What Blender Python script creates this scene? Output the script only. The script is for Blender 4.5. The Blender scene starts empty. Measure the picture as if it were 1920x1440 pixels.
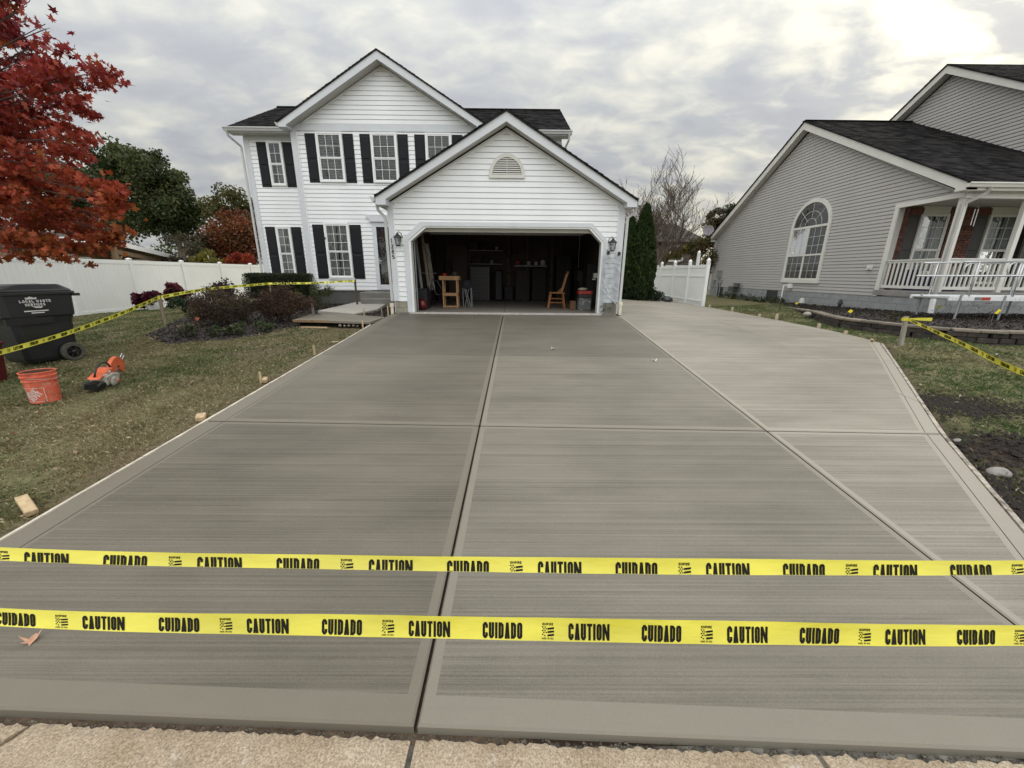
import bpy, bmesh, math, random
import numpy as np
from mathutils import Vector, Matrix
random.seed(7)
RNG = np.random.default_rng(11)
D = bpy.data
scene = bpy.context.scene
COL = scene.collection

# ---------------------------------------------------------------- camera
cam_d = D.cameras.new('camera'); cam = D.objects.new('camera', cam_d); COL.objects.link(cam)
cam_d.sensor_width = 36.0; cam_d.lens = 13.5; cam_d.clip_start = 0.02; cam_d.clip_end = 3000
_r = Vector((0.99995793, -0.00370746, 0.00838974)); _u = Vector((-0.00704575, 0.2751717, 0.96136928)); _f = Vector((0.00587286, 0.96138795, -0.275134))
M = Matrix((_r, _u, -_f)).transposed().to_4x4(); M.translation = Vector((0, 0, 1.81))
cam.matrix_world = M
scene.camera = cam
scene.render.resolution_x = 1024; scene.render.resolution_y = 768

# ---------------------------------------------------------------- sky and sun
SUN_EL, SUN_AZ = math.radians(21), math.radians(46)
sun_dir = Vector((math.sin(SUN_AZ)*math.cos(SUN_EL), math.cos(SUN_AZ)*math.cos(SUN_EL), math.sin(SUN_EL)))
world = D.worlds.new('World'); scene.world = world; world.use_nodes = True
def build_world():
    nt = world.node_tree; N = nt.nodes; L = nt.links; N.clear()
    out = N.new('ShaderNodeOutputWorld'); bg = N.new('ShaderNodeBackground'); bgc = N.new('ShaderNodeBackground'); add = N.new('ShaderNodeMixShader'); add.inputs[0].default_value = 0.93
    sky = N.new('ShaderNodeTexSky'); sky.sky_type = 'NISHITA'; sky.sun_disc = False
    sky.sun_elevation = SUN_EL; sky.sun_rotation = SUN_AZ
    bg.inputs['Strength'].default_value = 0.05; L.new(sky.outputs[0], bg.inputs[0])
    tc = N.new('ShaderNodeTexCoord'); sep = N.new('ShaderNodeSeparateXYZ'); L.new(tc.outputs['Generated'], sep.inputs[0])
    def mth(op, a, b=None, c=None, clamp=False):
        n = N.new('ShaderNodeMath'); n.operation = op; n.use_clamp = clamp
        for i, v in enumerate((a, b, c)):
            if v is None: continue
            if isinstance(v, (int, float)): n.inputs[i].default_value = v
            else: L.new(v, n.inputs[i])
        return n.outputs[0]
    z = mth('MAXIMUM', sep.outputs[2], 0.0)
    den = mth('ADD', z, 0.30)
    u = mth('DIVIDE', sep.outputs[0], den); v = mth('DIVIDE', sep.outputs[1], den)
    cb = N.new('ShaderNodeCombineXYZ'); L.new(u, cb.inputs[0]); L.new(v, cb.inputs[1])
    mp = N.new('ShaderNodeMapping'); L.new(cb.outputs[0], mp.inputs[0]); mp.inputs['Rotation'].default_value = (0, 0, 0.5); mp.inputs['Scale'].default_value = (1.5, 2.3, 1); mp.inputs['Location'].default_value = (3.1, 1.4, 0)
    n1 = N.new('ShaderNodeTexNoise'); n1.inputs['Scale'].default_value = 1.15; n1.inputs['Detail'].default_value = 8; n1.inputs['Roughness'].default_value = 0.56; n1.inputs['Distortion'].default_value = 0.25; L.new(mp.outputs[0], n1.inputs[0])
    n2 = N.new('ShaderNodeTexNoise'); n2.inputs['Scale'].default_value = 4.6; n2.inputs['Detail'].default_value = 7; n2.inputs['Distortion'].default_value = 0.4; L.new(mp.outputs[0], n2.inputs[0])
    d = mth('ADD', mth('MULTIPLY', n1.outputs[0], 0.62), mth('MULTIPLY', n2.outputs[0], 0.38))
    cr = N.new('ShaderNodeValToRGB'); L.new(d, cr.inputs[0]); e = cr.color_ramp.elements
    e[0].position = 0.38; e[0].color = (0.56, 0.58, 0.62, 1); e[1].position = 0.62; e[1].color = (0.92, 0.90, 0.81, 1)
    k = e.new(0.46); k.color = (0.62, 0.64, 0.66, 1); k = e.new(0.54); k.color = (0.74, 0.75, 0.72, 1)
    # overcast luminance rises towards the zenith
    lum = mth('ADD', mth('MULTIPLY', mth('POWER', z, 1.6), SKY_ZEN), SKY_BASE)
    lum = mth('MULTIPLY', lum, mth('ADD', 1.0, mth('MULTIPLY', mth('POWER', mth('MULTIPLY_ADD', sep.outputs[1], -0.5, 0.5, True), 1.5), SKY_BACK)))
    # glow of the hidden sun behind thinner cloud
    nv = N.new('ShaderNodeVectorMath'); nv.operation = 'DOT_PRODUCT'; L.new(tc.outputs['Generated'], nv.inputs[0]); nv.inputs[1].default_value = sun_dir
    dd = mth('MAXIMUM', nv.outputs['Value'], 0.0)
    g1 = mth('POWER', dd, 120.0); g2 = mth('POWER', dd, 9.0)
    thin = mth('MULTIPLY', mth('SUBTRACT', d, 0.46, clamp=True), 8.0, clamp=True)
    glow = mth('ADD', mth('MULTIPLY', mth('MULTIPLY', g1, 0.8), mth('ADD', thin, 0.15)), mth('MULTIPLY', mth('MULTIPLY', g2, 0.20), thin))
    gc = N.new('ShaderNodeVectorMath'); gc.operation = 'SCALE'; gc.inputs[0].default_value = (1.0, 0.88, 0.50); L.new(glow, gc.inputs['Scale'])
    # low yellow break in the cloud near the horizon
    hz = mth('POWER', mth('SUBTRACT', 1.0, mth('MULTIPLY', z, 4.5), clamp=True), 2.0)
    hs = mth('MULTIPLY', mth('MULTIPLY', hz, mth('POWER', dd, 4.0)), 0.85)
    hc = N.new('ShaderNodeVectorMath'); hc.operation = 'SCALE'; hc.inputs[0].default_value = (1.0, 0.78, 0.34); L.new(hs, hc.inputs['Scale'])
    sc = N.new('ShaderNodeVectorMath'); sc.operation = 'SCALE'; L.new(cr.outputs[0], sc.inputs[0]); L.new(lum, sc.inputs['Scale'])
    a1 = N.new('ShaderNodeVectorMath'); a1.operation = 'ADD'; L.new(sc.outputs[0], a1.inputs[0]); L.new(gc.outputs[0], a1.inputs[1])
    a2 = N.new('ShaderNodeVectorMath'); a2.operation = 'ADD'; L.new(a1.outputs[0], a2.inputs[0]); L.new(hc.outputs[0], a2.inputs[1])
    L.new(a2.outputs[0], bgc.inputs[0]); bgc.inputs['Strength'].default_value = 1.0
    L.new(bg.outputs[0], add.inputs[1]); L.new(bgc.outputs[0], add.inputs[2]); L.new(add.outputs[0], out.inputs[0])
SKY_BASE, SKY_ZEN, SKY_BACK = 0.70, 1.6, 1.5
build_world()
sl = D.lights.new('sun', 'SUN'); sun = D.objects.new('sun', sl); COL.objects.link(sun)
sl.energy = 0.8; sl.angle = math.radians(25); sl.color = (1.0, 0.93, 0.80)
sun.rotation_euler = sun_dir.to_track_quat('Z', 'Y').to_euler()
vs = scene.view_settings; vs.view_transform = 'Standard'; vs.look = 'None'; vs.gamma = 1; vs.exposure = -0.05
vs.use_curve_mapping = False
scene.cycles.max_bounces = 6; scene.cycles.diffuse_bounces = 3; scene.cycles.glossy_bounces = 3; scene.cycles.transmission_bounces = 3; scene.cycles.transparent_max_bounces = 6

# ---------------------------------------------------------------- materials
MATS = {}
def S(r, g, b):
    f = lambda c: ((c/255)/12.92 if c/255 <= 0.04045 else (((c/255)+0.055)/1.055)**2.4)
    return (f(r), f(g), f(b))
def pm(name, base, rough=0.6, var=0.12, scale=6.0, bump=0.0, bscale=60.0, metal=0.0, spec=0.5, stretch=(1, 1, 1), base2=None, detail=4, coat=0.0, obj=False, dirt=None):
    """procedural principled material, pattern fixed in the object's own space"""
    if name in MATS: return MATS[name]
    m = D.materials.new(name); m.use_nodes = True; nt = m.node_tree; N = nt.nodes; L = nt.links
    b = N['Principled BSDF']; b.inputs['Roughness'].default_value = rough; b.inputs['Metallic'].default_value = metal
    b.inputs['Specular IOR Level'].default_value = spec
    if coat: b.inputs['Coat Weight'].default_value = coat
    src = N.new('ShaderNodeTexCoord').outputs['Object'] if obj else N.new('ShaderNodeNewGeometry').outputs['Position']
    mp = N.new('ShaderNodeMapping'); mp.inputs['Scale'].default_value = stretch; L.new(src, mp.inputs[0])
    n = N.new('ShaderNodeTexNoise'); n.inputs['Scale'].default_value = scale; n.inputs['Detail'].default_value = detail; L.new(mp.outputs[0], n.inputs[0])
    cr = N.new('ShaderNodeValToRGB'); L.new(n.outputs[0], cr.inputs[0]); e = cr.color_ramp.elements
    c1 = base if base2 is None else base; c2 = base2
    lo = tuple(min(1, c*(1-var)) for c in c1); hi = tuple(min(1, c*(1+var)) for c in (c2 or c1))
    e[0].position = 0.32; e[0].color = (*lo, 1); e[1].position = 0.68; e[1].color = (*hi, 1)
    colr = cr.outputs[0]
    if dirt:
        n3 = N.new('ShaderNodeTexNoise'); n3.inputs['Scale'].default_value = dirt[1]; n3.inputs['Detail'].default_value = 8; n3.inputs['Roughness'].default_value = 0.7; L.new(mp.outputs[0], n3.inputs[0])
        r3 = N.new('ShaderNodeValToRGB'); L.new(n3.outputs[0], r3.inputs[0]); r3.color_ramp.elements[0].position = dirt[2]; r3.color_ramp.elements[1].position = dirt[2]+0.12
        mx = N.new('ShaderNodeMixRGB'); L.new(r3.outputs[0], mx.inputs[0]); L.new(colr, mx.inputs[1]); mx.inputs[2].default_value = (*dirt[0], 1); colr = mx.outputs[0]
    L.new(colr, b.inputs['Base Color'])
    if bump:
        n2 = N.new('ShaderNodeTexNoise'); n2.inputs['Scale'].default_value = bscale; n2.inputs['Detail'].default_value = 5; L.new(mp.outputs[0], n2.inputs[0])
        bp = N.new('ShaderNodeBump'); bp.inputs['Strength'].default_value = bump; bp.inputs['Distance'].default_value = 0.01; L.new(n2.outputs[0], bp.inputs['Height']); L.new(bp.outputs[0], b.inputs['Normal'])
    MATS[name] = m; return m

def concrete(name, c_dark, c_light, streak=1.0, rough=0.62, tone=False, axis=(0.14, 75.0, 1.0)):
    m = D.materials.new(name); m.use_nodes = True; nt = m.node_tree; N = nt.nodes; L = nt.links
    b = N['Principled BSDF']; b.inputs['Roughness'].default_value = rough; b.inputs['Specular IOR Level'].default_value = 0.35
    pos = N.new('ShaderNodeNewGeometry').outputs['Position']
    mp = N.new('ShaderNodeMapping'); mp.inputs['Scale'].default_value = axis; mp.inputs['Rotation'].default_value = (0, 0, 0.022); L.new(pos, mp.inputs[0])
    st = N.new('ShaderNodeTexNoise'); st.inputs['Scale'].default_value = 1.0; st.inputs['Detail'].default_value = 7; st.inputs['Roughness'].default_value = 0.68; L.new(mp.outputs[0], st.inputs[0])
    mpb = N.new('ShaderNodeMapping'); mpb.inputs['Scale'].default_value = (0.9, 3.2, 1); L.new(pos, mpb.inputs[0])
    sb = N.new('ShaderNodeTexNoise'); sb.inputs['Scale'].default_value = 1.0; sb.inputs['Detail'].default_value = 5; sb.inputs['Roughness'].default_value = 0.6; L.new(mpb.outputs[0], sb.inputs[0])
    bl = N.new('ShaderNodeTexNoise'); bl.inputs['Scale'].default_value = 0.45; bl.inputs['Detail'].default_value = 4; L.new(pos, bl.inputs[0])
    gr = N.new('ShaderNodeTexNoise'); gr.inputs['Scale'].default_value = 140; gr.inputs['Detail'].default_value = 3; L.new(pos, gr.inputs[0])
    def mth(op, a, b_):
        n = N.new('ShaderNodeMath'); n.operation = op
        for i, v in enumerate((a, b_)):
            if isinstance(v, (int, float)): n.inputs[i].default_value = v
            else: L.new(v, n.inputs[i])
        return n.outputs[0]
    f = mth('ADD', mth('MULTIPLY', st.outputs[0], 0.55*streak), mth('MULTIPLY', sb.outputs[0], 0.26*streak))
    f = mth('ADD', f, mth('MULTIPLY', bl.outputs[0], 0.26)); f = mth('ADD', f, mth('MULTIPLY', gr.outputs[0], 0.22))
    mpc = N.new('ShaderNodeMapping'); mpc.inputs['Scale'].default_value = (0.30, 26.0, 1); mpc.inputs['Rotation'].default_value = (0, 0, 0.02); L.new(pos, mpc.inputs[0])
    sc = N.new('ShaderNodeTexNoise'); sc.inputs['Scale'].default_value = 1.0; sc.inputs['Detail'].default_value = 9; sc.inputs['Roughness'].default_value = 0.78; sc.inputs['Distortion'].default_value = 0.15; L.new(mpc.outputs[0], sc.inputs[0])
    dk = N.new('ShaderNodeMapRange'); dk.clamp = True; L.new(sc.outputs[0], dk.inputs[0]); dk.inputs[1].default_value = 0.60; dk.inputs[2].default_value = 0.66; dk.inputs[3].default_value = 0.0; dk.inputs[4].default_value = 0.14*streak
    f = mth('SUBTRACT', f, 0.405*streak+0.24); f = mth('SUBTRACT', f, dk.outputs[0]); f = mth('ADD', mth('MULTIPLY', f, 3.8), 0.5)
    mx = N.new('ShaderNodeMixRGB'); L.new(f, mx.inputs[0]); mx.use_clamp = True; mx.inputs[1].default_value = (*c_dark, 1); mx.inputs[2].default_value = (*c_light, 1)
    colr = mx.outputs[0]
    if tone:
        oi = N.new('ShaderNodeObjectInfo'); mm = N.new('ShaderNodeMixRGB'); mm.blend_type = 'MULTIPLY'; mm.inputs[0].default_value = 1; L.new(colr, mm.inputs[1]); L.new(oi.outputs['Color'], mm.inputs[2]); colr = mm.outputs[0]
        # object colour multiplies each panel's tone: darker at the left, paler to the right
        sx = N.new('ShaderNodeSeparateXYZ'); L.new(pos, sx.inputs[0])
    L.new(colr, b.inputs['Base Color'])
    bp = N.new('ShaderNodeBump'); bp.inputs['Strength'].default_value = 0.8*streak+0.08; bp.inputs['Distance'].default_value = 0.004
    h = mth('ADD', mth('MULTIPLY', st.outputs[0], streak), mth('MULTIPLY', gr.outputs[0], 0.25)); L.new(h, bp.inputs['Height']); L.new(bp.outputs[0], b.inputs['Normal'])
    MATS[name] = m; return m

def leafmat():
    m = D.materials.new('leaf'); m.use_nodes = True; nt = m.node_tree; N = nt.nodes; L = nt.links; N.clear()
    out = N.new('ShaderNodeOutputMaterial'); at = N.new('ShaderNodeAttribute'); at.attribute_name = 'col'
    df = N.new('ShaderNodeBsdfPrincipled'); df.inputs['Roughness'].default_value = 0.55; df.inputs['Specular IOR Level'].default_value = 0.3
    tr = N.new('ShaderNodeBsdfTranslucent'); mx = N.new('ShaderNodeMixShader'); mx.inputs[0].default_value = 0.32
    L.new(at.outputs['Color'], df.inputs['Base Color']); L.new(at.outputs['Color'], tr.inputs[0]); L.new(df.outputs[0], mx.inputs[1]); L.new(tr.outputs[0], mx.inputs[2]); L.new(mx.outputs[0], out.inputs[0])
    MATS['leaf'] = m; return m
leafmat()
def glassmat(name, tint=(0.9, 0.95, 0.95), refl=0.03):
    m = D.materials.new(name); m.use_nodes = True; nt = m.node_tree; N = nt.nodes; L = nt.links; N.clear()
    out = N.new('ShaderNodeOutputMaterial'); t = N.new('ShaderNodeBsdfTransparent'); t.inputs[0].default_value = (*tint, 1)
    g = N.new('ShaderNodeBsdfGlossy'); g.inputs['Roughness'].default_value = 0.03; fr = N.new('ShaderNodeFresnel'); fr.inputs[0].default_value = 1.38
    ad = N.new('ShaderNodeMath'); ad.operation = 'ADD'; ad.inputs[1].default_value = refl; ad.use_clamp = True; L.new(fr.outputs[0], ad.inputs[0])
    nz = N.new('ShaderNodeTexNoise'); nz.inputs['Scale'].default_value = 1.3; bp = N.new('ShaderNodeBump'); bp.inputs['Strength'].default_value = 0.08; bp.inputs['Distance'].default_value = 0.2; L.new(nz.outputs[0], bp.inputs['Height']); L.new(bp.outputs[0], g.inputs['Normal'])
    mx = N.new('ShaderNodeMixShader'); L.new(ad.outputs[0], mx.inputs[0]); L.new(t.outputs[0], mx.inputs[1]); L.new(g.outputs[0], mx.inputs[2]); L.new(mx.outputs[0], out.inputs[0])
    MATS[name] = m; return m
glassmat('glass'); glassmat('glass_bright', (0.9, 0.93, 0.93), 0.13); glassmat('film', (0.93, 0.945, 0.965), 0.02)

WHITE = pm('white_siding', (0.80, 0.815, 0.83), 0.42, 0.05, 0.9, 0.05, 90, stretch=(1, 1, 0.3))
TRIM = pm('white_trim', (0.60, 0.62, 0.65), 0.45, 0.03, 3)
WTRIM = pm('bright_trim', (0.80, 0.81, 0.81), 0.4, 0.03, 3)
SOFF = pm('soffit', (0.52, 0.51, 0.48), 0.6, 0.05, 3)
GREY = pm('grey_siding', (0.405, 0.39, 0.375), 0.5, 0.03, 1.2, 0.05, 90, stretch=(1, 1, 0.3))
CREAM = pm('cream_trim', (0.62, 0.61, 0.57), 0.5, 0.04, 3)
BLACK = pm('shutter_black', (0.010, 0.011, 0.014), 0.55, 0.1, 8, spec=.22)
DARK = pm('dark_void', (0.012, 0.011, 0.010), 0.8, 0.1, 8)
DOORB = pm('door_dark', (0.012, 0.011, 0.011), 0.25, 0.1, 8)
SHING = pm('shingle', (0.013, 0.013, 0.014), 0.9, 0.35, 3.0, 0.4, 120, detail=8, base2=(0.026, 0.024, 0.024), spec=.03)
GUTT = pm('gutter', (0.50, 0.51, 0.50), 0.4, 0.05, 3)
BLOCKM = pm('block_grey', (0.26, 0.27, 0.275), 0.85, 0.12, 3.5, 0.3, 80)
BLOCKT = pm('block_tan', (0.29, 0.27, 0.21), 0.85, 0.12, 3.5, 0.3, 80)
BLOCKD = pm('block_dark', (0.115, 0.112, 0.105), 0.85, 0.15, 3.5, 0.3, 80)
LINT2 = pm('plaster_pale', (.55, .54, .50), .8, .1, 8)
BRICK = pm('brick_red', (0.16, 0.055, 0.038), 0.85, 0.35, 7, 0.3, 90)
MORTAR = pm('mortar', (0.26, 0.23, 0.20), 0.9, 0.1, 20)
PINE = pm('pine_wood', (0.33, 0.18, 0.075), 0.55, 0.2, 8, 0.1, 60, stretch=(1, 1, 0.2))
RAWP = pm('raw_pine', (0.46, 0.34, 0.20), 0.7, 0.2, 9, 0.2, 80, stretch=(3, 3, 1))
FORM = pm('form_board', (0.52, 0.47, 0.39), 0.85, 0.25, 6, 0.3, 60, detail=8, dirt=((0.22, 0.18, 0.14), 9, 0.60))
FORM2 = pm('form_board_dirty', (0.36, 0.32, 0.27), 0.85, 0.35, 14, 0.5, 60, detail=9, dirt=((0.12, 0.095, 0.075), 11, 0.50))
PAIRF = 1
STAKE = pm('stake_wood', (0.24, 0.19, 0.14), 0.85, 0.25, 12, 0.3, 60, stretch=(4, 4, 0.6))
VINYL = pm('vinyl_white', (0.78, 0.79, 0.78), 0.4, 0.03, 1.1)
VINYL2 = pm('vinyl_cream', (0.78, 0.79, 0.77), 0.4, 0.04, 1.1)
TAPEM = pm('tape_yellow', (0.60, 0.535, 0.045), 0.32, 0.13, 2.5, 0.35, 9, coat=0.3, stretch=(1, 3, 3))
TAPEF = pm('tape_yellow_pale', (0.78, 0.75, 0.10), 0.4, 0.12, 5, 0.25, 14)
INK = pm('ink', (0.010, 0.009, 0.007), 0.6, 0.1, 20, spec=.12)
METAL = pm('aluminium', (0.52, 0.53, 0.54), 0.35, 0.06, 6, metal=0.7)
STEEL = pm('steel_grey', (0.30, 0.31, 0.32), 0.45, 0.15, 6, metal=0.5)
BLKM = pm('black_metal', (0.012, 0.012, 0.013), 0.4, 0.1, 9)
BINM = pm('bin_plastic', (0.018, 0.019, 0.021), 0.38, 0.25, 2.5, 0.12, 200)
REDP = pm('red_plastic', (0.07, 0.006, 0.008), 0.4, 0.1, 4)
ORNG = pm('orange_plastic', (0.56, 0.105, 0.055), 0.5, 0.25, 14, 0.1, 90, detail=8, dirt=((0.50, 0.25, 0.18), 26, 0.52))
ORNC = pm('orange_clean', (0.66, 0.135, 0.055), 0.45, 0.15, 9)
BRNM = pm('brown_in', (0.10, 0.045, 0.03), 0.8, 0.3, 8)
GREYP = pm('grey_dusty', (0.38, 0.35, 0.30), 0.6, 0.3, 22)
MULCH = pm('mulch', (0.018, 0.014, 0.012), 0.95, 0.5, 22, 0.8, 60, detail=8, base2=(0.038, 0.028, 0.023))
STONE = pm('retaining_stone', (0.105, 0.092, 0.080), 0.9, 0.3, 9, 0.5, 50, detail=6)
CAPST = pm('cap_stone', (0.34, 0.29, 0.24), 0.9, 0.2, 9, 0.4, 50, detail=6)
BARK = pm('bark', (0.105, 0.078, 0.058), 0.9, 0.3, 12, 0.4, 40, stretch=(1, 1, 0.3))
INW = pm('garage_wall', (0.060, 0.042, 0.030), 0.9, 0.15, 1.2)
FLAGY = pm('flag_yellow', (0.80, 0.66, 0.02), 0.5, 0.08, 9)
LINT = pm('print_white', (0.72, 0.72, 0.72), 0.5, 0.05, 9)
CONB = concrete('concrete_broomed', (0.126, 0.110, 0.088), (0.274, 0.248, 0.204), 1.0, 0.58, tone=True)
CONS = concrete('concrete_smooth', (0.220, 0.198, 0.160), (0.278, 0.253, 0.207), 0.25, 0.52, tone=True, axis=(6, 9, 1))
CONJ = pm('joint_dark', (0.048, 0.044, 0.037), 0.9, 0.2, 20)  # on the gap walls this dark colour stands for shade inside the joint
WALKO = concrete('concrete_old', (0.29, 0.27, 0.24), (0.40, 0.37, 0.33), 0.2, 0.8, axis=(3, 3, 1))
CONF = concrete('concrete_garage', (0.13, 0.115, 0.10), (0.24, 0.22, 0.19), 0.2, 0.5, axis=(2, 3, 1))

# ---------------------------------------------------------------- mesh builder
class MB:
    def __init__(s, T=None): s.v = []; s.f = []; s.m = []; s.T = T; s.mi = 0
    def add(s, vs_, fs):
        o = len(s.v)
        for p in vs_: s.v.append(tuple(s.T(*p)) if s.T else tuple(p))
        for f in fs: s.f.append(tuple(o+i for i in f)); s.m.append(s.mi)
    def box(s, x0, x1, y0, y1, z0, z1):
        s.add([(x0, y0, z0), (x1, y0, z0), (x1, y1, z0), (x0, y1, z0), (x0, y0, z1), (x1, y0, z1), (x1, y1, z1), (x0, y1, z1)],
              [(0, 3, 2, 1), (4, 5, 6, 7), (0, 1, 5, 4), (1, 2, 6, 5), (2, 3, 7, 6), (3, 0, 4, 7)])
    def prism(s, poly, a, b, ax='y'):
        """extrude a 2D polygon between a and b along an axis; poly is in the two other axes (x,z | y,z | x,y)"""
        n = len(poly)
        if ax == 'y': P = [(p[0], a, p[1]) for p in poly]+[(p[0], b, p[1]) for p in poly]
        elif ax == 'x': P = [(a, p[0], p[1]) for p in poly]+[(b, p[0], p[1]) for p in poly]
        else: P = [(p[0], p[1], a) for p in poly]+[(p[0], p[1], b) for p in poly]
        F = [tuple(range(n)), tuple(range(2*n-1, n-1, -1))]+[(i, (i+1) % n, n+(i+1) % n, n+i) for i in range(n)]
        s.add(P, F)
    def quad(s, *p): s.add(p, [tuple(range(len(p)))])
    def bar(s, p, q, w, h=None, up=(0, 0, 1)):
        h = h or w; p = Vector(p); q = Vector(q); d = (q-p).normalized(); u = Vector(up)
        if abs(d.dot(u)) > 0.98: u = Vector((1, 0, 0))
        a = d.cross(u).normalized()*w/2; b = a.cross(d).normalized()*h/2
        vs_ = [p-a-b, p+a-b, p+a+b, p-a+b, q-a-b, q+a-b, q+a+b, q-a+b]
        s.add(vs_, [(0, 3, 2, 1), (4, 5, 6, 7), (0, 1, 5, 4), (1, 2, 6, 5), (2, 3, 7, 6), (3, 0, 4, 7)])
    def tube(s, pts, r, n=8, cap=True):
        pts = [Vector(p) for p in pts]; rr = r if isinstance(r, (list, tuple)) else [r]*len(pts); V = []; prev = None
        for i, p in enumerate(pts):
            d = (pts[min(i+1, len(pts)-1)]-pts[max(i-1, 0)]).normalized()
            if prev is None:
                a = d.cross(Vector((0, 0, 1)));
                if a.length < 0.05: a = d.cross(Vector((1, 0, 0)))
            else: a = prev-d*prev.dot(d)
            a.normalize(); prev = a; b = d.cross(a)
            for k in range(n):
                t = 2*math.pi*k/n; V.append(p+(a*math.cos(t)+b*math.sin(t))*rr[i])
        F = []
        for i in range(len(pts)-1):
            for k in range(n): F.append((i*n+k, i*n+(k+1) % n, (i+1)*n+(k+1) % n, (i+1)*n+k))
        if cap: F.append(tuple(range(n-1, -1, -1))); F.append(tuple(range((len(pts)-1)*n, len(pts)*n)))
        s.add(V, F)
    def lathe(s, prof, c=(0, 0, 0), n=20, cap=True):
        V = []; F = []
        for r, z in prof:
            for k in range(n): t = 2*math.pi*k/n; V.append((c[0]+r*math.cos(t), c[1]+r*math.sin(t), c[2]+z))
        for i in range(len(prof)-1):
            for k in range(n): F.append((i*n+k, i*n+(k+1) % n, (i+1)*n+(k+1) % n, (i+1)*n+k))
        if cap: F.append(tuple(range(n-1, -1, -1))); F.append(tuple(range((len(prof)-1)*n, len(prof)*n)))
        s.add(V, F)
    def mesh(s, name, mats, off=(0, 0, 0), smooth=False, bevel=0):
        me = D.meshes.new(name); o = Vector(off)
        me.from_pydata([tuple(Vector(v)-o) for v in s.v], [], s.f)
        mats = mats if isinstance(mats, (list, tuple)) else [mats]
        for m in mats: me.materials.append(m)
        if len(mats) > 1: me.polygons.foreach_set('material_index', s.m)
        bm = bmesh.new(); bm.from_mesh(me); bmesh.ops.recalc_face_normals(bm, faces=bm.faces)
        if bevel: bmesh.ops.bevel(bm, geom=bm.edges[:], offset=bevel, segments=1, affect='EDGES')
        bm.to_mesh(me); bm.free()
        if smooth: me.polygons.foreach_set('use_smooth', [True]*len(me.polygons))
        return me

WORLDOFF = {}
def tag(o, label=None, cat=None, group=None, kind=None):
    if label: o['label'] = label
    if cat: o['category'] = cat
    if group: o['group'] = group
    if kind: o['kind'] = kind
    return o
def thing(name, loc, label, cat, rotz=0, group=None, kind=None):
    o = D.objects.new(name, None); COL.objects.link(o); o.location = loc; o.rotation_euler = (0, 0, rotz); o.empty_display_size = 0.2
    WORLDOFF[o.name] = Vector(loc) if not rotz else None
    return tag(o, label, cat, group, kind)
def part(name, mb, mats, parent, label=None, kind=None, world=None, smooth=False, bevel=0):
    """mesh part. World-style builders subtract the root's location (unless the root is rotated: then coordinates are local)"""
    off = Vector((0, 0, 0))
    if world is None: world = WORLDOFF.get(parent.name) is not None
    if world: off = WORLDOFF[parent.name]
    me = mb.mesh(name, mats, off, smooth, bevel)
    o = D.objects.new(name, me); COL.objects.link(o); o.parent = parent
    WORLDOFF[o.name] = WORLDOFF.get(parent.name)
    if label: o['label'] = label
    if kind: o['kind'] = kind
    return o
def solo(name, mb, mats, label=None, cat=None, group=None, kind=None, smooth=False, bevel=0):
    a = np.array(mb.v, float); c = ((a[:, 0].min()+a[:, 0].max())/2, (a[:, 1].min()+a[:, 1].max())/2, a[:, 2].min())
    me = mb.mesh(name, mats, c, smooth, bevel); o = D.objects.new(name, me); COL.objects.link(o); o.location = c
    WORLDOFF[o.name] = Vector(c)
    return tag(o, label, cat, group, kind)
def inst(name, me, parent, loc, rot=(0, 0, 0), scale=(1, 1, 1), color=None):
    o = D.objects.new(name, me); COL.objects.link(o); o.parent = parent
    w = WORLDOFF.get(parent.name) if parent else None
    o.location = Vector(loc)-(w if w is not None else Vector((0, 0, 0))); o.rotation_euler = rot; o.scale = scale
    if color: o.color = color
    return o
def copy_tree(o, parent=None):
    c = o.copy(); COL.objects.link(c); c.parent = parent
    for ch in list(o.children): copy_tree(ch, c)
    return c

# ---------------------------------------------------------------- ground heights
def smin(a, b, k):
    h = max(k-abs(a-b), 0)/k
    return min(a, b)-h*h*k/4
def slab(x, y): return smin(.0852*(y-1.13), .80-.045*max(0, x-2.95), .12)
def gr0(x, y):
    if x < 0:
        cap = .68 if x > -8.5 else .68-(-8.5-max(x, -16))*.052
        z = smin(.0852*(y-1.13), cap, .3)
    else:
        cap = .80-.045*max(0, min(x, 8.4)-2.95)+.05*max(0, min(x, 12)-8.4)
        z = smin(.0852*(y-1.13), cap, .12)+.075*max(0, min(1, x-7.5))*max(0, min(1, (y-5.0)/1.6))*max(0, min(1, (17-y)/2))
    return max(z, -.25)-.05
def gr(x, y): return gr0(x, y)
def xl(y): return -3.375+.0225*(y-1.13)
def xc(y): return -.383+.0218*(y-1.13)
def xr(y): return 2.695+.0187*(y-1.13)
EDGE = [(2.80, 1.03), (4.57, 3.76), (6.57, 6.45), (7.42, 7.6), (7.7, 10.4), (8.12, 15.0), (8.3, 19.5)]
def xe(y):
    for (x0, y0), (x1, y1) in zip(EDGE, EDGE[1:]):
        if y <= y1: return x0+(x1-x0)*(max(y, 1.03)-y0)/(y1-y0)
    return EDGE[-1][0]
from mathutils import noise as mn
def nz(x, y, s, z=0.0): return mn.noise(Vector((x*s, y*s, z)))
def fill_attr(me, cols):
    at = me.color_attributes.new('col', 'FLOAT_COLOR', 'POINT'); a = np.ones((len(cols), 4), np.float32); a[:, :3] = cols; at.data.foreach_set('color', a.ravel())
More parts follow.
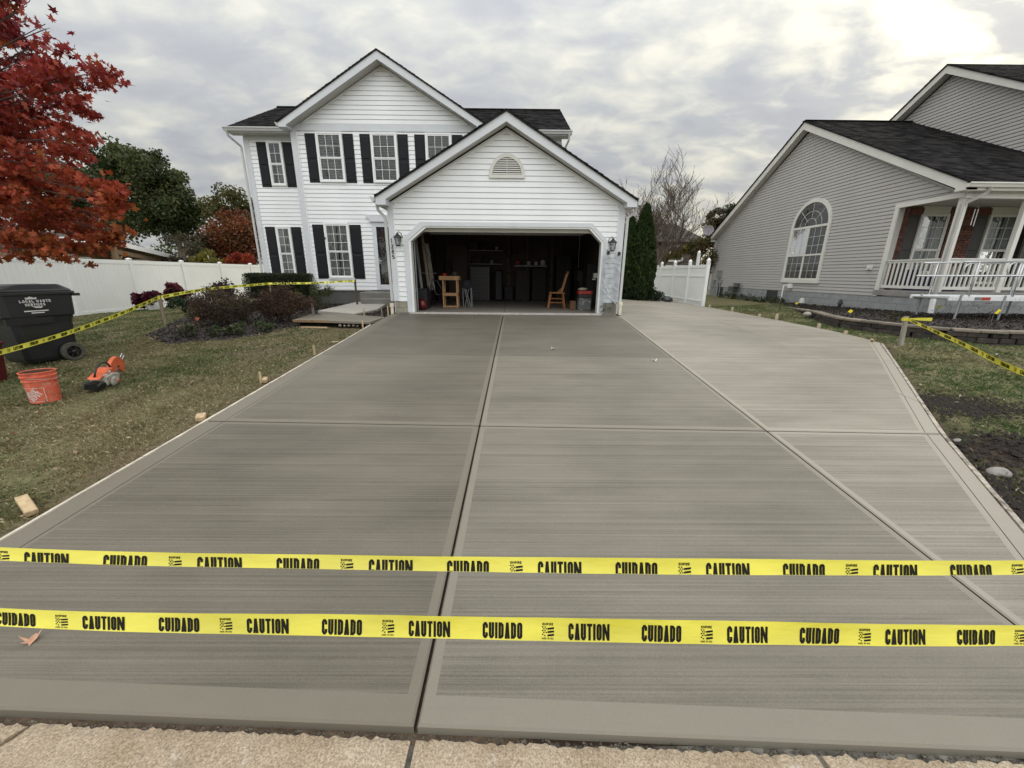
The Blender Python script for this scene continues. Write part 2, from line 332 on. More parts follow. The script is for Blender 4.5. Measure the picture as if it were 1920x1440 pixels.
def raw_mesh(name, V, F, cols=None, mats=(), smooth=False):
    """V (n,3), F (m,k) arrays -> mesh"""
    me = D.meshes.new(name); V = np.asarray(V, np.float32); F = np.asarray(F, np.int32); k = F.shape[1]
    me.vertices.add(len(V)); me.vertices.foreach_set('co', V.ravel()); me.loops.add(F.size); me.loops.foreach_set('vertex_index', F.ravel())
    me.polygons.add(len(F)); me.polygons.foreach_set('loop_start', np.arange(0, F.size, k, dtype=np.int32)); me.polygons.foreach_set('loop_total', np.full(len(F), k, np.int32))
    if smooth: me.polygons.foreach_set('use_smooth', np.ones(len(F), bool))
    for m in mats: me.materials.append(m)
    me.update(calc_edges=True)
    if cols is not None: fill_attr(me, cols)
    return me
def link_top(name, me, loc, label=None, cat=None, group=None, kind=None):
    o = D.objects.new(name, me); COL.objects.link(o); o.location = loc; WORLDOFF[o.name] = Vector(loc)
    return tag(o, label, cat, group, kind)

# ground cover masks -------------------------------------------------
def inpoly(x, y, P):
    c = False; n = len(P)
    for i in range(n):
        x0, y0 = P[i]; x1, y1 = P[(i+1) % n]
        if (y0 > y) != (y1 > y) and x < (x1-x0)*(y-y0)/(y1-y0)+x0: c = not c
    return c
BEDL = [(-9.6, 15.0), (-9.5, 12.6), (-8.7, 10.6), (-8.2, 9.3), (-7.6, 8.0), (-6.6, 7.35), (-5.7, 7.7), (-5.1, 8.6), (-4.95, 9.2), (-5.2, 10.4), (-5.55, 13.7), (-5.6, 14.3), (-7.3, 14.3), (-7.3, 15.1)]
BEDM = [(-4.15, 10.45), (-3.12, 10.45), (-3.12, 13.7), (-4.75, 13.7)]
def dirt(x, y):
    """0 grass .. 1 bare soil"""
    d = 0
    if x < 0:
        e = xl(y)-x
        if y < 11: d = max(0, 1-e/(0.45+0.35*nz(x, y, 1.1, 3))) if e > 0 else 1
        d = max(d, 0.9*max(0, nz(x, y, .8, 7)*1.4-.35))
        if -5.2 < x < -3.2 and 6.5 < y < 9.4: d = max(d, .45+.4*nz(x, y, 2.2))
    else:
        e = x-xe(y)
        if y < 9: d = max(0, 1-e/(0.28+0.3*nz(x, y, 1.3, 4))) if e > 0 else 1
        d = max(d, 1.15*math.exp(-(((x-4.9)/1.1)**2+((y-3.35)/.42)**2)))
        d = max(d, .75*math.exp(-(((x-5.7)/.6)**2+((y-4.6)/.4)**2)), .9*math.exp(-(((x-4.0)/.5)**2+((y-2.4)/.5)**2)))
    return min(1, max(0, d))
def gheight(x, y):
    z = gr0(x, y)
    near = -16 < x < 14 and -1 < y < 22
    if near and not (xl(y)-.06 < x < xe(y)+.06 and y < 19.6):
        z += .022*nz(x, y, 1.1)+.010*nz(x, y, 5)
        if x > 0 and y < 9: z += .10*max(0, math.exp(-(((x-5.0)/1.0)**2+((y-3.4)/.40)**2)))*(.8+.8*nz(x, y, 6))+.012*dirt(x, y)*nz(x, y, 14)
        else: z += .010*dirt(x, y)*nz(x, y, 12)
    return z

def terrain():
    xs = sorted(set([-900, -400, -200, -120, -80, -60, -45, -36, -30, -26, -22, -19, -17]+[round(-16+.13*i, 3) for i in range(231)]+[14.5, 16, 18, 21, 25, 30, 38, 50, 70, 110, 200, 400, 900]))
    ys = sorted(set([-600, -200, -60, -20, -8, -4, -2, -1]+[round(-.8+.13*i, 3) for i in range(170)]+[21.8, 23, 25, 28, 32, 38, 46, 60, 90, 150, 300, 600, 1500]))
    V = []; C = []
    for y in ys:
        for x in xs:
            V.append((x, y, gheight(x, y))); d = dirt(x, y) if (-16 < x < 14 and -1 < y < 22) else 0
            n = .5+.5*nz(x, y, .9, 2); n2 = .5+.5*nz(x, y, 6, 9)
            g = np.array([.090, .098, .042])*(1-n)+np.array([.17, .14, .080])*n
            if x < 0: so = np.array([.115, .082, .058])
            else: so = np.array([.042, .029, .021])
            c = g*(1-d)+so*d
            C.append(c*(.75+.5*n2))
    nx = len(xs); F = []
    for j in range(len(ys)-1):
        for i in range(nx-1):
            a = j*nx+i; F.append((a, a+1, a+nx+1, a+nx))
    m = D.materials.new('soil_and_turf'); m.use_nodes = True; nt = m.node_tree; N = nt.nodes; L = nt.links; b = N['Principled BSDF']; b.inputs['Roughness'].default_value = .95; b.inputs['Specular IOR Level'].default_value = .15
    at = N.new('ShaderNodeAttribute'); at.attribute_name = 'col'; n = N.new('ShaderNodeTexNoise'); n.inputs['Scale'].default_value = 28; n.inputs['Detail'].default_value = 8; n.inputs['Roughness'].default_value = .7
    pos = N.new('ShaderNodeNewGeometry'); L.new(pos.outputs['Position'], n.inputs[0]); mr = N.new('ShaderNodeMapRange'); L.new(n.outputs[0], mr.inputs[0]); mr.inputs[1].default_value = .3; mr.inputs[2].default_value = .7; mr.inputs[3].default_value = .5; mr.inputs[4].default_value = 1.6
    mm = N.new('ShaderNodeVectorMath'); mm.operation = 'SCALE'; L.new(at.outputs['Color'], mm.inputs[0]); L.new(mr.outputs[0], mm.inputs['Scale']); L.new(mm.outputs[0], b.inputs['Base Color'])
    bp = N.new('ShaderNodeBump'); bp.inputs['Strength'].default_value = .9; bp.inputs['Distance'].default_value = .02; L.new(n.outputs[0], bp.inputs['Height']); L.new(bp.outputs[0], b.inputs['Normal'])
    me = raw_mesh('ground', V, F, np.array(C), [m], smooth=True)
    link_top('ground', me, (0, 0, 0), kind='structure')
terrain()

# driveway ------------------------------------------------------------
drive = thing('driveway', (0, 5, 0), None, None, kind='structure')
def clip(poly, n, c):
    """keep the part where n.p >= c ; returns (inside, outside)"""
    ins = []; out = []
    for i in range(len(poly)):
        p = poly[i]; q = poly[(i+1) % len(poly)]; a = n[0]*p[0]+n[1]*p[1]-c; b = n[0]*q[0]+n[1]*q[1]-c
        (ins if a >= 0 else out).append(p)
        if (a >= 0) != (b >= 0):
            t = a/(a-b); r = (p[0]+(q[0]-p[0])*t, p[1]+(q[1]-p[1])*t); ins.append(r); out.append(r)
    return ins, out
def edges_in(poly):
    E = []
    for i in range(len(poly)):
        p = poly[i]; q = poly[(i+1) % len(poly)]; dx, dy = q[0]-p[0], q[1]-p[1]; l = math.hypot(dx, dy); n = (-dy/l, dx/l); E.append((n, n[0]*p[0]+n[1]*p[1]))
    return E
def inset(poly, ds):
    out = poly
    for (n, c), d in zip(edges_in(poly), ds): out, _ = clip(out, n, c+d)
    return out
def panel(poly, bands, tone, gaps=None, hf=slab, name='concrete_panel', parent=None, thick=.10, mats=None, score=None, cuts=True):
    """poly counter-clockwise; bands: smooth troweled width per edge; gaps: half joint width per edge"""
    gaps = gaps or [.006]*len(poly)
    P = inset(poly, gaps)
    lip = [.008]*len(P)
    top = P
    E = edges_in(poly); inner = inset(poly, [g+.009 for g in gaps])
    pieces = []; cur = inner
    for (n, c), b, g in zip(E, bands, gaps):
        if b <= 0: continue
        cur, o = clip(cur, n, c+g+b)
        if len(o) > 2: pieces.append((o, 1))
    if len(cur) > 2: pieces.append((cur, 0))
    if score:
        for ei, dist, w in score:
            n, c = E[ei]; new = []
            for pc, mi in pieces:
                if mi != 1: new.append((pc, mi)); continue
                a, o = clip(pc, n, c+dist+w)
                if len(a) > 2: new.append((a, 1))
                if len(o) > 2:
                    a2, o2 = clip(o, n, c+dist)
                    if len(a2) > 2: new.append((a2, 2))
                    if len(o2) > 2: new.append((o2, 1))
            pieces = new
    V = []; F = []; MI = []
    def emit(pc, mi, dz=0.0):
        cells = [pc]
        if cuts:
            for ax, lo, hi, st in ((1, 5.0, 19.6, .8), (0, -3.6, 8.6, 1.0)):
                k = lo
                while k < hi:
                    nn = (0, 1) if ax == 1 else (1, 0); nxt = []
                    for q in cells:
                        a, o = clip(q, nn, k)
                        if len(a) > 2: nxt.append(a)
                        if len(o) > 2: nxt.append(o)
                    cells = nxt; k += st
        for q in cells:
            o = len(V); V.extend([(x, y, hf(x, y)+dz) for x, y in q]); F.append(tuple(range(o, o+len(q)))); MI.append(mi)
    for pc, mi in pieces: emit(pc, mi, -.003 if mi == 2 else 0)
    # rounded arris and sides
    ring = []
    n_ = len(inner)
    Pn = P
    if len(Pn) == n_:
        for i in range(n_):
            a = inner[i]; b = inner[(i+1) % n_]; c = Pn[i]; d = Pn[(i+1) % n_]; ns = max(1, int(math.hypot(b[0]-a[0], b[1]-a[1])/.8))
            for k in range(ns):
                t0, t1 = k/ns, (k+1)/ns; L_ = lambda p, q, t: (p[0]+(q[0]-p[0])*t, p[1]+(q[1]-p[1])*t)
                a0, a1, c0, c1 = L_(a, b, t0), L_(a, b, t1), L_(c, d, t0), L_(c, d, t1)
                o = len(V); V.extend([(a0[0], a0[1], hf(*a0)), (a1[0], a1[1], hf(*a1)), (c1[0], c1[1], hf(*c1)-.009), (c0[0], c0[1], hf(*c0)-.009), (c1[0], c1[1], hf(*c1)-thick), (c0[0], c0[1], hf(*c0)-thick)])
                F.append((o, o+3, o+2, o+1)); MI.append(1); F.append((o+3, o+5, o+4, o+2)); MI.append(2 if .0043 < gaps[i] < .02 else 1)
    off = WORLDOFF[(parent or drive).name]
    me = D.meshes.new(name); me.from_pydata([tuple(Vector(v)-off) for v in V], [], F)
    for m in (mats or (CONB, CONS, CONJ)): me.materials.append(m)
    me.polygons.foreach_set('material_index', MI)
    bm = bmesh.new(); bm.from_mesh(me); bmesh.ops.remove_doubles(bm, verts=bm.verts, dist=.0004)
    for f in bm.faces:
        if f.normal.z < -.2: f.normal_flip()
    bm.to_mesh(me); bm.free()
    o = D.objects.new(name, me); COL.objects.link(o); o.parent = parent or drive; o.color = (*tone, 1)
    return o
def j1(x): return 3.862-.025*x
def j2(x): return 6.465-.008*x
def ny(x): return 1.13-.033*x
def xs_(y): return 5.2+.03*(y-4.5)
A = .055; SB = .23
tL, tM, tR, tF = (.66, .65, .62), (.80, .80, .79), (1.10, 1.11, 1.12), (1.25, 1.26, 1.25)
def tn(t, k): return tuple(c*k for c in t)
G = .008; GJ = .011
panel([(xl(1.2), ny(-3.37)), (xc(1.14), ny(-.38)), (xc(3.87), j1(-.3)), (xl(3.95), j1(-3.3))], [.115, A, A, SB], tn(tL, .97), [.004, G, GJ, .002], score=[(3, .19, .006)])
panel([(xc(1.14), ny(-.38)), (xr(1.04), ny(2.69)), (xr(3.8), j1(2.75)), (xc(3.87), j1(-.3))], [.115, A, A, A], tn(tM, 1.0), [.004, G, GJ, G])
panel([(xr(1.04), ny(2.69)), (2.80, 1.035), (4.57, 3.75), (xr(3.8), j1(2.75))], [.0, .17, A, A], tn(tR, .98), [.004, .002, GJ, G], score=[(1, .125, .006)])
g2 = .006
panel([(xl(3.95), j1(-3.3)), (xc(3.87), j1(-.3)), (xc(6.46), j2(-.27)), (xl(6.5), j2(-3.25))], [A, A, 0, SB], tn(tL, 1.02), [GJ, G, g2, .002], score=[(3, .19, .006)])
panel([(xc(3.87), j1(-.3)), (xr(3.8), j1(2.75)), (xr(6.44), j2(2.8)), (xc(6.46), j2(-.27))], [A, A, 0, A], tn(tM, 1.06), [GJ, G, g2, G])
panel([(xr(3.8), j1(2.75)), (4.57, 3.75), (5.19, 4.585), (xs_(6.42), j2(5.26)), (xr(6.44), j2(2.8))], [A, .17, 0, 0, A], tn(tR, 1.05), [GJ, .002, g2, g2, G], score=[(1, .125, .006)])
panel([(5.19, 4.585), (6.55, j2(6.55)), (xs_(6.42), j2(5.26))], [.17, 0, 0], tn(tR, 1.08), [.002, g2, g2], score=[(0, .125, .006)])
gf = 10.42
panel([(xl(6.5), j2(-3.25)), (xc(6.46), j2(-.27)), (xc(gf), gf), (xl(gf), gf)], [0, A, 0, SB], tn(tL, .86), [g2, G, .003, .002], score=[(3, .19, .006)])
panel([(xc(6.46), j2(-.27)), (xr(6.44), j2(2.8)), (xr(gf), gf), (xc(gf), gf)], [0, A, 0, A], tn(tM, .82), [g2, G, .003, G])
panel([(xr(6.44), j2(2.8)), (xs_(6.42), j2(5.26)), (xs_(10.4), 10.4), (xr(10.4), 10.4)], [0, 0, 0, A], tn(tR, 1.06), [g2, g2, g2, G])
panel([(xs_(6.42), j2(5.26)), (6.55, j2(6.55)), (7.42, 7.6), (7.7, 10.4), (xs_(10.4), 10.4)], [0, .17, .0, 0, 0], tn(tF, 1.0), [g2, .002, .002, g2, g2], score=[(1, .125, .006)])
panel([(2.97, 10.4), (xs_(10.4), 10.4), (xs_(15), 15.0), (2.97, 15.0)], [0]*4, tn(tF, .98), [g2]*4)
panel([(xs_(10.4), 10.4), (7.7, 10.4), (8.12, 15.0), (xs_(15), 15.0)], [0]*4, tn(tF, 1.03), [g2]*4)
panel([(2.97, 15.0), (xs_(15), 15.0), (xs_(19.5), 19.5), (2.97, 19.5)], [0]*4, tn(tF, 1.0), [g2]*4)
panel([(xs_(15), 15.0), (8.12, 15.0), (8.3, 19.5), (xs_(19.5), 19.5)], [0]*4, tn(tF, .97), [g2]*4)

# old public sidewalk in the foreground
side = thing('sidewalk', (0, .3, -.1), None, None, kind='structure')
def aggregate():
    m = D.materials.new('sidewalk_aggregate'); m.use_nodes = True; nt = m.node_tree; N = nt.nodes; L = nt.links; b = N['Principled BSDF']; b.inputs['Roughness'].default_value = .9; b.inputs['Specular IOR Level'].default_value = .2
    pos = N.new('ShaderNodeNewGeometry').outputs['Position']
    def noise(s, d=6, r=.6): n = N.new('ShaderNodeTexNoise'); n.inputs['Scale'].default_value = s; n.inputs['Detail'].default_value = d; n.inputs['Roughness'].default_value = r; L.new(pos, n.inputs[0]); return n.outputs[0]
    def ramp(f, a, b_, ca, cb): r = N.new('ShaderNodeValToRGB'); L.new(f, r.inputs[0]); r.color_ramp.elements[0].position = a; r.color_ramp.elements[1].position = b_; r.color_ramp.elements[0].color = (*ca, 1); r.color_ramp.elements[1].color = (*cb, 1); return r.outputs[0]
    def mix(f, a, b_, mode='MIX'): x = N.new('ShaderNodeMixRGB'); x.blend_type = mode; (L.new(f, x.inputs[0]) if not isinstance(f, float) else setattr(x.inputs[0], 'default_value', f)); L.new(a, x.inputs[1]); L.new(b_, x.inputs[2]); return x.outputs[0]
    base = ramp(noise(2.5, 8), .35, .65, (.34, .27, .19), (.47, .40, .31)); peb = ramp(noise(115, 4, .7), .36, .66, (.55, .52, .50), (1.25, 1.22, 1.18)); c = mix(1.0, base, peb, 'MULTIPLY')
    fine = ramp(noise(320, 3), .3, .7, (.75, .75, .75), (1.2, 1.2, 1.2)); c = mix(1.0, c, fine, 'MULTIPLY')
    stain = ramp(noise(3.4, 9, .7), .58, .70, (0, 0, 0), (.6, .6, .6)); grey = N.new('ShaderNodeRGB'); grey.outputs[0].default_value = (.20, .165, .125, 1); c = mix(stain, c, grey.outputs[0])
    wh = ramp(noise(6.5, 9, .75), .60, .68, (0, 0, 0), (.7, .7, .7)); w_ = N.new('ShaderNodeRGB'); w_.outputs[0].default_value = (.58, .56, .52, 1); c = mix(wh, c, w_.outputs[0])
    L.new(c, b.inputs['Base Color']); bp = N.new('ShaderNodeBump'); bp.inputs['Strength'].default_value = .9; bp.inputs['Distance'].default_value = .004; L.new(noise(150, 6, .7), bp.inputs['Height']); L.new(bp.outputs[0], b.inputs['Normal']); return m
SWM = aggregate()
def swpanel(x0, x1, x0b, x1b):
    mb = MB(); n = int((x1-x0)/.016); rows = 34; V = []; F = []
    for j in range(rows+1):
        t = j/rows
        for i in range(n+1):
            s = i/n; xa = x0+(x1-x0)*s; xb = x0b+(x1b-x0b)*s; x = xb+(xa-xb)*t
            y1 = 1.104-.033*x+.008*nz(x, 0, 6)+.010*nz(x, 0, 22)+.009*nz(x, 0, 60); y = -.35+(y1+.35)*t
            e = min(i*.6, (n-i)*.6, (y1-y)/.014); dz = -.010*max(0, 1-e)*(1+1.3*nz(x, y, 40))
            V.append((x, y, -.024+.003*nz(x, y, 9)+.0022*nz(x, y, 42)+.0016*nz(x, y, 95)+dz))
    for j in range(rows):
        for i in range(n):
            a = j*(n+1)+i; F.append((a, a+1, a+n+2, a+n+1))
    b = [rows*(n+1)+i for i in range(n+1)]; o = len(V); V += [(V[i][0], V[i][1]+.004, -.12) for i in b]
    for i in range(n): F.append((b[i], b[i+1], o+i+1, o+i))
    for side_i in (0, n):
        b2 = [j*(n+1)+side_i for j in range(rows+1)]; o = len(V); V += [(V[k][0], V[k][1], -.12) for k in b2]
        for k in range(rows): F.append((b2[k], b2[k+1], o+k+1, o+k))
    mb.add(V, F); part('sidewalk_slab', mb, SWM, side, smooth=False)
swpanel(-3.6, -2.02, -4.4, -2.85); swpanel(-2.0, -.398, -2.82, -.43); swpanel(-.375, 1.235, -.405, 1.37); swpanel(1.26, 2.9, 1.40, 2.9); swpanel(2.92, 4.5, 2.92, 4.5)
mb = MB(); mb.add([(-4, .8, -.052), (4.6, .8, -.052), (4.6, 1.3, -.052), (-4, 1.3, -.052)], [(0, 1, 2, 3)])
part('joint_bed', mb, pm('joint_bed', (.030, .027, .023), .95, .5, 12, .6, 60, detail=9, base2=(.17, .16, .14)), side)
# spilled cement crumbs along the joint
V = []; F = []
for i in range(1500):
    x = random.uniform(-3.2, 3.2); y = 1.118-.033*x+random.gauss(0, .007); s = random.uniform(.0015, .0055); z = -.054+random.uniform(0, .012); o = len(V)
    V += [(x-s, y-s, z), (x+s*1.4, y-s*.6, z), (x+s*.8, y+s, z), (x-s, y+s*.7, z), (x+random.uniform(-s, s)*.4, y, z+s*1.2)]
    F += [(o, o+1, o+4), (o+1, o+2, o+4), (o+2, o+3, o+4), (o+3, o, o+4)]
mb = MB(); mb.add(V, F); part('cement_crumbs', mb, pm('crumb', (.12, .105, .085), .9, .5, 40), side, kind='stuff')

# walk to the front door
walk = thing('front_walk', (-4.5, 11, .7), None, None, kind='structure')
wf = lambda x, y: .765+.0*(y-9)
panel([(-5.15, 9.25), (xl(8.9)-.04, 8.95), (xl(10.3)-.04, 10.40), (-4.19, 10.40), (-5.42, 10.95), (-5.5, 10.98)], [.05]*6, (.85, .84, .81), [.003]*6, hf=lambda x, y: .728, parent=walk, cuts=False, thick=.06)
wo = lambda x, y: .765+.022*(y-10.5)
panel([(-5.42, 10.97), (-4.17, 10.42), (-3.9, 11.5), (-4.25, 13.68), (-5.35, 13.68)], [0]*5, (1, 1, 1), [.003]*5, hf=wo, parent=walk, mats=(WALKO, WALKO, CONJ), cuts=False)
# form boards around the fresh concrete
def formline(name, pts, label, group, w=.034, top=0.004, dep=.10, hf=slab, side=1, mats=FORM):
    mb = MB(); n = len(pts)
    L0 = []; L1 = []
    for i, (x, y) in enumerate(pts):
        a = pts[max(0, i-1)]; b = pts[min(n-1, i+1)]; d = Vector((b[0]-a[0], b[1]-a[1])).normalized(); nn = Vector((-d.y, d.x))*side
        z = hf(x, y)+top+.004*nz(x, y, 3); wv = w*(1+.12*nz(x, y, 5)); j_ = .003*nz(x, y, 8, 5)
        L0.append((x+nn.x*(.004+j_), y+nn.y*(.004+j_), z)); L1.append((x+nn.x*wv, y+nn.y*wv, z-.003))
    for i in range(n-1):
        a, b, c, d = L0[i], L0[i+1], L1[i+1], L1[i]; lo = lambda p: (p[0], p[1], p[2]-dep)
        mb.add([a, b, c, d, lo(a), lo(b), lo(c), lo(d)], [(0, 1, 2, 3), (0, 4, 5, 1), (1, 5, 6, 2), (2, 6, 7, 3), (3, 7, 4, 0)])
    return solo(name, mb, mats, label, 'form board', group)
def seq(f, y0, y1, st=.25):
    n = max(2, int((y1-y0)/st)); return [(f(y0+(y1-y0)*i/n), y0+(y1-y0)*i/n) for i in range(n+1)]
fg = 'form boards around the fresh concrete'
formline('form_board', seq(xl, 1.22, 3.2), 'cement crusted form board on the left driveway edge, nearest the tape', fg)
formline('form_board', seq(xl, 3.21, 5.9), 'cement crusted form board on the left edge across from the orange bucket', fg)
formline('form_board', seq(xl, 5.91, 8.9), 'pale form board on the left edge ending near the front walk', fg)
formline('form_board', seq(xe, 1.2, 4.45, .2), 'dirty form board on the right driveway edge beside the dark soil', fg, side=-1, w=.04, mats=FORM2)
formline('form_board', seq(xe, 4.46, 7.58, .2), 'dirty form board on the right edge ending at the driveway corner', fg, side=-1, w=.04, mats=FORM2)
formline('form_board', seq(xe, 7.62, 16.2, .5), 'thin form board along the driveway towards the white vinyl fence', fg, side=-1, w=.02)
mb = MB(); mb.bar((-5.17, 9.22, .698), (-4.3, 9.14, .698), .035, .055)
solo('form_board', mb, pm('board_tan', (.24, .155, .085), .85, .25, 9, .2, 60), 'tan form board under the corner of the fresh front walk', 'form board', fg)
# stones showing under the fresh walk
mb_g = 'stones under the fresh walk'
for i in range(7):
    mb = MB(); x = -4.0+i*.105; s = random.uniform(.03, .045)
    mb.lathe([(s*.6, 0), (s, s*.5), (s*.9, s), (s*.4, s*1.3)], (x, 9.08+random.uniform(-.02, .02), .59), 7)
    solo('rubble_stone', mb, pm('rubble', (.26, .23, .20), .9, .3, 20, .3, 60), 'small pale stone in the row under the fresh front walk edge', 'stone', mb_g)

# mulch beds ----------------------------------------------------------
def bed(name, poly, hf, label, n_chip, parent_kind='structure'):
    xs = [p[0] for p in poly]; ys = [p[1] for p in poly]; st = .16; V = []; idx = {}; F = []
    x0, x1, y0, y1 = min(xs), max(xs), min(ys), max(ys); nx = int((x1-x0)/st)+2; nyy = int((y1-y0)/st)+2
    for j in range(nyy):
        for i in range(nx):
            x = x0+i*st; y = y0+j*st
            if inpoly(x+st/2, y+st/2, poly):
                q = []
                for a, b in ((i, j), (i+1, j), (i+1, j+1), (i, j+1)):
                    if (a, b) not in idx:
                        idx[(a, b)] = len(V); X = x0+a*st+.05*nz(a, b, .7); Y = y0+b*st+.05*nz(a, b, .7, 4); V.append((X, Y, hf(X, Y)+.02*nz(X, Y, 5)))
                    q.append(idx[(a, b)])
                F.append(tuple(q))
    mb = MB(); mb.add(V, F); o = solo(name, mb, MULCH, kind='structure', smooth=True)
    # loose bark chips
    P = []; 
    while len(P) < n_chip:
        x = random.uniform(x0, x1); y = random.uniform(y0, y1)
        if inpoly(x, y, poly): P.append((x, y, hf(x, y)+.02*nz(x, y, 5)+random.uniform(.005, .03)))
    leaf_cloud('bark_chips', np.array(P), .045, [(.012, .009, .008), (.026, .019, .016), (.050, .038, .030)], 'chip', parent=None, kind='stuff', lab=label, cat='mulch', flat=.5)
    return o

TEMPL = {
 'diamond': (np.array([(0, -.5, 0), (.3, 0, .09), (0, .5, 0), (-.3, 0, .09)]), np.array([(0, 1, 2), (0, 2, 3)])),
 'chip': (np.array([(-.5, -.15, 0), (.5, -.2, .05), (.45, .18, 0), (-.4, .15, .06)]), np.array([(0, 1, 2), (0, 2, 3)])),
 'narrow': (np.array([(0, -.5, 0), (.13, 0, .04), (0, .5, 0), (-.13, 0, .04)]), np.array([(0, 1, 2), (0, 2, 3)])),
}
def maple_t():
    a = [(-90, .50), (-62, .22), (-30, .46), (-8, .26), (22, .60), (52, .28), (72, .46), (90, .70), (108, .46), (128, .28), (158, .60), (188, .26), (210, .46), (242, .22)]
    V = [(0, 0, 0)]+[(r*math.cos(math.radians(t)), r*math.sin(math.radians(t)), -.10*abs(math.cos(math.radians(t)))*r+.02) for t, r in a]
    return np.array(V), np.array([(0, i+1, (i+1) % 14+1) for i in range(14)])
TEMPL['maple'] = maple_t()
def rotmats(n, flat=0.0, rng=RNG):
    q = rng.normal(size=(n, 4)); 
    if flat:
        # blend towards lying flat (small tilt, any heading)
        ax = rng.normal(size=(n, 2))*flat; hd = rng.uniform(0, 2*np.pi, n)
        q = np.stack([np.ones(n), ax[:, 0], ax[:, 1], np.zeros(n)], 1); q /= np.linalg.norm(q, axis=1)[:, None]
        z = np.stack([np.cos(hd/2), 0*hd, 0*hd, np.sin(hd/2)], 1)
        a, b = q, z
        q = np.stack([a[:, 0]*b[:, 0]-a[:, 3]*b[:, 3], a[:, 1]*b[:, 0]+a[:, 2]*b[:, 3], a[:, 2]*b[:, 0]-a[:, 1]*b[:, 3], a[:, 0]*b[:, 3]+a[:, 3]*b[:, 0]], 1)
    q /= np.linalg.norm(q, axis=1)[:, None]; w, x, y, z = q.T
    R = np.empty((n, 3, 3)); R[:, 0, 0] = 1-2*(y*y+z*z); R[:, 0, 1] = 2*(x*y-z*w); R[:, 0, 2] = 2*(x*z+y*w); R[:, 1, 0] = 2*(x*y+z*w); R[:, 1, 1] = 1-2*(x*x+z*z); R[:, 1, 2] = 2*(y*z-x*w); R[:, 2, 0] = 2*(x*z-y*w); R[:, 2, 1] = 2*(y*z+x*w); R[:, 2, 2] = 1-2*(x*x+y*y)
    return R
def leaf_cloud(name, P, size, colors, shape='diamond', parent=None, kind=None, lab=None, cat=None, flat=0.0, var=.25, R=None, mat=None, tone=None):
    n = len(P); T, TF = TEMPL[shape]; k = len(T)
    if R is None: R = rotmats(n, flat)
    s = size*RNG.uniform(.6, 1.3, n)
    V = np.einsum('nij,kj->nki', R, T)*s[:, None, None]+P[:, None, :]
    F = (TF[None, :, :]+(np.arange(n)*k)[:, None, None]).reshape(-1, 3)
    cs = np.array(colors); 
    t = RNG.uniform(0, len(cs)-1, n) if tone is None else np.clip(tone*(len(cs)-1)+RNG.normal(0, .35, n), 0, len(cs)-1.001)
    i0 = np.floor(t).astype(int); i1 = np.minimum(i0+1, len(cs)-1); fr = (t-i0)[:, None]
    c = (cs[i0]*(1-fr)+cs[i1]*fr)*RNG.uniform(1-var, 1+var, (n, 1)); c = np.repeat(c, k, axis=0)
    if parent is not None:
        off = WORLDOFF.get(parent.name); off = np.array(off if off is not None else (0, 0, 0))
        me = raw_mesh(name, V.reshape(-1, 3)-off, F, c, [mat or MATS['leaf']]); o = D.objects.new(name, me); COL.objects.link(o); o.parent = parent
        if kind: o['kind'] = kind
        return o
    off = np.array([P[:, 0].mean(), P[:, 1].mean(), P[:, 2].min()])
    me = raw_mesh(name, V.reshape(-1, 3)-off, F, c, [mat or MATS['leaf']])
    return link_top(name, me, tuple(off), lab, cat, kind=kind)

bed('mulch_bed', BEDL, lambda x, y: gr0(x, y)+.008+.06*max(0, min(1, (y-9)/3)), 'dark bark chips under the brown bushes by the white house', 9000)
bed('mulch_bed', BEDM, lambda x, y: .70, 'dark bark chips between the walk and the garage', 1500)

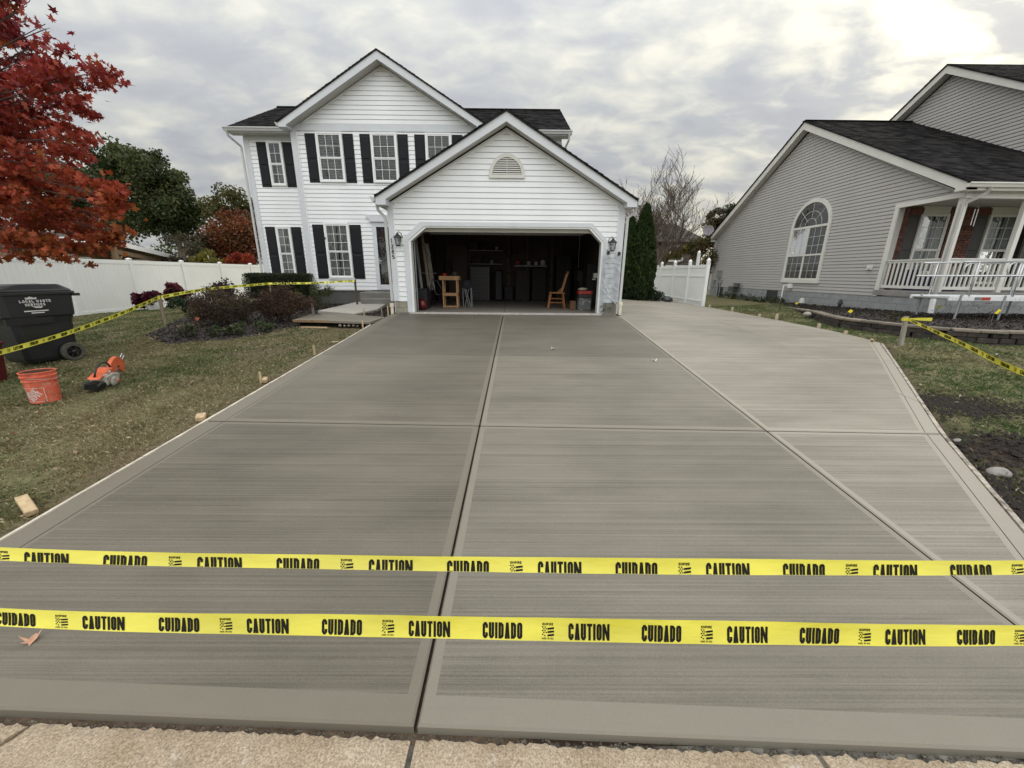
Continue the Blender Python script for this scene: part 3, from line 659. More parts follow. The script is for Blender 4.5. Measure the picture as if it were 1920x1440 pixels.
# grass -----------------------------------------------------------------
def grass(name, n, region, lab, hscale, cols, dens_pow=1.0):
    x0, x1, y0, y1 = region; P = []; tries = 0
    while len(P) < n and tries < n*12:
        tries += 1
        x = random.uniform(x0, x1); y = random.uniform(y0, y1)
        dcam = math.hypot(x, y)
        if dcam > 5 and random.random() > (5/dcam)**1.15: continue
        if x < 0:
            if x > xl(y)-.05 and y < 10.5: continue
            if y > 9.0 and x > -5.6: continue
            if inpoly(x, y, BEDL): continue
        else:
            if x < xe(y)+.05: continue
            if x > 8.2 and 7.2 < y < 15.8 and inpoly(x, y, BEDR): continue
        d = dirt(x, y)
        if random.random() < d*1.05: continue
        P.append((x, y, gheight(x, y)-.004))
    P = np.array(P); n = len(P); nb = 4
    P = np.repeat(P, nb, 0)+np.concatenate([RNG.normal(0, .016, (n*nb, 2)), np.zeros((n*nb, 1))], 1)
    m = len(P); hd = RNG.uniform(0, 2*np.pi, m); h = hscale*RNG.uniform(.5, 1.3, m)*np.array([.75+.6*mn.noise(Vector((p[0]*2.2, p[1]*2.2, 8))) for p in P]); lean = RNG.uniform(.2, 1.1, m)*h
    w = .0017+.0020*np.clip(np.hypot(P[:, 0], P[:, 1])/6, 0, 2.4)
    dx, dy = np.cos(hd), np.sin(hd); px, py = -dy*w, dx*w
    V = np.zeros((m, 4, 3)); V[:, 0] = P+np.stack([px, py, 0*px], 1); V[:, 1] = P-np.stack([px, py, 0*px], 1)
    mid = P+np.stack([dx*lean*.35, dy*lean*.35, h*.65], 1); V[:, 2] = mid-np.stack([px, py, 0*px], 1)*.7; V[:, 3] = P+np.stack([dx*lean, dy*lean, h*.85], 1)
    F = np.stack([np.stack([np.arange(m)*4+i for i in f], 1) for f in ((0, 1, 2), (0, 2, 3))], 1).reshape(-1, 3)
    base = np.array([mn.noise(Vector((p[0]*.8, p[1]*.8, 1.3)))*1.1+mn.noise(Vector((p[0]*3.1, p[1]*3.1, 5)))*.55 for p in P])
    t = np.clip(.30+base*.75+RNG.normal(0, .13, m)+cols[3]*np.clip((7.5-P[:, 1])/5, 0, 1), 0, 1)[:, None]
    c = np.array(cols[0])*(1-t)+np.array(cols[1])*t; st = RNG.uniform(0, 1, m) < (.02+.20*t[:, 0]); c[st] = np.array(cols[2])*RNG.uniform(.6, 1.2, (st.sum(), 1))
    c *= RNG.uniform(.8, 1.2, (m, 1)); c = np.repeat(c, 4, 0)
    off = np.array([(x0+x1)/2, (y0+y1)/2, 0])
    me = raw_mesh(name, V.reshape(-1, 3)-off, F, c, [MATS['leaf']])
    link_top(name, me, tuple(off), lab, 'grass', kind='stuff')
# retaining bed outline of the neighbour (top edge of the wall)
RW = [(11.0, 15.5), (10.2, 13.75), (9.3, 11.9), (8.62, 10.45), (8.42, 9.8), (8.5, 9.0), (8.66, 8.35), (8.95, 7.8), (9.5, 7.5), (10.5, 7.42), (11.8, 7.40), (13.2, 7.45), (14.6, 7.6)]
BEDR = RW+[(14.6, 11.05), (12.0, 11.05), (12.0, 16.5), (11.4, 16.4)]
grass('lawn_grass', 78000, (-15, -3.2, 1.0, 20), 'patchy green and straw coloured lawn left of the driveway', .042, ((.088, .118, .040), (.25, .205, .11), (.44, .37, .24), .46))
grass('lawn_grass', 36000, (2.9, 15, 1.0, 17), 'thin green lawn right of the driveway', .046, ((.080, .120, .040), (.17, .155, .078), (.30, .25, .15), .08))
# fallen leaves and straw bits
P = []
while len(P) < 1300:
    x = random.uniform(-13, -3.5); y = random.uniform(1.4, 13)
    if x > xl(y)-.1 or inpoly(x, y, BEDL) or (y > 9 and x > -5.6): continue
    if random.random() > math.exp(-abs(x+6)/4): continue
    P.append((x, y, gheight(x, y)+random.uniform(.02, .045)))
leaf_cloud('fallen_leaves', np.array(P), .040, [(.13, .08, .045), (.30, .21, .12), (.42, .33, .22), (.16, .06, .03)], 'diamond', kind='stuff', lab='dry tan leaves scattered over the left lawn', cat='leaves', flat=.35)
P = []
while len(P) < 160:
    x = random.uniform(3.5, 12); y = random.uniform(2, 10)
    if x < xe(y)+.1 or inpoly(x, y, BEDR): continue
    P.append((x, y, gheight(x, y)+random.uniform(.02, .04)))
leaf_cloud('fallen_leaves', np.array(P), .055, [(.20, .15, .10), (.42, .36, .28)], 'diamond', kind='stuff', lab='a few pale leaves on the right lawn', cat='leaves', flat=.35)
# clods of dug soil on the right
P = []
while len(P) < 4200:
    x, y = random.choice([(random.gauss(4.95, .75), random.gauss(3.4, .22)), (random.gauss(5.7, .4), random.gauss(4.6, .2)), (random.gauss(4.1, .25), random.gauss(2.6, .3))])
    if x < xe(y)+.07: continue
    P.append((x, y, gheight(x, y)+random.uniform(-.005, .015)))
V = []; F = []
for x, y, z in P:
    s = random.uniform(.006, .028)*random.random()+.006; o = len(V); r = [random.uniform(.6, 1.2)*s for _ in range(6)]
    V += [(x-r[0], y-r[1], z), (x+r[2], y-r[1]*.7, z), (x+r[2]*.8, y+r[3], z), (x-r[0]*.9, y+r[4], z), (x+r[5]*.2, y, z+s)]
    F += [(o, o+1, o+4), (o+1, o+2, o+4), (o+2, o+3, o+4), (o+3, o, o+4)]
mb = MB(); mb.add(V, F); solo('soil_clods', mb, pm('wet_soil', (.022, .016, .013), .95, .4, 30, .5, 60), 'heap of dark dug soil beside the right driveway edge', 'soil', kind='stuff')
def TY(Y0): return lambda u, n, v: (u, Y0-n, v)
def TX(X0): return lambda u, n, v: (X0-n, -u, v)
def siding(root, T, region, z0, z1, ex, mat, name='siding_board', d=.0175, gap=.011):
    z = z0; k = 0
    while z < z1-.01:
        zt = min(z+ex, z1); mid = region((z+zt)/2); a = region(z+.001); b = region(zt-.001)
        if len(a) != len(mid): a = mid
        if len(b) != len(mid): b = mid
        for (a0, a1), (b0, b1) in zip(a, b):
            mb = MB(T)
            if a1-a0 < .02: continue
            if b1 < b0: b0 = b1 = (b0+b1)/2
            dd = d*random.uniform(.92, 1.08)
            zq = zt-gap; mb.add([(a0, dd, z), (a1, dd, z), (b1, .006, zq), (b0, .006, zq), (a0, -.013, z+.002), (a1, -.013, z+.002), (b1, -.013, zq), (b0, -.013, zq)],
                   [(0, 1, 2, 3), (4, 5, 1, 0), (3, 2, 6, 7)])
            part(name, mb, mat, root)
        z += ex; k += 1
def boxes(name, L_, mat, root, T=None, **k):
    for b in L_: mb = MB(T); mb.box(*b); part(name, mb, mat, root, **k)
def frame_rect(mb, u0, u1, v0, v1, w, n0, n1):
    mb.box(u0, u1, n0, n1, v1-w, v1); mb.box(u0, u1, n0, n1, v0, v0+w); mb.box(u0, u0+w, n0, n1, v0+w, v1-w); mb.box(u1-w, u1, n0, n1, v0+w, v1-w)
def window(root, T, u0, u1, v0, v1, cols, rt, rb, inside='blinds', frm=None, wf=.055, parent_label=None):
    frm = frm or WTRIM
    mb = MB(T); frame_rect(mb, u0, u1, v0, v1, wf, .0, .068)
    w = part('window', mb, frm, root, bevel=.004)
    a0, a1, b0, b1 = u0+wf, u1-wf, v0+wf, v1-wf; mid = (b0+b1)/2
    # sashes: upper one proud
    s = .032
    mb = MB(T); frame_rect(mb, a0, a1, mid-s/2, b1, s, .034, .058); part('sash', mb, frm, w)
    mb = MB(T); frame_rect(mb, a0, a1, b0, mid-s/2+.001, s, .022, .044); part('sash', mb, frm, w)
    for (q0, q1, rows, n0) in ((mid+s/2, b1-s, rt, .046), (b0+s, mid-s/2-s, rb, .036)):
        g = .013; mb = MB(T); pw = (a1-a0-2*s)/cols; ph = (q1-q0)/rows
        for i in range(1, cols): x = a0+s+pw*i; mb.box(x-g/2, x+g/2, n0, n0+.007, q0, q1)
        for j in range(1, rows): y = q0+ph*j; mb.box(a0+s, a1-s, n0+.0005, n0+.0065, y-g/2, y+g/2)
        part('muntins', mb, frm, w)
        for i in range(cols):
            for j in range(rows):
                mb = MB(T); x = a0+s+pw*i; y = q0+ph*j; n = n0-.003; mb.add([(x+.004, n, y+.004), (x+pw-.004, n, y+.004), (x+pw-.004, n, y+ph-.004), (x+.004, n, y+ph-.004)], [(0, 1, 2, 3)]); part('pane', mb, MATS['glass'], w)
    mb = MB(T); mb.add([(a0, .0185, b0), (a1, .0185, b0), (a1, .0185, b1), (a0, .0185, b1)], [(0, 1, 2, 3)]);
    part('dark_room', mb, DARK, w)
    if inside == 'blinds':
        mb = MB(T); z = b0+.02
        while z < b1-.02: mb.add([(a0+.005, .0195, z), (a1-.005, .0195, z), (a1-.005, .0215, z+.030), (a0+.005, .0215, z+.030)], [(0, 1, 2, 3)]); z += .047
        part('blind_slats', mb, pm('blind', (.15, .15, .15), .7, .05, 4), w)
    elif inside == 'curtain':
        mb = MB(T); n = 60
        for side_ in (0, 1):
            P = []; ua = a0+.01 if side_ == 0 else a0+(a1-a0)*.54; ub = a0+(a1-a0)*.46 if side_ == 0 else a1-.01
            for i in range(n+1): t = i/n; P.append((ua+(ub-ua)*t, .0245+.0042*math.sin(t*34)+.0012*math.sin(t*71)))
            mb.add([(p[0], p[1], b0+.01) for p in P]+[(p[0], p[1], b1-.01) for p in P], [(i, i+1, n+2+i, n+1+i) for i in range(n)])
        part('curtain', mb, pm('curtain', (.20, .20, .19), .9, .1, 4), w)
    return w
def shutter(root, T, u0, u1, v0, v1, mat=BLACK, n=.016):
    mb = MB(T); mb.box(u0, u1, n-.012, n+.014, v0, v1); s = part('shutter', mb, mat, root, bevel=.003)
    w = (u1-u0); m = v0+(v1-v0)*.47
    for a, b in ((v0+.07, m-.035), (m+.035, v1-.07)):
        mb = MB(T); f = .045; mb.add([(u0+f, n+.0145, a), (u1-f, n+.0145, a), (u1-f, n+.0145, b), (u0+f, n+.0145, b), (u0+f+.025, n+.026, a+.025), (u1-f-.025, n+.026, a+.025), (u1-f-.025, n+.026, b-.025), (u0+f+.025, n+.026, b-.025)],
               [(4, 5, 6, 7), (0, 1, 5, 4), (1, 2, 6, 5), (2, 3, 7, 6), (3, 0, 4, 7)]); part('raised_panel', mb, mat, s)
    return s
def roof_plane(root, quad, thick=.035, parent_name='roof', tab=.30, ex=.145, mat=SHING, deck=None):
    """quad: eave-left, eave-right, ridge-right, ridge-left (seen from outside, counter-clockwise)"""
    a, b, c, d = [Vector(p) for p in quad]; n = (b-a).cross(d-a).normalized()
    mb = MB(); lo = [p-n*thick for p in (a, b, c, d)]
    mb.add([a, b, c, d]+lo, [(0, 1, 2, 3), (7, 6, 5, 4), (0, 4, 5, 1), (1, 5, 6, 2), (2, 6, 7, 3), (3, 7, 4, 0)])
    r = part(parent_name, mb, deck or mat, root)
    V = []; F = []; H = ((d-a).length+(c-b).length)/2; rows = int(H/ex); rn = random.Random(3)
    for j in range(rows):
        t0 = j/rows; t1 = min(1, (j+1.05)/rows); p0 = a.lerp(d, t0); p1 = b.lerp(c, t0); q0 = a.lerp(d, t1); q1 = b.lerp(c, t1); Lr = (p1-p0).length; Lq = (q1-q0).length
        nt_ = max(1, int(Lr/tab)); off = rn.random()*tab
        xs = [0]+[min(Lr, off+i*tab*rn.uniform(.96, 1.04)) for i in range(nt_+2)]+[Lr]; xs = sorted(set(round(x, 4) for x in xs if x <= Lr))
        for x0, x1 in zip(xs, xs[1:]):
            if x1-x0 < .03: continue
            g = .004; hh = .010 if rn.random() < .6 else .018
            e = rn.uniform(-.012, .008)
            dn = (d-a).normalized()
            P0 = p0.lerp(p1, (x0+g)/Lr)+dn*e; P1 = p0.lerp(p1, (x1-g)/Lr)+dn*e; Q0 = q0.lerp(q1, (x0+g)/Lr); Q1 = q0.lerp(q1, (x1-g)/Lr)
            o = len(V); V += [P0+n*.002, P1+n*.002, P0+n*hh, P1+n*hh, Q0+n*.003, Q1+n*.003]
            F += [(o, o+1, o+3, o+2), (o+2, o+3, o+5, o+4)]
    mb = MB(); mb.add(V, F); part('shingles', mb, mat, r, kind='stuff')
    return r
def gutter(root, p, q, out, mat=GUTT, size=.11):
    """K-style trough from p to q, out = horizontal outward unit vector"""
    p = Vector(p); q = Vector(q); o = Vector(out); z = Vector((0, 0, 1)); prof = [(0, 0), (0, -size), (size*.62, -size), (size*.80, -size*.5), (size, -size*.28), (size, 0), (size-.012, 0), (size-.012, -.02), (.01, -.02)]
    mb = MB(); n = len(prof); P = [p+o*a+z*b for a, b in prof]+[q+o*a+z*b for a, b in prof]
    mb.add(P, [tuple(range(n)), tuple(range(2*n-1, n-1, -1))]+[(i, (i+1) % n, n+(i+1) % n, n+i) for i in range(n)]); return part('gutter', mb, mat, root)
def downspout(root, pts, mat=GUTT, w=.065, d=.05, label=None):
    mb = MB()
    for a, b in zip(pts, pts[1:]):
        a = Vector(a); b = Vector(b); e = (b-a).normalized()*.01; mb.bar(a-e, b+e, w, d, up=(0, 1, .01))
    return part('downspout', mb, mat, root, bevel=.006, label=label)
def blocks(root, T, u0, u1, v0, v1, mat, bl=.40, bh=.20, name='block', n0=-.02, n1=.004, base_mat=None):
    rows = max(1, round((v1-v0)/bh)); bh = (v1-v0)/rows
    me = None
    for j in range(rows):
        u = u0-(bl/2 if j % 2 else 0)
        while u < u1-.01:
            a = max(u, u0); b = min(u+bl, u1)
            if b-a > .03:
                mb = MB(T); e = random.uniform(-.002, .003); mb.box(a+.004, b-.004, n0, n1+e, v0+j*bh+.004, v0+(j+1)*bh-.004); part(name, mb, mat, root, bevel=.004)
            u += bl
    mb = MB(T); mb.box(u0, u1, n0-.10, n1-.008, v0, v1); part('foundation', mb, base_mat or MORTAR, root)

# =============================================================== white house
house = thing('house', (-3.6, 15.2, .7), 'white two storey house with black shutters and an open two car garage', 'house')
GY = 10.5; GT = TY(GY); EXG = .127
ax, az, gs = -.12, 5.09, .565
def greg(z):
    half = (az-z)/gs; L_, R_ = max(-2.955, ax-half), min(2.715, ax+half)
    if R_ <= L_: return []
    # door opening (outer trim outline)
    if z < 3.02:
        if z < 2.62: a, b = -2.72, 2.44
        else: t = (z-2.62)/.42; a, b = -2.72+.42*t, 2.44-.42*t
        return [(L_, a), (b, R_)]
    return [(L_, R_)]
siding(house, GT, greg, 1.09, 5.07, EXG, WHITE)
# wall core behind the siding, with the opening left out
mb = MB(); W0, W1 = 10.514, 10.62
out = [(-3.10, .78), (-2.74, .78), (-2.74, 2.64), (-2.31, 3.05), (2.06, 3.05), (2.46, 2.64), (2.46, .78), (2.88, .78), (2.88, 3.48), (ax, 5.18), (-3.10, 3.48)]
mb.prism([(-3.10, .78), (-2.74, .78), (-2.74, 3.05), (-3.10, 3.05)], W0, W1); mb.prism([(2.46, .78), (2.88, .78), (2.88, 3.05), (2.46, 3.05)], W0, W1)
mb.prism([(-3.10, 3.05), (2.88, 3.05), (2.88, 3.48), (ax, 5.18), (-3.10, 3.48)], W0, W1)
mb.prism([(-2.74, 2.64), (-2.31, 3.05), (-2.74, 3.05)], W0, W1); mb.prism([(2.46, 2.64), (2.46, 3.05), (2.06, 3.05)], W0, W1)
part('garage_front_wall', mb, WTRIM, house)
for u0, u1 in ((-3.11, -2.955), (2.715, 2.885)):
    mb = MB(GT); mb.box(u0, u1, -.02, .028, 1.09, 3.52); part('corner_trim', mb, TRIM, house, bevel=.004)
    e = u1 if u0 < 0 else u0
    mb = MB(GT); mb.box(e-.006, e+.006, -.01, .034, 1.09, 3.46); part('trim_strip', mb, WTRIM, house)
for u0, u1 in ((-3.08, -2.73), (2.45, 2.86)):
    blocks(house, GT, u0, u1, .74, 1.085, BLOCKT, .20, .17, base_mat=MORTAR)
# moulding along the gable
for s in (-1, 1):
    e = -2.955 if s < 0 else 2.715; zz = az-abs(e-ax)*gs
    mb = MB(GT); mb.prism([(ax, az+.02), (ax, az-.015), (e, zz-.015), (e, zz+.02)], .0, .026, 'y'); part('gable_moulding', mb, WTRIM, house)
# frieze strip between siding and soffit
def rake(root, y0, y1, apex, le, re, hb, drop, mat, mats, lw, rw, wall_y, slope):
    """rake boards at y0..y1. apex (u,z), left eave (u,z), right eave (u,z) = upper edge; hb board height; drop = lower corner z"""
    for s, (eu, ez), wu in ((-1, le, lw), (1, re, rw)):
        iu = wu; iz = ez+(apex[1]-ez)*(abs(eu-iu)/abs(apex[0]-eu))-hb
        poly = [(apex[0], apex[1]), (eu, ez), (eu, drop), (iu, drop), (iu, iz), (apex[0], apex[1]-hb)]
        mb = MB(); mb.prism(poly, y0, y1, 'y'); r = part('rake_board', mb, mat, root)
        # sloped soffit from the rake back to the wall, and the boxed eave end
        mb = MB(); mb.prism([(apex[0], apex[1]-hb+.03), (iu, iz+.03), (iu, iz+.015), (apex[0], apex[1]-hb+.015)], y1, wall_y, 'y'); part('soffit', mb, mats, root)
        mb = MB(); mb.prism([(eu, ez-.03), (eu, drop+.004), (iu, drop+.004), (iu, iz+.02)], y1, wall_y+.02, 'y'); part('eave_box', mb, mat, root)
rake(house, 10.17, 10.20, (ax, 5.40), (-3.28, 3.60), (3.07, 3.565), .205, 3.405, TRIM, SOFF, -3.04, 2.83, 10.498, gs)
# garage roof (two slopes, seen only on edge) and its gutters
roof_plane(house, [(-3.30, 15.1, 3.60), (-3.30, 10.13, 3.60), (ax, 10.13, 5.44), (ax, 15.1, 5.44)])
roof_plane(house, [(3.09, 10.13, 3.57), (3.09, 15.1, 3.57), (ax, 15.1, 5.44), (ax, 10.13, 5.44)])
gutter(house, (-3.30, 10.16, 3.59), (-3.30, 14.25, 3.59), (-1, 0, 0)); gutter(house, (3.09, 14.9, 3.56), (3.09, 10.16, 3.56), (1, 0, 0))
for s, x0 in ((-1, -3.29), (1, 3.08)):
    mb = MB(); mb.box(min(x0, x0-s*.26), max(x0, x0-s*.26), 10.52, 14.2, 3.40, 3.42); part('eave_soffit', mb, SOFF, house)
    mb = MB(); mb.box(x0-.01, x0+.01, 10.2, 14.2, 3.41, 3.58); part('fascia', mb, TRIM, house)
downspout(house, [(-3.35, 10.45, 3.48), (-3.33, 10.46, 3.32), (-3.17, 10.47, 3.16), (-3.15, 10.47, 1.10)])
downspout(house, [(3.15, 10.45, 3.46), (3.12, 10.46, 3.34), (2.95, 10.47, 3.20), (2.93, 10.47, 1.02)])
PVC = pm('pvc_pipe', (.62, .56, .46), .5, .12, 8)
for x, z0 in ((-3.16, .70), (2.945, .78)):
    mb = MB(); mb.tube([(x, 10.44, z0), (x, 10.45, z0+.33)], .042, 10); mb.tube([(x, 10.44, z0+.24), (x, 10.45, z0+.34)], .054, 10); part('drain_pipe', mb, PVC, house)
# garage side walls
mb = MB(); mb.box(-3.10, -2.98, 10.62, 15.1, .6, 3.45); part('garage_side_wall', mb, WHITE, house)
mb = MB(); mb.box(2.76, 2.88, 10.62, 16.4, .6, 3.45); part('garage_side_wall', mb, WHITE, house)
# door surround with clipped corners
def band(inner, outer, n0, n1, name, mat):
    for i in range(len(inner)-1):
        mb = MB(GT); mb.prism([inner[i], outer[i], outer[i+1], inner[i+1]], n0, n1, 'y'); part(name, mb, mat, house)
inn = [(-2.57, .79), (-2.57, 2.60), (-2.16, 2.93), (2.00, 2.93), (2.34, 2.60), (2.34, .79)]
mid_ = [(-2.625, .79), (-2.625, 2.625), (-2.20, 2.965), (2.03, 2.965), (2.385, 2.625), (2.385, .79)]
outr = [(-2.745, .79), (-2.745, 2.665), (-2.30, 3.065), (2.07, 3.065), (2.475, 2.665), (2.475, .79)]
band(mid_, outr, -.01, .034, 'door_trim', TRIM); band(inn, mid_, -.06, .012, 'door_stop', WTRIM)
inj = [(u, v) for u, v in inn]
mb = MB(GT)
for i in range(5):
    (a, b), (c, d) = inj[i], inj[i+1]; mb.add([(a, -.06, b), (c, -.06, d), (c, -.22, d), (a, -.22, b)], [(0, 1, 2, 3)])
part('door_jamb', mb, CREAM, house)
# raised sectional door under the ceiling and header
mb = MB(); mb.box(-2.45, 2.25, 10.75, 12.9, 2.985, 3.03); gd = part('garage_door', mb, CREAM, house)
mb = MB(); mb.box(-2.5, 2.3, 10.70, 10.74, 2.85, 3.04); part('door_bottom_section', mb, CREAM, gd)
for x in (-2.55, 2.38):
    mb = MB(); mb.bar((x, 10.80, .82), (x, 10.80, 2.7), .03); mb.bar((x, 10.80, 2.7), (x, 11.1, 2.96), .03); mb.bar((x, 11.1, 2.96), (x, 13.2, 3.0), .03); part('door_track', mb, STEEL, house)
# interior
mb = MB(); mb.box(-2.97, 2.75, 16.3, 16.36, .7, 3.4); part('garage_back_wall', mb, INW, house)
boxes('garage_lining', [(-2.978, -2.972, 10.63, 16.3, .7, 3.4), (2.752, 2.758, 10.63, 16.3, .7, 3.4)], INW, house)
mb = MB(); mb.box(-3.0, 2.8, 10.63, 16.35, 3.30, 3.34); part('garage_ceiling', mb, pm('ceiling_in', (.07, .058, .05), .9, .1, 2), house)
mb = MB(); mb.box(-2.97, -.165, 10.425, 16.3, .6, .800); part('garage_floor', mb, CONF, house)
mb = MB(); mb.box(-.155, 2.75, 10.425, 16.3, .6, .800); part('garage_floor', mb, CONF, house)
mb = MB(); mb.box(-2.70, 2.45, 10.424, 10.455, .70, .812); part('door_sill', mb, pm('sill_pale', (.42, .40, .37), .7, .15, 9), house)
# inner door, pale studs and shelves on the back wall
mb = MB(); mb.box(-2.52, -1.75, 16.26, 16.298, .82, 2.9); part('inner_door', mb, pm('inner_door', (.065, .038, .027), .6, .1, 2), house)
for x in (-2.60, -1.70, .62, 1.62, 1.95, -.12):
    mb = MB(); mb.box(x, x+.09, 16.22, 16.297, .82, 3.3); part('stud', mb, pm('stud', (.085, .068, .05), .8, .15, 5), house)
mb = MB(); mb.box(-1.66, -.33, 15.95, 16.2, 2.68, 2.71); part('shelf', mb, pm('shelfb', (.30, .29, .27), .7, .1, 5), house)
mb = MB(); mb.box(-1.66, -.33, 15.95, 16.2, 2.17, 2.20); part('shelf', mb, pm('shelfb', (.30, .29, .27), .7, .1, 5), house)
mb = MB(); mb.box(.15, 1.45, 15.9, 16.2, 2.10, 2.15); part('shelf', mb, pm('shelfb', (.30, .29, .27), .7, .1, 5), house)
# gable vent (half round)
def arc(cx, cz, rx, rz, n=16, a0=0, a1=math.pi): return [(cx+rx*math.cos(a0+(a1-a0)*i/n), cz+rz*math.sin(a0+(a1-a0)*i/n)) for i in range(n+1)]
vx, vz = -.105, 4.13
mb = MB(GT); o_ = arc(vx, vz, .44, .49); i_ = arc(vx, vz, .36, .405)
for i in range(16): mb.prism([o_[i], o_[i+1], i_[i+1], i_[i]], 0, .05, 'y')
mb.box(vx-.44, vx+.44, 0, .055, vz-.055, vz+.02)
vent = part('gable_vent', mb, CREAM, house)
mb = MB(GT); mb.prism([p for p in arc(vx, vz, .37, .41)], -.03, .017, 'y'); part('vent_back', mb, pm('vent_back', (.10, .095, .08), .8, .1, 5), vent)
z = vz+.03
while z < vz+.40:
    t = (z+.015-vz)/.405; h = .355*math.sqrt(max(.0, 1-t*t))
    if h > .04: mb = MB(GT); mb.add([(vx-h, .042, z), (vx+h, .042, z), (vx+h, .018, z+.034), (vx-h, .018, z+.034), (vx-h, .042, z+.006), (vx+h, .042, z+.006)], [(0, 1, 5, 4), (4, 5, 2, 3)]); part('louver', mb, CREAM, vent)
    z += .047
mb = MB(GT); mb.box(vx-.006, vx+.006, .043, .047, vz+.02, vz+.38); part('vent_mullion', mb, CREAM, vent)
# wall lanterns
def lantern(cx, cz, flip):
    T = GT; mb = MB(T); mb.box(cx+flip*.10-.055, cx+flip*.10+.055, .018, .035, cz-.07, cz+.16); l = part('wall_lantern', mb, WTRIM, house, bevel=.012)
    mb = MB(T); c = (cx, .13, cz)
    mb.lathe([(.012, .21), (.03, .20), (.035, .17), (.105, .115), (.118, .095), (.10, .09)], c, 8); mb.lathe([(.055, -.10), (.06, -.085), (.03, -.115)], c, 8)
    mb.tube([(cx+flip*.10, .03, cz+.10), (cx+flip*.10, .12, cz+.19), (cx+flip*.03, .14, cz+.235), (cx, .13, cz+.20)], .010, 6)
    for k in range(6): t = k*math.pi/3; mb.bar((cx+.055*math.cos(t), .13+.055*math.sin(t), cz-.09), (cx+.085*math.cos(t), .13+.085*math.sin(t), cz+.09), .007)
    part('lantern_cap', mb, BLKM, l)
    mb = MB(T); mb.lathe([(.045, -.085), (.062, .0), (.075, .085)], c, 12, cap=False); part('lantern_glass', mb, MATS['glass'], l)
    mb = MB(T); mb.lathe([(.016, -.09), (.018, .0), (.010, .03)], c, 8); part('bulb', mb, LINT, l)
lantern(-2.865, 2.58, 1); lantern(2.60, 2.50, -1)
# light sensors / cable clips on the right pier
for u, v in ((2.52, 2.36), (2.80, 2.34)):
    mb = MB(GT); mb.box(u-.03, u+.03, .03, .085, v-.045, v+.045); mb.box(u-.012, u+.02, .085, .10, v-.03, v+.02); part('sensor', mb, BLKM, house, bevel=.006)

# block letters and digits as stroke outlines -----------------------------
def stroke(mb, pts, w, f, closed=False):
    """thick 2D polyline with mitred corners; f maps (x,y)->point"""
    n = len(pts); Lp = []; Rp = []
    for i in range(n):
        p = Vector(pts[i]).to_2d(); a = Vector(pts[i-1] if (i or closed) else pts[i]).to_2d(); b = Vector(pts[(i+1) % n] if (i < n-1 or closed) else pts[i]).to_2d()
        d1 = (p-a); d2 = (b-p); d1 = d1.normalized() if d1.length > 1e-6 else d2.normalized(); d2 = d2.normalized() if d2.length > 1e-6 else d1
        n1 = Vector((-d1.y, d1.x)); n2 = Vector((-d2.y, d2.x)); m = (n1+n2); m = m.normalized() if m.length > 1e-5 else n1; k = w/2/max(.45, m.dot(n1)); Lp.append(p+m*k); Rp.append(p-m*k)
    V = [f(*p) for p in Lp]+[f(*p) for p in Rp]; m = n if closed else n-1
    mb.add(V, [(i, (i+1) % n, n+(i+1) % n, n+i) for i in range(m)])
def rr(x0, x1, y0, y1, r, a=0, b=360, n=4):
    c = [(x1-r, y1-r, 0), (x0+r, y1-r, 90), (x0+r, y0+r, 180), (x1-r, y0+r, 270)]; P = []
    for cx, cy, s in c:
        for i in range(n+1): t = math.radians(s+90*i/n); P.append((cx+r*math.cos(t), cy+r*math.sin(t)))
    return P
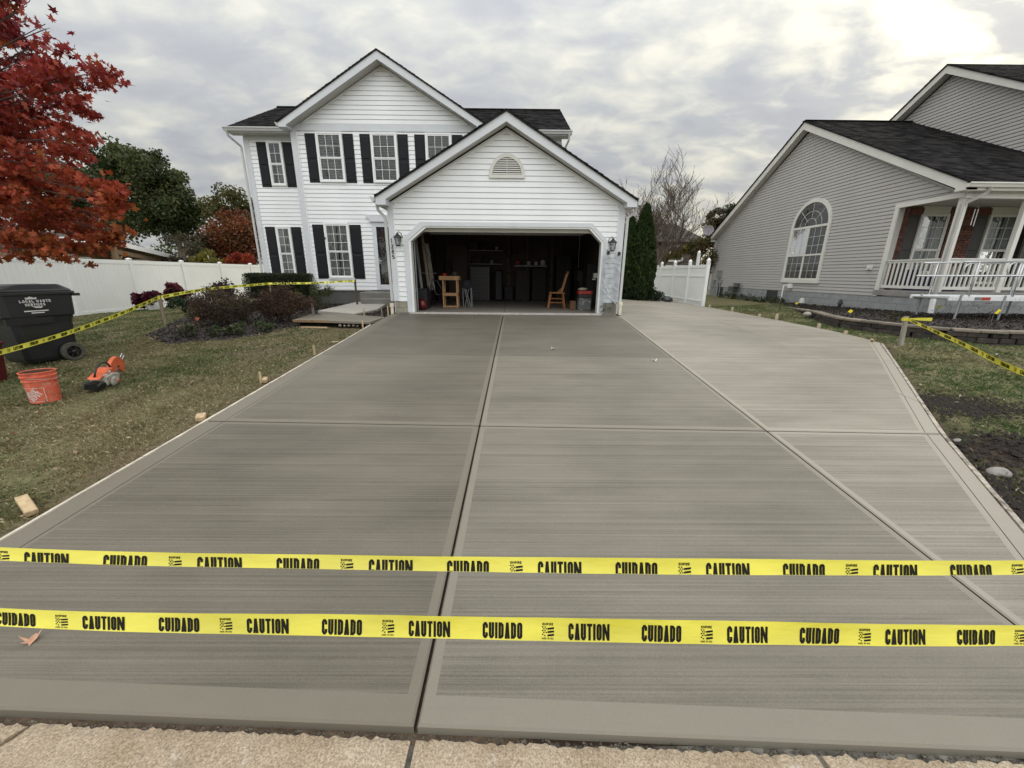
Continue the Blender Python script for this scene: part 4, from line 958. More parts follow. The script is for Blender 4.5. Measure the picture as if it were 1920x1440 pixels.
def glyph(ch, W, w):
    h = w/2; x0, x1, y0, y1 = h, W-h, h, 1-h; r = min((x1-x0)/2, .22); m = .5
    if ch in 'ODQ0': return ([(rr(x0, x1, y0, y1, r if ch != 'D' else r), True)] if ch != 'D' else [([(x0, y0), (x0, y1), (x1-r, y1), (x1, y1-r), (x1, y0+r), (x1-r, y0)], True)])
    if ch == 'C': return [([(x1, .64), (x1, y1-r), (x1-r*.7, y1), (x0+r*.7, y1), (x0, y1-r), (x0, y0+r), (x0+r*.7, y0), (x1-r*.7, y0), (x1, y0+r), (x1, .36)], False)]
    if ch == 'G': return [([(x1, .68), (x1, y1-r), (x1-r*.7, y1), (x0+r*.7, y1), (x0, y1-r), (x0, y0+r), (x0+r*.7, y0), (x1-r*.7, y0), (x1, y0+r), (x1, .48), (W*.55, .48)], False)]
    if ch == 'U': return [([(x0, 1), (x0, y0+r), (x0+r*.7, y0), (x1-r*.7, y0), (x1, y0+r), (x1, 1)], False)]
    if ch == 'A': return [([(x0, 0), (W*.5-.01, 1-h), (W*.5+.01, 1-h), (x1, 0)], False), ([(W*.22, .26), (W*.78, .26)], False)]
    if ch == 'T': return [([(0, y1), (W, y1)], False), ([(W/2, 0), (W/2, y1)], False)]
    if ch == 'I': return [([(W/2, 0), (W/2, 1)], False)]
    if ch == 'N': return [([(x0*.8, 0), (x0*.8, 1)], False), ([(x0*1.1, .93), (W-x0*1.1, .07)], False), ([(W-x0*.8, 0), (W-x0*.8, 1)], False)]
    if ch == 'E': return [([(1*W, y1), (x0, y1), (x0, y0), (W, y0)], False), ([(x0, m), (W*.85, m)], False)]
    if ch == 'F': return [([(1*W, y1), (x0, y1), (x0, 0)], False), ([(x0, m), (W*.85, m)], False)]
    if ch == 'H': return [([(x0, 0), (x0, 1)], False), ([(x1, 0), (x1, 1)], False), ([(x0, m), (x1, m)], False)]
    if ch == 'M': return [([(x0, 0), (x0, y1), (W/2, .35), (x1, y1), (x1, 0)], False)]
    if ch == 'P': return [([(x0, 0), (x0, y1), (x1-r*.6, y1), (x1, y1-r*.6), (x1, .55), (x1-r*.6, .42), (x0, .42)], False)]
    if ch == 'R': return [([(x0, 0), (x0, y1), (x1-r*.6, y1), (x1, y1-r*.6), (x1, .58), (x1-r*.6, .46), (x0, .46)], False), ([(W*.5, .46), (x1, 0)], False)]
    if ch == 'L': return [([(x0, 1), (x0, y0), (W, y0)], False)]
    if ch == 'S': return [([(x1, .72), (x1, y1-.1), (x1-r*.5, y1), (x0+r*.5, y1), (x0, y1-.12), (x0, .58), (x1, .42), (x1, y0+.12), (x1-r*.5, y0), (x0+r*.5, y0), (x0, y0+.1), (x0, .28)], False)]
    if ch == 'V': return [([(x0, 1), (W/2, h), (x1, 1)], False)]
    if ch == 'W': return [([(x0, 1), (W*.3, h), (W/2, .6), (W*.7, h), (x1, 1)], False)]
    if ch == '1': return [([(W*.22, .78), (W*.5, .97), (W*.5, 0)], False)]
    if ch == '2': return [([(x0, .75), (x0+.05, y1-.06), (W/2, y1), (x1-.05, y1-.08), (x1, .72), (x0, y0), (W, y0)], False)]
    if ch == '8': return [(rr(x0+.03, x1-.03, .53, y1, .16), True), (rr(x0, x1, y0, .53, .18), True)]
    if ch == '5': return [([(x1, y1), (x0+.05, y1), (x0+.02, .55), (W/2, .62), (x1, .45), (x1, .22), (W/2, y0), (x0, .12)], False)]
    if ch == '.': return [([(W/2-.05, .05), (W/2+.05, .05)], False)]
    return []
def word(mb, text, f, h, W=.46, gap=.10, w=.19, x0=0.0):
    """letters of height h starting at x0; f maps flat (x,y) to a point; returns end x"""
    x = x0
    for ch in text:
        wc = {'I': w/1.0, 'N': W*1.28, ' ': W*.6, 'M': W*1.3, 'W': W*1.3, '1': W*.8}.get(ch, W)
        for pts, cl in glyph(ch, wc, w): stroke(mb, pts, w, (lambda a, b, x=x: f(x+a*h, b*h)), cl)
        x += (wc+gap)*h
    return x-gap*h
for i, ch in enumerate('1285'):
    mb = MB(GT); u = -3.070+.006*i; v = 2.60-.128*i; 
    for pts, cl in glyph(ch, .60, .19): stroke(mb, pts, .19, lambda a, b: (u+a*.105-.012, .034, v-.055+b*.105), cl)
    part('house_number', mb, BLKM, house)

# --- main block -----------------------------------------------------------
MY = 14.3; MT = TY(MY); bx = -4.10; EXM = .132
def mreg(z): return [(-6.99, -1.0 if z > 3.45 else -3.12)]
siding(house, MT, mreg, 1.22, 6.22, EXM, WHITE)
def bumpg(z):
    h = (7.99-z)/.575; L_, R_ = max(-6.75, bx-h), min(-1.25, bx+h); return [(L_, R_)] if R_ > L_ else []
siding(house, MT, bumpg, 6.445, 7.97, EXM, WHITE)
mb = MB(); mb.prism([(-7.19, 1.2), (-3.1, 1.2), (-3.1, 3.46), (-.95, 3.46), (-.95, 6.40), (bx, 8.15), (-7.19, 6.40)], 14.314, 14.5); part('front_wall', mb, WTRIM, house)
mb = MB(); mb.box(-7.19, -7.0, 14.5, 15.15, 1.2, 6.35); part('side_wall', mb, WHITE, house)
mb = MB(MT); mb.box(-7.20, -.95, -.01, .022, 6.235, 6.44); part('frieze_board', mb, TRIM, house)
mb = MB(MT); mb.box(-7.20, -6.99, -.02, .028, 1.22, 6.234); part('corner_trim', mb, TRIM, house, bevel=.004)
mb = MB(MT); mb.box(-6.996, -6.978, -.01, .034, 1.22, 6.2); part('trim_strip', mb, WTRIM, house)
for s in (-1, 1):
    e = bx+s*2.68; zz = 7.99-2.68*.575
    mb = MB(MT); mb.prism([(bx, 8.02), (bx, 7.975), (e, zz-.015), (e, zz+.03)], .0, .026, 'y'); part('gable_moulding', mb, WTRIM, house)
rake(house, 13.92, 13.95, (bx, 8.27), (-7.36, 6.37), (-.84, 6.37), .225, 6.225, TRIM, SOFF, -7.12, -1.08, 14.298, .58)
roof_plane(house, [(-7.38, 17.9, 6.38), (-7.38, 13.89, 6.38), (bx, 13.89, 8.31), (bx, 17.9, 8.31)])
roof_plane(house, [(-.82, 13.89, 6.38), (-.82, 17.9, 6.38), (bx, 17.9, 8.31), (bx, 13.89, 8.31)])
for u0, u1, v0, v1, c, rt, rb, ins in ((-6.39, -5.53, 4.72, 6.20, 3, 2, 2, 'blinds'), (-4.607, -3.745, 4.72, 6.20, 3, 2, 2, 'blinds'), (-2.82, -1.96, 4.72, 6.20, 3, 2, 2, 'blinds'), (-6.46, -5.60, 1.62, 3.45, 3, 3, 3, 'curtain')):
    window(house, MT, u0, u1, v0, v1, c, rt, rb, ins)
for a in (-6.745, -5.515, -4.96, -3.73, -3.175, -1.945):
    shutter(house, MT, a, a+.34, 4.71, 6.16)
for a in (-6.865, -5.585): shutter(house, MT, a, a+.39, 1.60, 3.40)
mb = MB(MT); mb.box(-6.50, -5.56, .012, .05, 1.57, 1.62); part('sill', mb, WTRIM, house)
# small camera clipped to the left shutter
mb = MB(MT); mb.box(-6.50, -6.45, .04, .10, 2.92, 3.00); mb.tube([(-6.44, .08, 2.96), (-6.42, .12, 2.96)], .02, 8); part('camera', mb, BLKM, house)
# front door with pediment, storm door glass
mb = MB(MT); mb.box(-4.80, -4.66, -.02, .04, 1.22, 3.50); mb.box(-4.66, -3.5, -.02, .04, 3.34, 3.50); mb.box(-3.66, -3.5, -.02, .04, 1.22, 3.34); part('door_casing', mb, TRIM, house)
mb = MB(MT); mb.prism([(-4.98, 3.70), (-3.3, 3.70), (-3.38, 3.58), (-3.38, 3.50), (-4.86, 3.50), (-4.86, 3.58)], -.02, .10, 'y'); part('door_pediment', mb, TRIM, house)
mb = MB(MT); mb.box(-4.66, -3.66, .006, .036, 1.24, 1.42); mb.box(-4.66, -4.60, .006, .036, 1.42, 3.34); mb.box(-3.72, -3.66, .006, .036, 1.42, 3.34); mb.box(-4.60, -3.72, .006, .036, 3.26, 3.34)
fd = part('front_door', mb, BLACK, house)
mb = MB(MT); mb.box(-4.60, -3.72, .012, .019, 1.42, 3.26); part('door_leaf', mb, pm('door_deep', (.03, .012, .010), .5, .2, 4), fd)
mb = MB(MT); mb.box(-4.60, -3.72, .026, .029, 1.42, 3.26); part('storm_glass', mb, MATS['glass'], fd)
mb = MB(MT); mb.box(-4.655, -3.665, .005, .039, 1.24, 1.41); part('kick_plate', mb, TRIM, fd)
mb = MB(MT); mb.tube([(-4.62, .05, 2.22), (-4.55, .06, 2.22)], .012, 6); mb.box(-4.635, -4.61, .03, .045, 2.12, 2.32); part('door_handle', mb, METAL, fd)
# foundation, landing and step
mb = MB(MT); mb.box(-7.17, -5.0, -.1, -.004, .6, 1.21); part('foundation', mb, pm('found_dark', (.10, .10, .095), .85, .1, 4, .2, 60), house)
mb = MB(MT); mb.box(-7.1, -5.0, -.01, .03, 1.185, 1.215); part('ledge', mb, WALKO, house)
mb = MB(); mb.box(-5.10, -3.12, 13.35, 14.25, .6, 1.175); st = part('landing', mb, pm('step_dark', (.17, .165, .15), .8, .1, 4, .2, 60), house, bevel=.01)
mb = MB(); mb.box(-4.95, -3.12, 13.0, 13.345, .6, .985); part('step', mb, pm('step_dark', (.17, .165, .15), .8, .1, 4, .2, 60), house, bevel=.01)
# --- wings set back ---------------------------------------------------------
WY = 15.15; WT = TY(WY)
siding(house, WT, lambda z: [(-9.1, -7.2)], 1.25, 6.20, EXM, WHITE); siding(house, WT, lambda z: [(-.9, 1.6)], 3.6, 6.10, EXM, WHITE)
boxes('wing_wall', [(-9.28, -7.1, 15.164, 15.3, 1.2, 6.4), (-.95, 1.75, 15.164, 15.3, 3.46, 6.4), (-9.28, -9.1, 15.3, 21.5, .6, 6.4), (1.6, 1.75, 16.37, 21.5, .6, 6.4)], WHITE, house)
mb = MB(); mb.box(-9.28, 1.75, 21.35, 21.5, .6, 6.4); part('back_wall', mb, WHITE, house)
for q in ((-9.27, -9.12), (1.6, 1.74)): mb = MB(); mb.prism([(15.16, 6.4), (21.5, 6.4), (18.3, 8.12)], q[0], q[1], 'x'); part('gable_wall', mb, WHITE, house)
mb = MB(WT); mb.box(-9.29, -9.1, -.02, .028, 1.25, 6.24); part('corner_trim', mb, TRIM, house, bevel=.004)
mb = MB(WT); mb.box(1.57, 1.76, -.02, .028, 3.6, 6.2); part('corner_trim', mb, TRIM, house, bevel=.004)
boxes('frieze_board', [(-9.28, -7.22, -.02, .02, 6.205, 6.33), (-.9, 1.74, -.02, .02, 6.12, 6.33)], TRIM, house, WT)
mb = MB(WT); mb.box(-9.26, -7.2, -.08, -.004, .5, 1.245); part('foundation', mb, pm('found_dark', (.10, .10, .095), .85, .1, 4, .2, 60), house)
boxes('eave_soffit', [(-9.60, -7.35, 14.80, 15.14, 6.325, 6.345), (-.85, 2.0, 14.80, 15.14, 6.325, 6.345)], SOFF, house)
boxes('fascia', [(-9.62, -7.38, 14.775, 14.80, 6.32, 6.45), (-.85, 2.02, 14.775, 14.80, 6.32, 6.45)], TRIM, house)
roof_plane(house, [(-9.62, 14.74, 6.45), (2.02, 14.74, 6.45), (2.02, 18.3, 8.30), (-9.62, 18.3, 8.30)])
roof_plane(house, [(2.02, 21.86, 6.45), (-9.62, 21.86, 6.45), (-9.62, 18.3, 8.30), (2.02, 18.3, 8.30)])
mb = MB(); mb.box(-9.6, 2.0, 18.2, 18.4, 8.27, 8.33); part('ridge_cap', mb, SHING, house, bevel=.02)
gutter(house, (-9.64, 14.775, 6.46), (-7.40, 14.775, 6.46), (0, -1, 0)); gutter(house, (-.6, 14.775, 6.46), (2.04, 14.775, 6.46), (0, -1, 0))
gutter(house, (-7.38, 13.96, 6.37), (-7.38, 14.7, 6.37), (-1, 0, 0))
downspout(house, [(-9.55, 14.72, 6.36), (-9.55, 14.78, 6.22), (-9.36, 15.08, 5.98), (-9.36, 15.09, .8)]); downspout(house, [(1.95, 14.72, 6.36), (1.95, 14.78, 6.20), (1.83, 15.08, 5.95), (1.83, 15.09, 3.4)])
window(house, WT, -8.50, -7.97, 4.76, 6.18, 2, 2, 2, 'blinds'); window(house, WT, -8.62, -8.07, 1.55, 3.42, 2, 3, 3, 'curtain')
shutter(house, WT, -8.86, -8.515, 4.72, 6.14); shutter(house, WT, -7.955, -7.61, 4.72, 6.14); shutter(house, WT, -9.00, -8.635, 1.55, 3.40); shutter(house, WT, -8.055, -7.70, 1.55, 3.40)
# =============================================================== grey neighbour house
nb = thing('house', (15, 16, .8), 'grey sided neighbour house with an arched window and a railed porch', 'house')
NX = 12.0; NT = TX(NX)
def U(y): return -y
pk_y, pk_z, ns_ = 17.55, 7.40, .545
def nreg(z):
    h = (pk_z-z)/ns_; far, near = min(23.75, pk_y+h), max(11.2, pk_y-h)
    if z < 3.99: near = max(near, 12.97)
    return [(-far, -near)] if far > near else []
siding(nb, NT, nreg, 1.225, 7.36, .114, GREY, gap=.022)
mb = MB(); mb.prism([(12.86, 1.2), (23.9, 1.2), (23.9, 3.9), (pk_y, 7.45), (11.1, 3.95), (12.86, 3.95)], 12.014, 12.2, 'x'); part('gable_wall', mb, GREY, nb)
mb = MB(); mb.box(12.01, 15.9, 23.7, 23.9, .6, 3.95); part('back_wall', mb, GREY, nb)
mb = MB(NT); mb.box(-12.97, -12.84, -.02, .03, 1.22, 3.99); part('opening_trim', mb, CREAM, nb, bevel=.004); mb = MB(NT); mb.box(-12.975, -11.08, -.02, .034, 3.87, 3.995); part('opening_trim', mb, CREAM, nb, bevel=.004)
mb = MB(NT); mb.box(-23.92, -23.74, -.02, .03, 1.0, 3.75); part('corner_trim', mb, CREAM, nb)
# rake boards of the gable: built in (y,z)
def nrake(x0, x1, apex, right, left, hb, wall_x):
    for (ey, ez), s in ((right, -1), (left, 1)):
        mb = MB(); sl_ = (apex[1]-ez)/abs(apex[0]-ey)
        iy = ey-s*.26; iz = ez+sl_*.26-hb
        mb.prism([apex, (ey, ez), (ey, ez-.20), (iy, ez-.20), (iy, iz), (apex[0], apex[1]-hb)], x0, x1, 'x'); part('rake_board', mb, CREAM, nb)
        mb = MB(); mb.prism([(apex[0], apex[1]-hb+.03), (iy, iz+.03), (iy, iz+.015), (apex[0], apex[1]-hb+.015)], x1, wall_x, 'x'); part('soffit', mb, SOFF, nb)
        mb = MB(); mb.prism([(ey, ez-.03), (ey, ez-.196), (iy, ez-.196), (iy, iz+.02)], x1, wall_x+.02, 'x'); part('eave_box', mb, CREAM, nb)
nrake(11.72, 11.75, (17.6, 7.74), (10.86, 4.20), (24.15, 3.92), .25, 11.998)
roof_plane(nb, [(11.68, 10.78, 4.19), (20.5, 10.78, 4.19), (20.5, 17.6, 7.79), (11.68, 17.6, 7.79)], ex=.14)
roof_plane(nb, [(16.2, 24.25, 3.92), (11.68, 24.25, 3.92), (11.68, 17.6, 7.79), (16.2, 17.6, 7.79)], ex=.2)
mb = MB(); mb.box(11.68, 16.0, 17.5, 17.7, 7.775, 7.815); part('ridge_cap', mb, SHING, nb, bevel=.015)
# upper gable
UX = 16.0; UT = TX(UX)
def ureg(z):
    h = (8.86-z)/.60; far, near = min(20.2, 16.4+h), max(12.4, 16.4-h); return [(-far, -near)] if far > near else []
siding(nb, UT, ureg, 4.9, 8.82, .114, GREY, gap=.022)
mb = MB(); mb.prism([(12.3, 4.5), (20.3, 4.5), (20.3, 6.55), (16.4, 8.9), (12.3, 6.45)], 16.014, 16.2, 'x'); part('gable_wall', mb, GREY, nb)
boxes('upper_wall', [(16.2, 24, 12.3, 12.5, .8, 6.5), (16.2, 24, 20.1, 20.3, .8, 6.5)], GREY, nb)
for (ey, ez) in ((12.0, 6.52), (20.75, 6.52)):
    s = -1 if ey < 16 else 1; mb = MB(); mb.prism([(16.4, 9.17), (ey, ez), (ey, ez-.2), (16.4, 8.93)], 15.70, 15.73, 'x'); part('rake_board', mb, CREAM, nb)
    mb = MB(); mb.prism([(16.4, 8.96), (ey, ez-.17), (ey, ez-.185), (16.4, 8.945)], 15.73, 15.998, 'x'); part('soffit', mb, SOFF, nb)
roof_plane(nb, [(15.66, 11.95, 6.50), (24, 11.95, 6.50), (24, 16.4, 9.22), (15.66, 16.4, 9.22)], ex=.2)
roof_plane(nb, [(24, 20.85, 6.50), (15.66, 20.85, 6.50), (15.66, 16.4, 9.22), (24, 16.4, 9.22)], ex=.2)
# foundation blocks
blocks(nb, NT, -23.7, -11.1, .42, 1.215, BLOCKM, .40, .20, base_mat=pm('joint_grey', (.20, .205, .21), .9, .1, 20))
NF = TY(11.1); 
blocks(nb, NF, 12.0, 17.5, .62, 1.25, BLOCKM, .40, .21, base_mat=pm('joint_grey', (.20, .205, .21), .9, .1, 20))
mb = MB(); mb.box(11.962, 17.6, 11.07, 12.98, 1.25, 1.42); part('porch_slab', mb, pm('porch_slab', (.24, .23, .215), .8, .15, 4, .2, 60), nb, bevel=.01)
# arched window
cy, hw = 16.45, .93; sp = 3.73
mb = MB(NT); o_ = arc(-cy, sp, hw+.11, 1.04, 20); i_ = arc(-cy, sp, hw-.01, .90, 20)
for i in range(20): mb.prism([o_[i], o_[i+1], i_[i+1], i_[i]], .0, .065, 'y')
mb.box(-cy-hw-.11, -cy-hw+.01, 0, .0652, 1.70, sp); mb.box(-cy+hw-.01, -cy+hw+.11, 0, .0652, 1.70, sp); mb.box(-cy-hw-.14, -cy+hw+.14, 0, .075, 1.56, 1.70)
aw = part('arched_window', mb, CREAM, nb)
mb = MB(NT); mb.prism(arc(-cy, sp, hw-.01, .90, 20), .010, .0185, 'y'); mb.box(-cy-hw, -cy+hw, .010, .0185, 1.7, sp); part('dark_room', mb, pm('dark_room_grey', (.045, .045, .043), .8, .3, 2), aw)
mb = MB(NT); mb.box(-cy-hw, -cy+hw, .0, .055, sp-.05, sp+.03); mb.box(-cy-.035, -cy+.035, .0, .0552, 1.7, sp-.05); mb.box(-cy-hw, -cy+hw, 0, .050, 2.62, 2.68); mb.box(-cy-hw, -cy+hw, 0, .050, 1.70, 1.75)
part('sash', mb, CREAM, aw)
mb = MB(NT)
for s in (-1, 1):
    c0 = -cy+s*(hw/2+.01)
    for k in (-1, 1): x = c0+k*.15; mb.box(x-.006, x+.006, .030, .037, 2.68, sp-.05); mb.box(x-.005, x+.005, .028, .033, 1.75, 2.62)
for z in (3.00, 3.33): mb.box(-cy-hw, -cy+hw, .030, .0368, z-.006, z+.006)
for z in (2.04, 2.33): mb.box(-cy-hw, -cy+hw, .028, .0328, z-.005, z+.005)
for t in (.25, .5, .75):
    a = math.pi*t; mb.bar((-cy+.26*math.cos(a), .033, sp+.03+.25*math.sin(a)), (-cy+.92*math.cos(a), .033, sp+.03+.86*math.sin(a)), .012, .008, up=(0, 1, 0))
for r_ in (.30, .58):
    q = arc(-cy, sp+.03, r_, r_*.95, 14)
    for a, b in zip(q, q[1:]): mb.bar((a[0], .033, a[1]), (b[0], .033, b[1]), .012, .008, up=(0, 1, 0))
part('muntins', mb, CREAM, aw)
for a, b in ((-cy-hw, -cy-.035), (-cy+.035, -cy+hw)):
    for z0, z1 in ((1.75, 2.62), (2.68, sp-.05)):
        mb = MB(NT); mb.add([(a, .025, z0), (b, .025, z0), (b, .025, z1), (a, .025, z1)], [(0, 1, 2, 3)]); part('pane', mb, MATS['glass_bright'], aw)
mb = MB(NT); q = arc(-cy, sp, hw, .90, 20); mb.add([(p[0], .026, p[1]) for p in q], [tuple(range(21))]); part('arched_pane', mb, MATS['glass_bright'], aw)
# basement windows
for a in (17.65, 22.25):
    mb = MB(NT); mb.box(-a-.75, -a, .003, .02, .72, 1.20); part('basement_window', mb, pm('well_dark', (.035, .035, .032), .6, .2, 3), nb)
# utilities on the wall
mb = MB(NT); mb.box(-22.95, -22.6, .02, .14, 1.72, 2.1); mb.box(-22.7, -22.45, .02, .1, 1.4, 1.62); mb.box(-23.4, -23.15, .02, .12, 1.35, 1.6); mb.tube([(-22.8, .06, .6), (-22.8, .06, 1.75)], .05, 8); mb.tube([(-22.55, .05, .7), (-22.55, .05, 1.45)], .03, 8); part('electric_meter', mb, STEEL, nb)
mb = MB(NT); mb.tube([(-20.9, .20, .6), (-20.9, .20, 1.05)], .03, 8); mb.box(-21.2, -20.75, .12, .30, 1.02, 1.28); mb.lathe([(.05, 0), (.12, .04), (.12, .09), (.04, .13)], (-20.6, .2, 1.22), 10); mb.bar((-20.9, .2, 1.30), (-20.4, .2, 1.42), .035); mb.box(-20.95, -20.5, .1, .2, 1.36, 1.44); part('gas_meter', mb, pm('meter', (.07, .072, .075), .5, .2, 6), nb)
mb = MB(NT); mb.box(-16.95, -16.75, .02, .12, 1.34, 1.52); mb.tube([(-17.0, .10, 1.45), (-17.15, .16, 1.44), (-17.12, .16, 1.38), (-17.08, .2, .72)], .026, 8); part('vent_pipe', mb, LINT, nb)
mb = MB(NT); mb.box(-13.42, -13.22, .015, .06, 2.04, 2.20); mb.box(-13.36, -13.28, .06, .08, 2.08, 2.15); part('outlet_box', mb, CREAM, nb, bevel=.005)
# porch: brick wall laid brick by brick where it shows
PY = 13.0; PT = TY(PY); BZ0, BZ1 = 1.42, 3.72
mb = MB(PT); mb.box(12.0, 20.4, -.25, -.012, 1.42, 4.0); part('porch_wall', mb, MORTAR, nb)
_bm = []
for i in range(6):
    mb = MB(); e = .002; mb.box(-.099, .099, -.05, .004, -.031, .031); _bm.append(mb.mesh('brick', pm('brick_%s' % 'abcdef'[i], tuple(c*k for c, k in zip((.135, .055, .040), [(1, 1, 1), (.75, .8, .85), (1.15, 1.05, 1), (.9, .9, 1), (1.3, 1.25, 1.2), (.6, .65, .7)][i])), .88, .25, 9, .3, 90), bevel=.003))
def bricks(x0, x1, z0, z1):
    z = z0; j = 0
    while z+.03 < z1:
        x = x0-(.105 if j % 2 else 0)
        while x < x1-.02:
            a = max(x, x0); b = min(x+.20, x1)
            if b-a > .04: o = inst('brick', random.choice(_bm), nb, ((a+b)/2, PY-.006-random.uniform(0, .003), z+.034), scale=((b-a)/.2, 1, 1))
            x += .211
        z += .076; j += 1
def soldiers(x0, x1, z):
    x = x0+.04
    while x < x1: inst('brick', random.choice(_bm), nb, (x, PY-.008, z), rot=(0, math.pi/2, 0)); x += .075
bricks(12.14, 12.47, BZ0, BZ1); bricks(13.80, 14.12, 2.0, BZ1); bricks(14.12, 14.60, 2.2, BZ1)
soldiers(12.14, 12.86, 3.81); soldiers(13.75, 15.0, 3.81)
SHB = pm('shutter_brown', (.030, .028, .026), .5, .1, 8)
window(nb, PT, 12.86, 13.74, 1.62, 3.74, 3, 3, 3, 'curtain', frm=CREAM, wf=.05); window(nb, PT, 15.02, 15.95, 1.62, 3.74, 3, 3, 3, 'curtain', frm=CREAM, wf=.05)
for a in (12.47, 13.76, 14.62, 15.97): shutter(nb, PT, a, a+.37, 1.62, 3.72, SHB)
mb = MB(PT); mb.box(12.86, 13.74, .0, .03, 3.745, 3.95); mb.box(15.0, 16.0, .0, .03, 3.745, 3.95); mb.box(16.45, 17.3, 0, .04, 1.42, 3.95); part('lintel_panel', mb, CREAM, nb)
mb = MB(); mb.box(12.02, 20.4, 11.0, 13.0, 3.96, 4.0); part('porch_ceiling', mb, pm('porch_ceiling', (.50, .49, .45), .7, .04, 3), nb)
mb = MB(); mb.box(12.0, 20.4, 11.05, 11.20, 3.84, 3.985); part('porch_beam', mb, CREAM, nb); mb = MB(); mb.box(11.99, 12.3, 10.89, 11.15, 3.982, 4.13); part('beam_end', mb, CREAM, nb)
mb = MB(); mb.box(11.76, 20.4, 10.88, 11.05, 3.99, 4.01); mb.box(11.74, 20.4, 10.86, 10.885, 3.99, 4.16); part('eave_soffit', mb, CREAM, nb)
gutter(nb, (11.70, 10.86, 4.17), (20.4, 10.86, 4.17), (0, -1, 0), CREAM)
mb = MB(); mb.box(12.02, 12.16, 11.09, 11.23, 1.42, 3.85); part('porch_post', mb, CREAM, nb, bevel=.008)
mb = MB(); mb.box(13.72, 13.84, 11.09, 11.21, 1.42, 3.85); pp = part('porch_post', mb, CREAM, nb, bevel=.008)
downspout(nb, [(12.30, 10.80, 4.07), (12.28, 10.86, 3.92), (11.93, 11.02, 3.68), (11.93, 11.03, 1.30)], pm('spout_tan', (.36, .35, .33), .5, .08, 4), .07, .07)
downspout(nb, [(11.93, 11.03, 1.31), (11.90, 10.97, .84)], LINT, .09, .09, label='white lower end of the downspout')
# railings
RL = CREAM
def rail(p, q, n, name='railing'):
    p = Vector(p); q = Vector(q); mb = MB(); z = Vector((0, 0, 1))
    mb.bar(p+z*.90, q+z*.90, .085, .035); mb.bar(p+z*.855, q+z*.855, .035, .07); mb.bar(p+z*.11, q+z*.11, .035, .085); r = part(name, mb, RL, nb)
    for i in range(n):
        a = p.lerp(q, (i+.5)/n); m = MB(); m.bar(a+z*.15, a+z*.83, .036); part('baluster', m, RL, r)
rail((12.06, 12.93, 1.42), (12.06, 11.25, 1.42), 12); rail((12.18, 11.15, 1.42), (13.71, 11.15, 1.42), 11); rail((13.85, 11.15, 1.42), (15.6, 11.15, 1.42), 12)
# things standing on the porch
mb = MB(); mb.box(12.5, 12.95, 12.2, 12.6, 1.42, 1.82); mb.box(12.5, 12.56, 12.2, 12.6, 1.82, 2.05); solo('storage_box', mb, pm('navy', (.012, .012, .05), .6, .2, 5), 'dark blue box behind the left porch railing', 'box', bevel=.02)
mb = MB(); mb.box(13.0, 13.5, 11.9, 12.5, 1.42, 1.9); solo('storage_box', mb, pm('navy2', (.015, .014, .03), .6, .2, 5), 'dark navy crate behind the front porch railing', 'box', bevel=.02)
# wind chime
ch = thing('wind_chime', (12.95, 11.55, 3.2), 'white tubular wind chime hanging from the porch ceiling', 'wind chime')
mb = MB(); mb.tube([(12.95, 11.55, 3.95), (12.95, 11.55, 3.72)], .004, 4); mb.lathe([(.05, 0), (.05, .012)], (12.95, 11.55, 3.70), 10); part('top_disc', mb, STEEL, ch)
for k in range(4):
    a = k*math.pi/2; mb = MB(); x, y = 12.95+.04*math.cos(a), 11.55+.04*math.sin(a); mb.tube([(x, y, 3.66), (x, y, 3.30-.03*k)], .009, 6); part('chime_tube', mb, LINT, ch)
# satellite dish on the far roof corner
sd = thing('satellite_dish', (11.7, 24.3, 4.0), 'round grey satellite dish at the far eave of the neighbour house', 'satellite dish')
mb = MB(); V = [(0, 0, 0)]; F = []; c = Vector((11.6, 24.1, 4.38)); ax_ = Vector((-.35, -.9, .25)).normalized(); sx_ = ax_.cross(Vector((0, 0, 1))).normalized(); sy_ = sx_.cross(ax_)
V = [c-ax_*.06]+[c+(sx_*math.cos(t)+sy_*math.sin(t))*r+ax_*(r*r*.5-.06) for r in (.15, .30) for t in [2*math.pi*k/20 for k in range(20)]]
F = [(0, k+1, (k+1) % 20+1) for k in range(20)]+[(k+1, k+21, (k+1) % 20+21, (k+1) % 20+1) for k in range(20)]; mb.add(V, F); dm = part('dish', mb, pm('dish', (.22, .20, .22), .5, .05, 4), sd)
mb = MB(); mb.tube([c-ax_*.05, c-ax_*.25+Vector((0, 0, -.15)), c-ax_*.3+Vector((0.1, 0, -.45))], .02, 6); mb.tube([c-sy_*.28, c+ax_*.4-sy_*.1], .012, 5); part('mast', mb, STEEL, sd)

# retaining wall of the bed ---------------------------------------------
rw = thing('retaining_wall', (8.6, 9, .4), 'low curved block retaining wall around the dark mulch bed', 'wall')
def along(P):
    out = []; acc = 0
    for a, b in zip(P, P[1:]): L_ = math.dist(a, b); out.append((acc, a, b, L_)); acc += L_
    return out, acc
SEG, TOT = along(RW)
def at(s):
    for acc, a, b, L_ in SEG:
        if s <= acc+L_: t = (s-acc)/L_; return (a[0]+(b[0]-a[0])*t, a[1]+(b[1]-a[1])*t), ((b[0]-a[0])/L_, (b[1]-a[1])/L_)
    return SEG[-1][2], ((b[0]-a[0])/L_, (b[1]-a[1])/L_)
_st = {}
for k in range(5):
    mb = MB(); h = random.uniform(-.006, .006); mb.prism([(-.148, -.10+h), (.148, -.10-h), (.12, .10), (-.12, .10)], -.048, .048, 'z'); _st[k] = mb.mesh('stone', pm('stone_%s' % 'abcde'[k], tuple(c*(.7+.15*k) for c in (.038, .032, .028)), .92, .3, 9, .5, 50), bevel=.010)
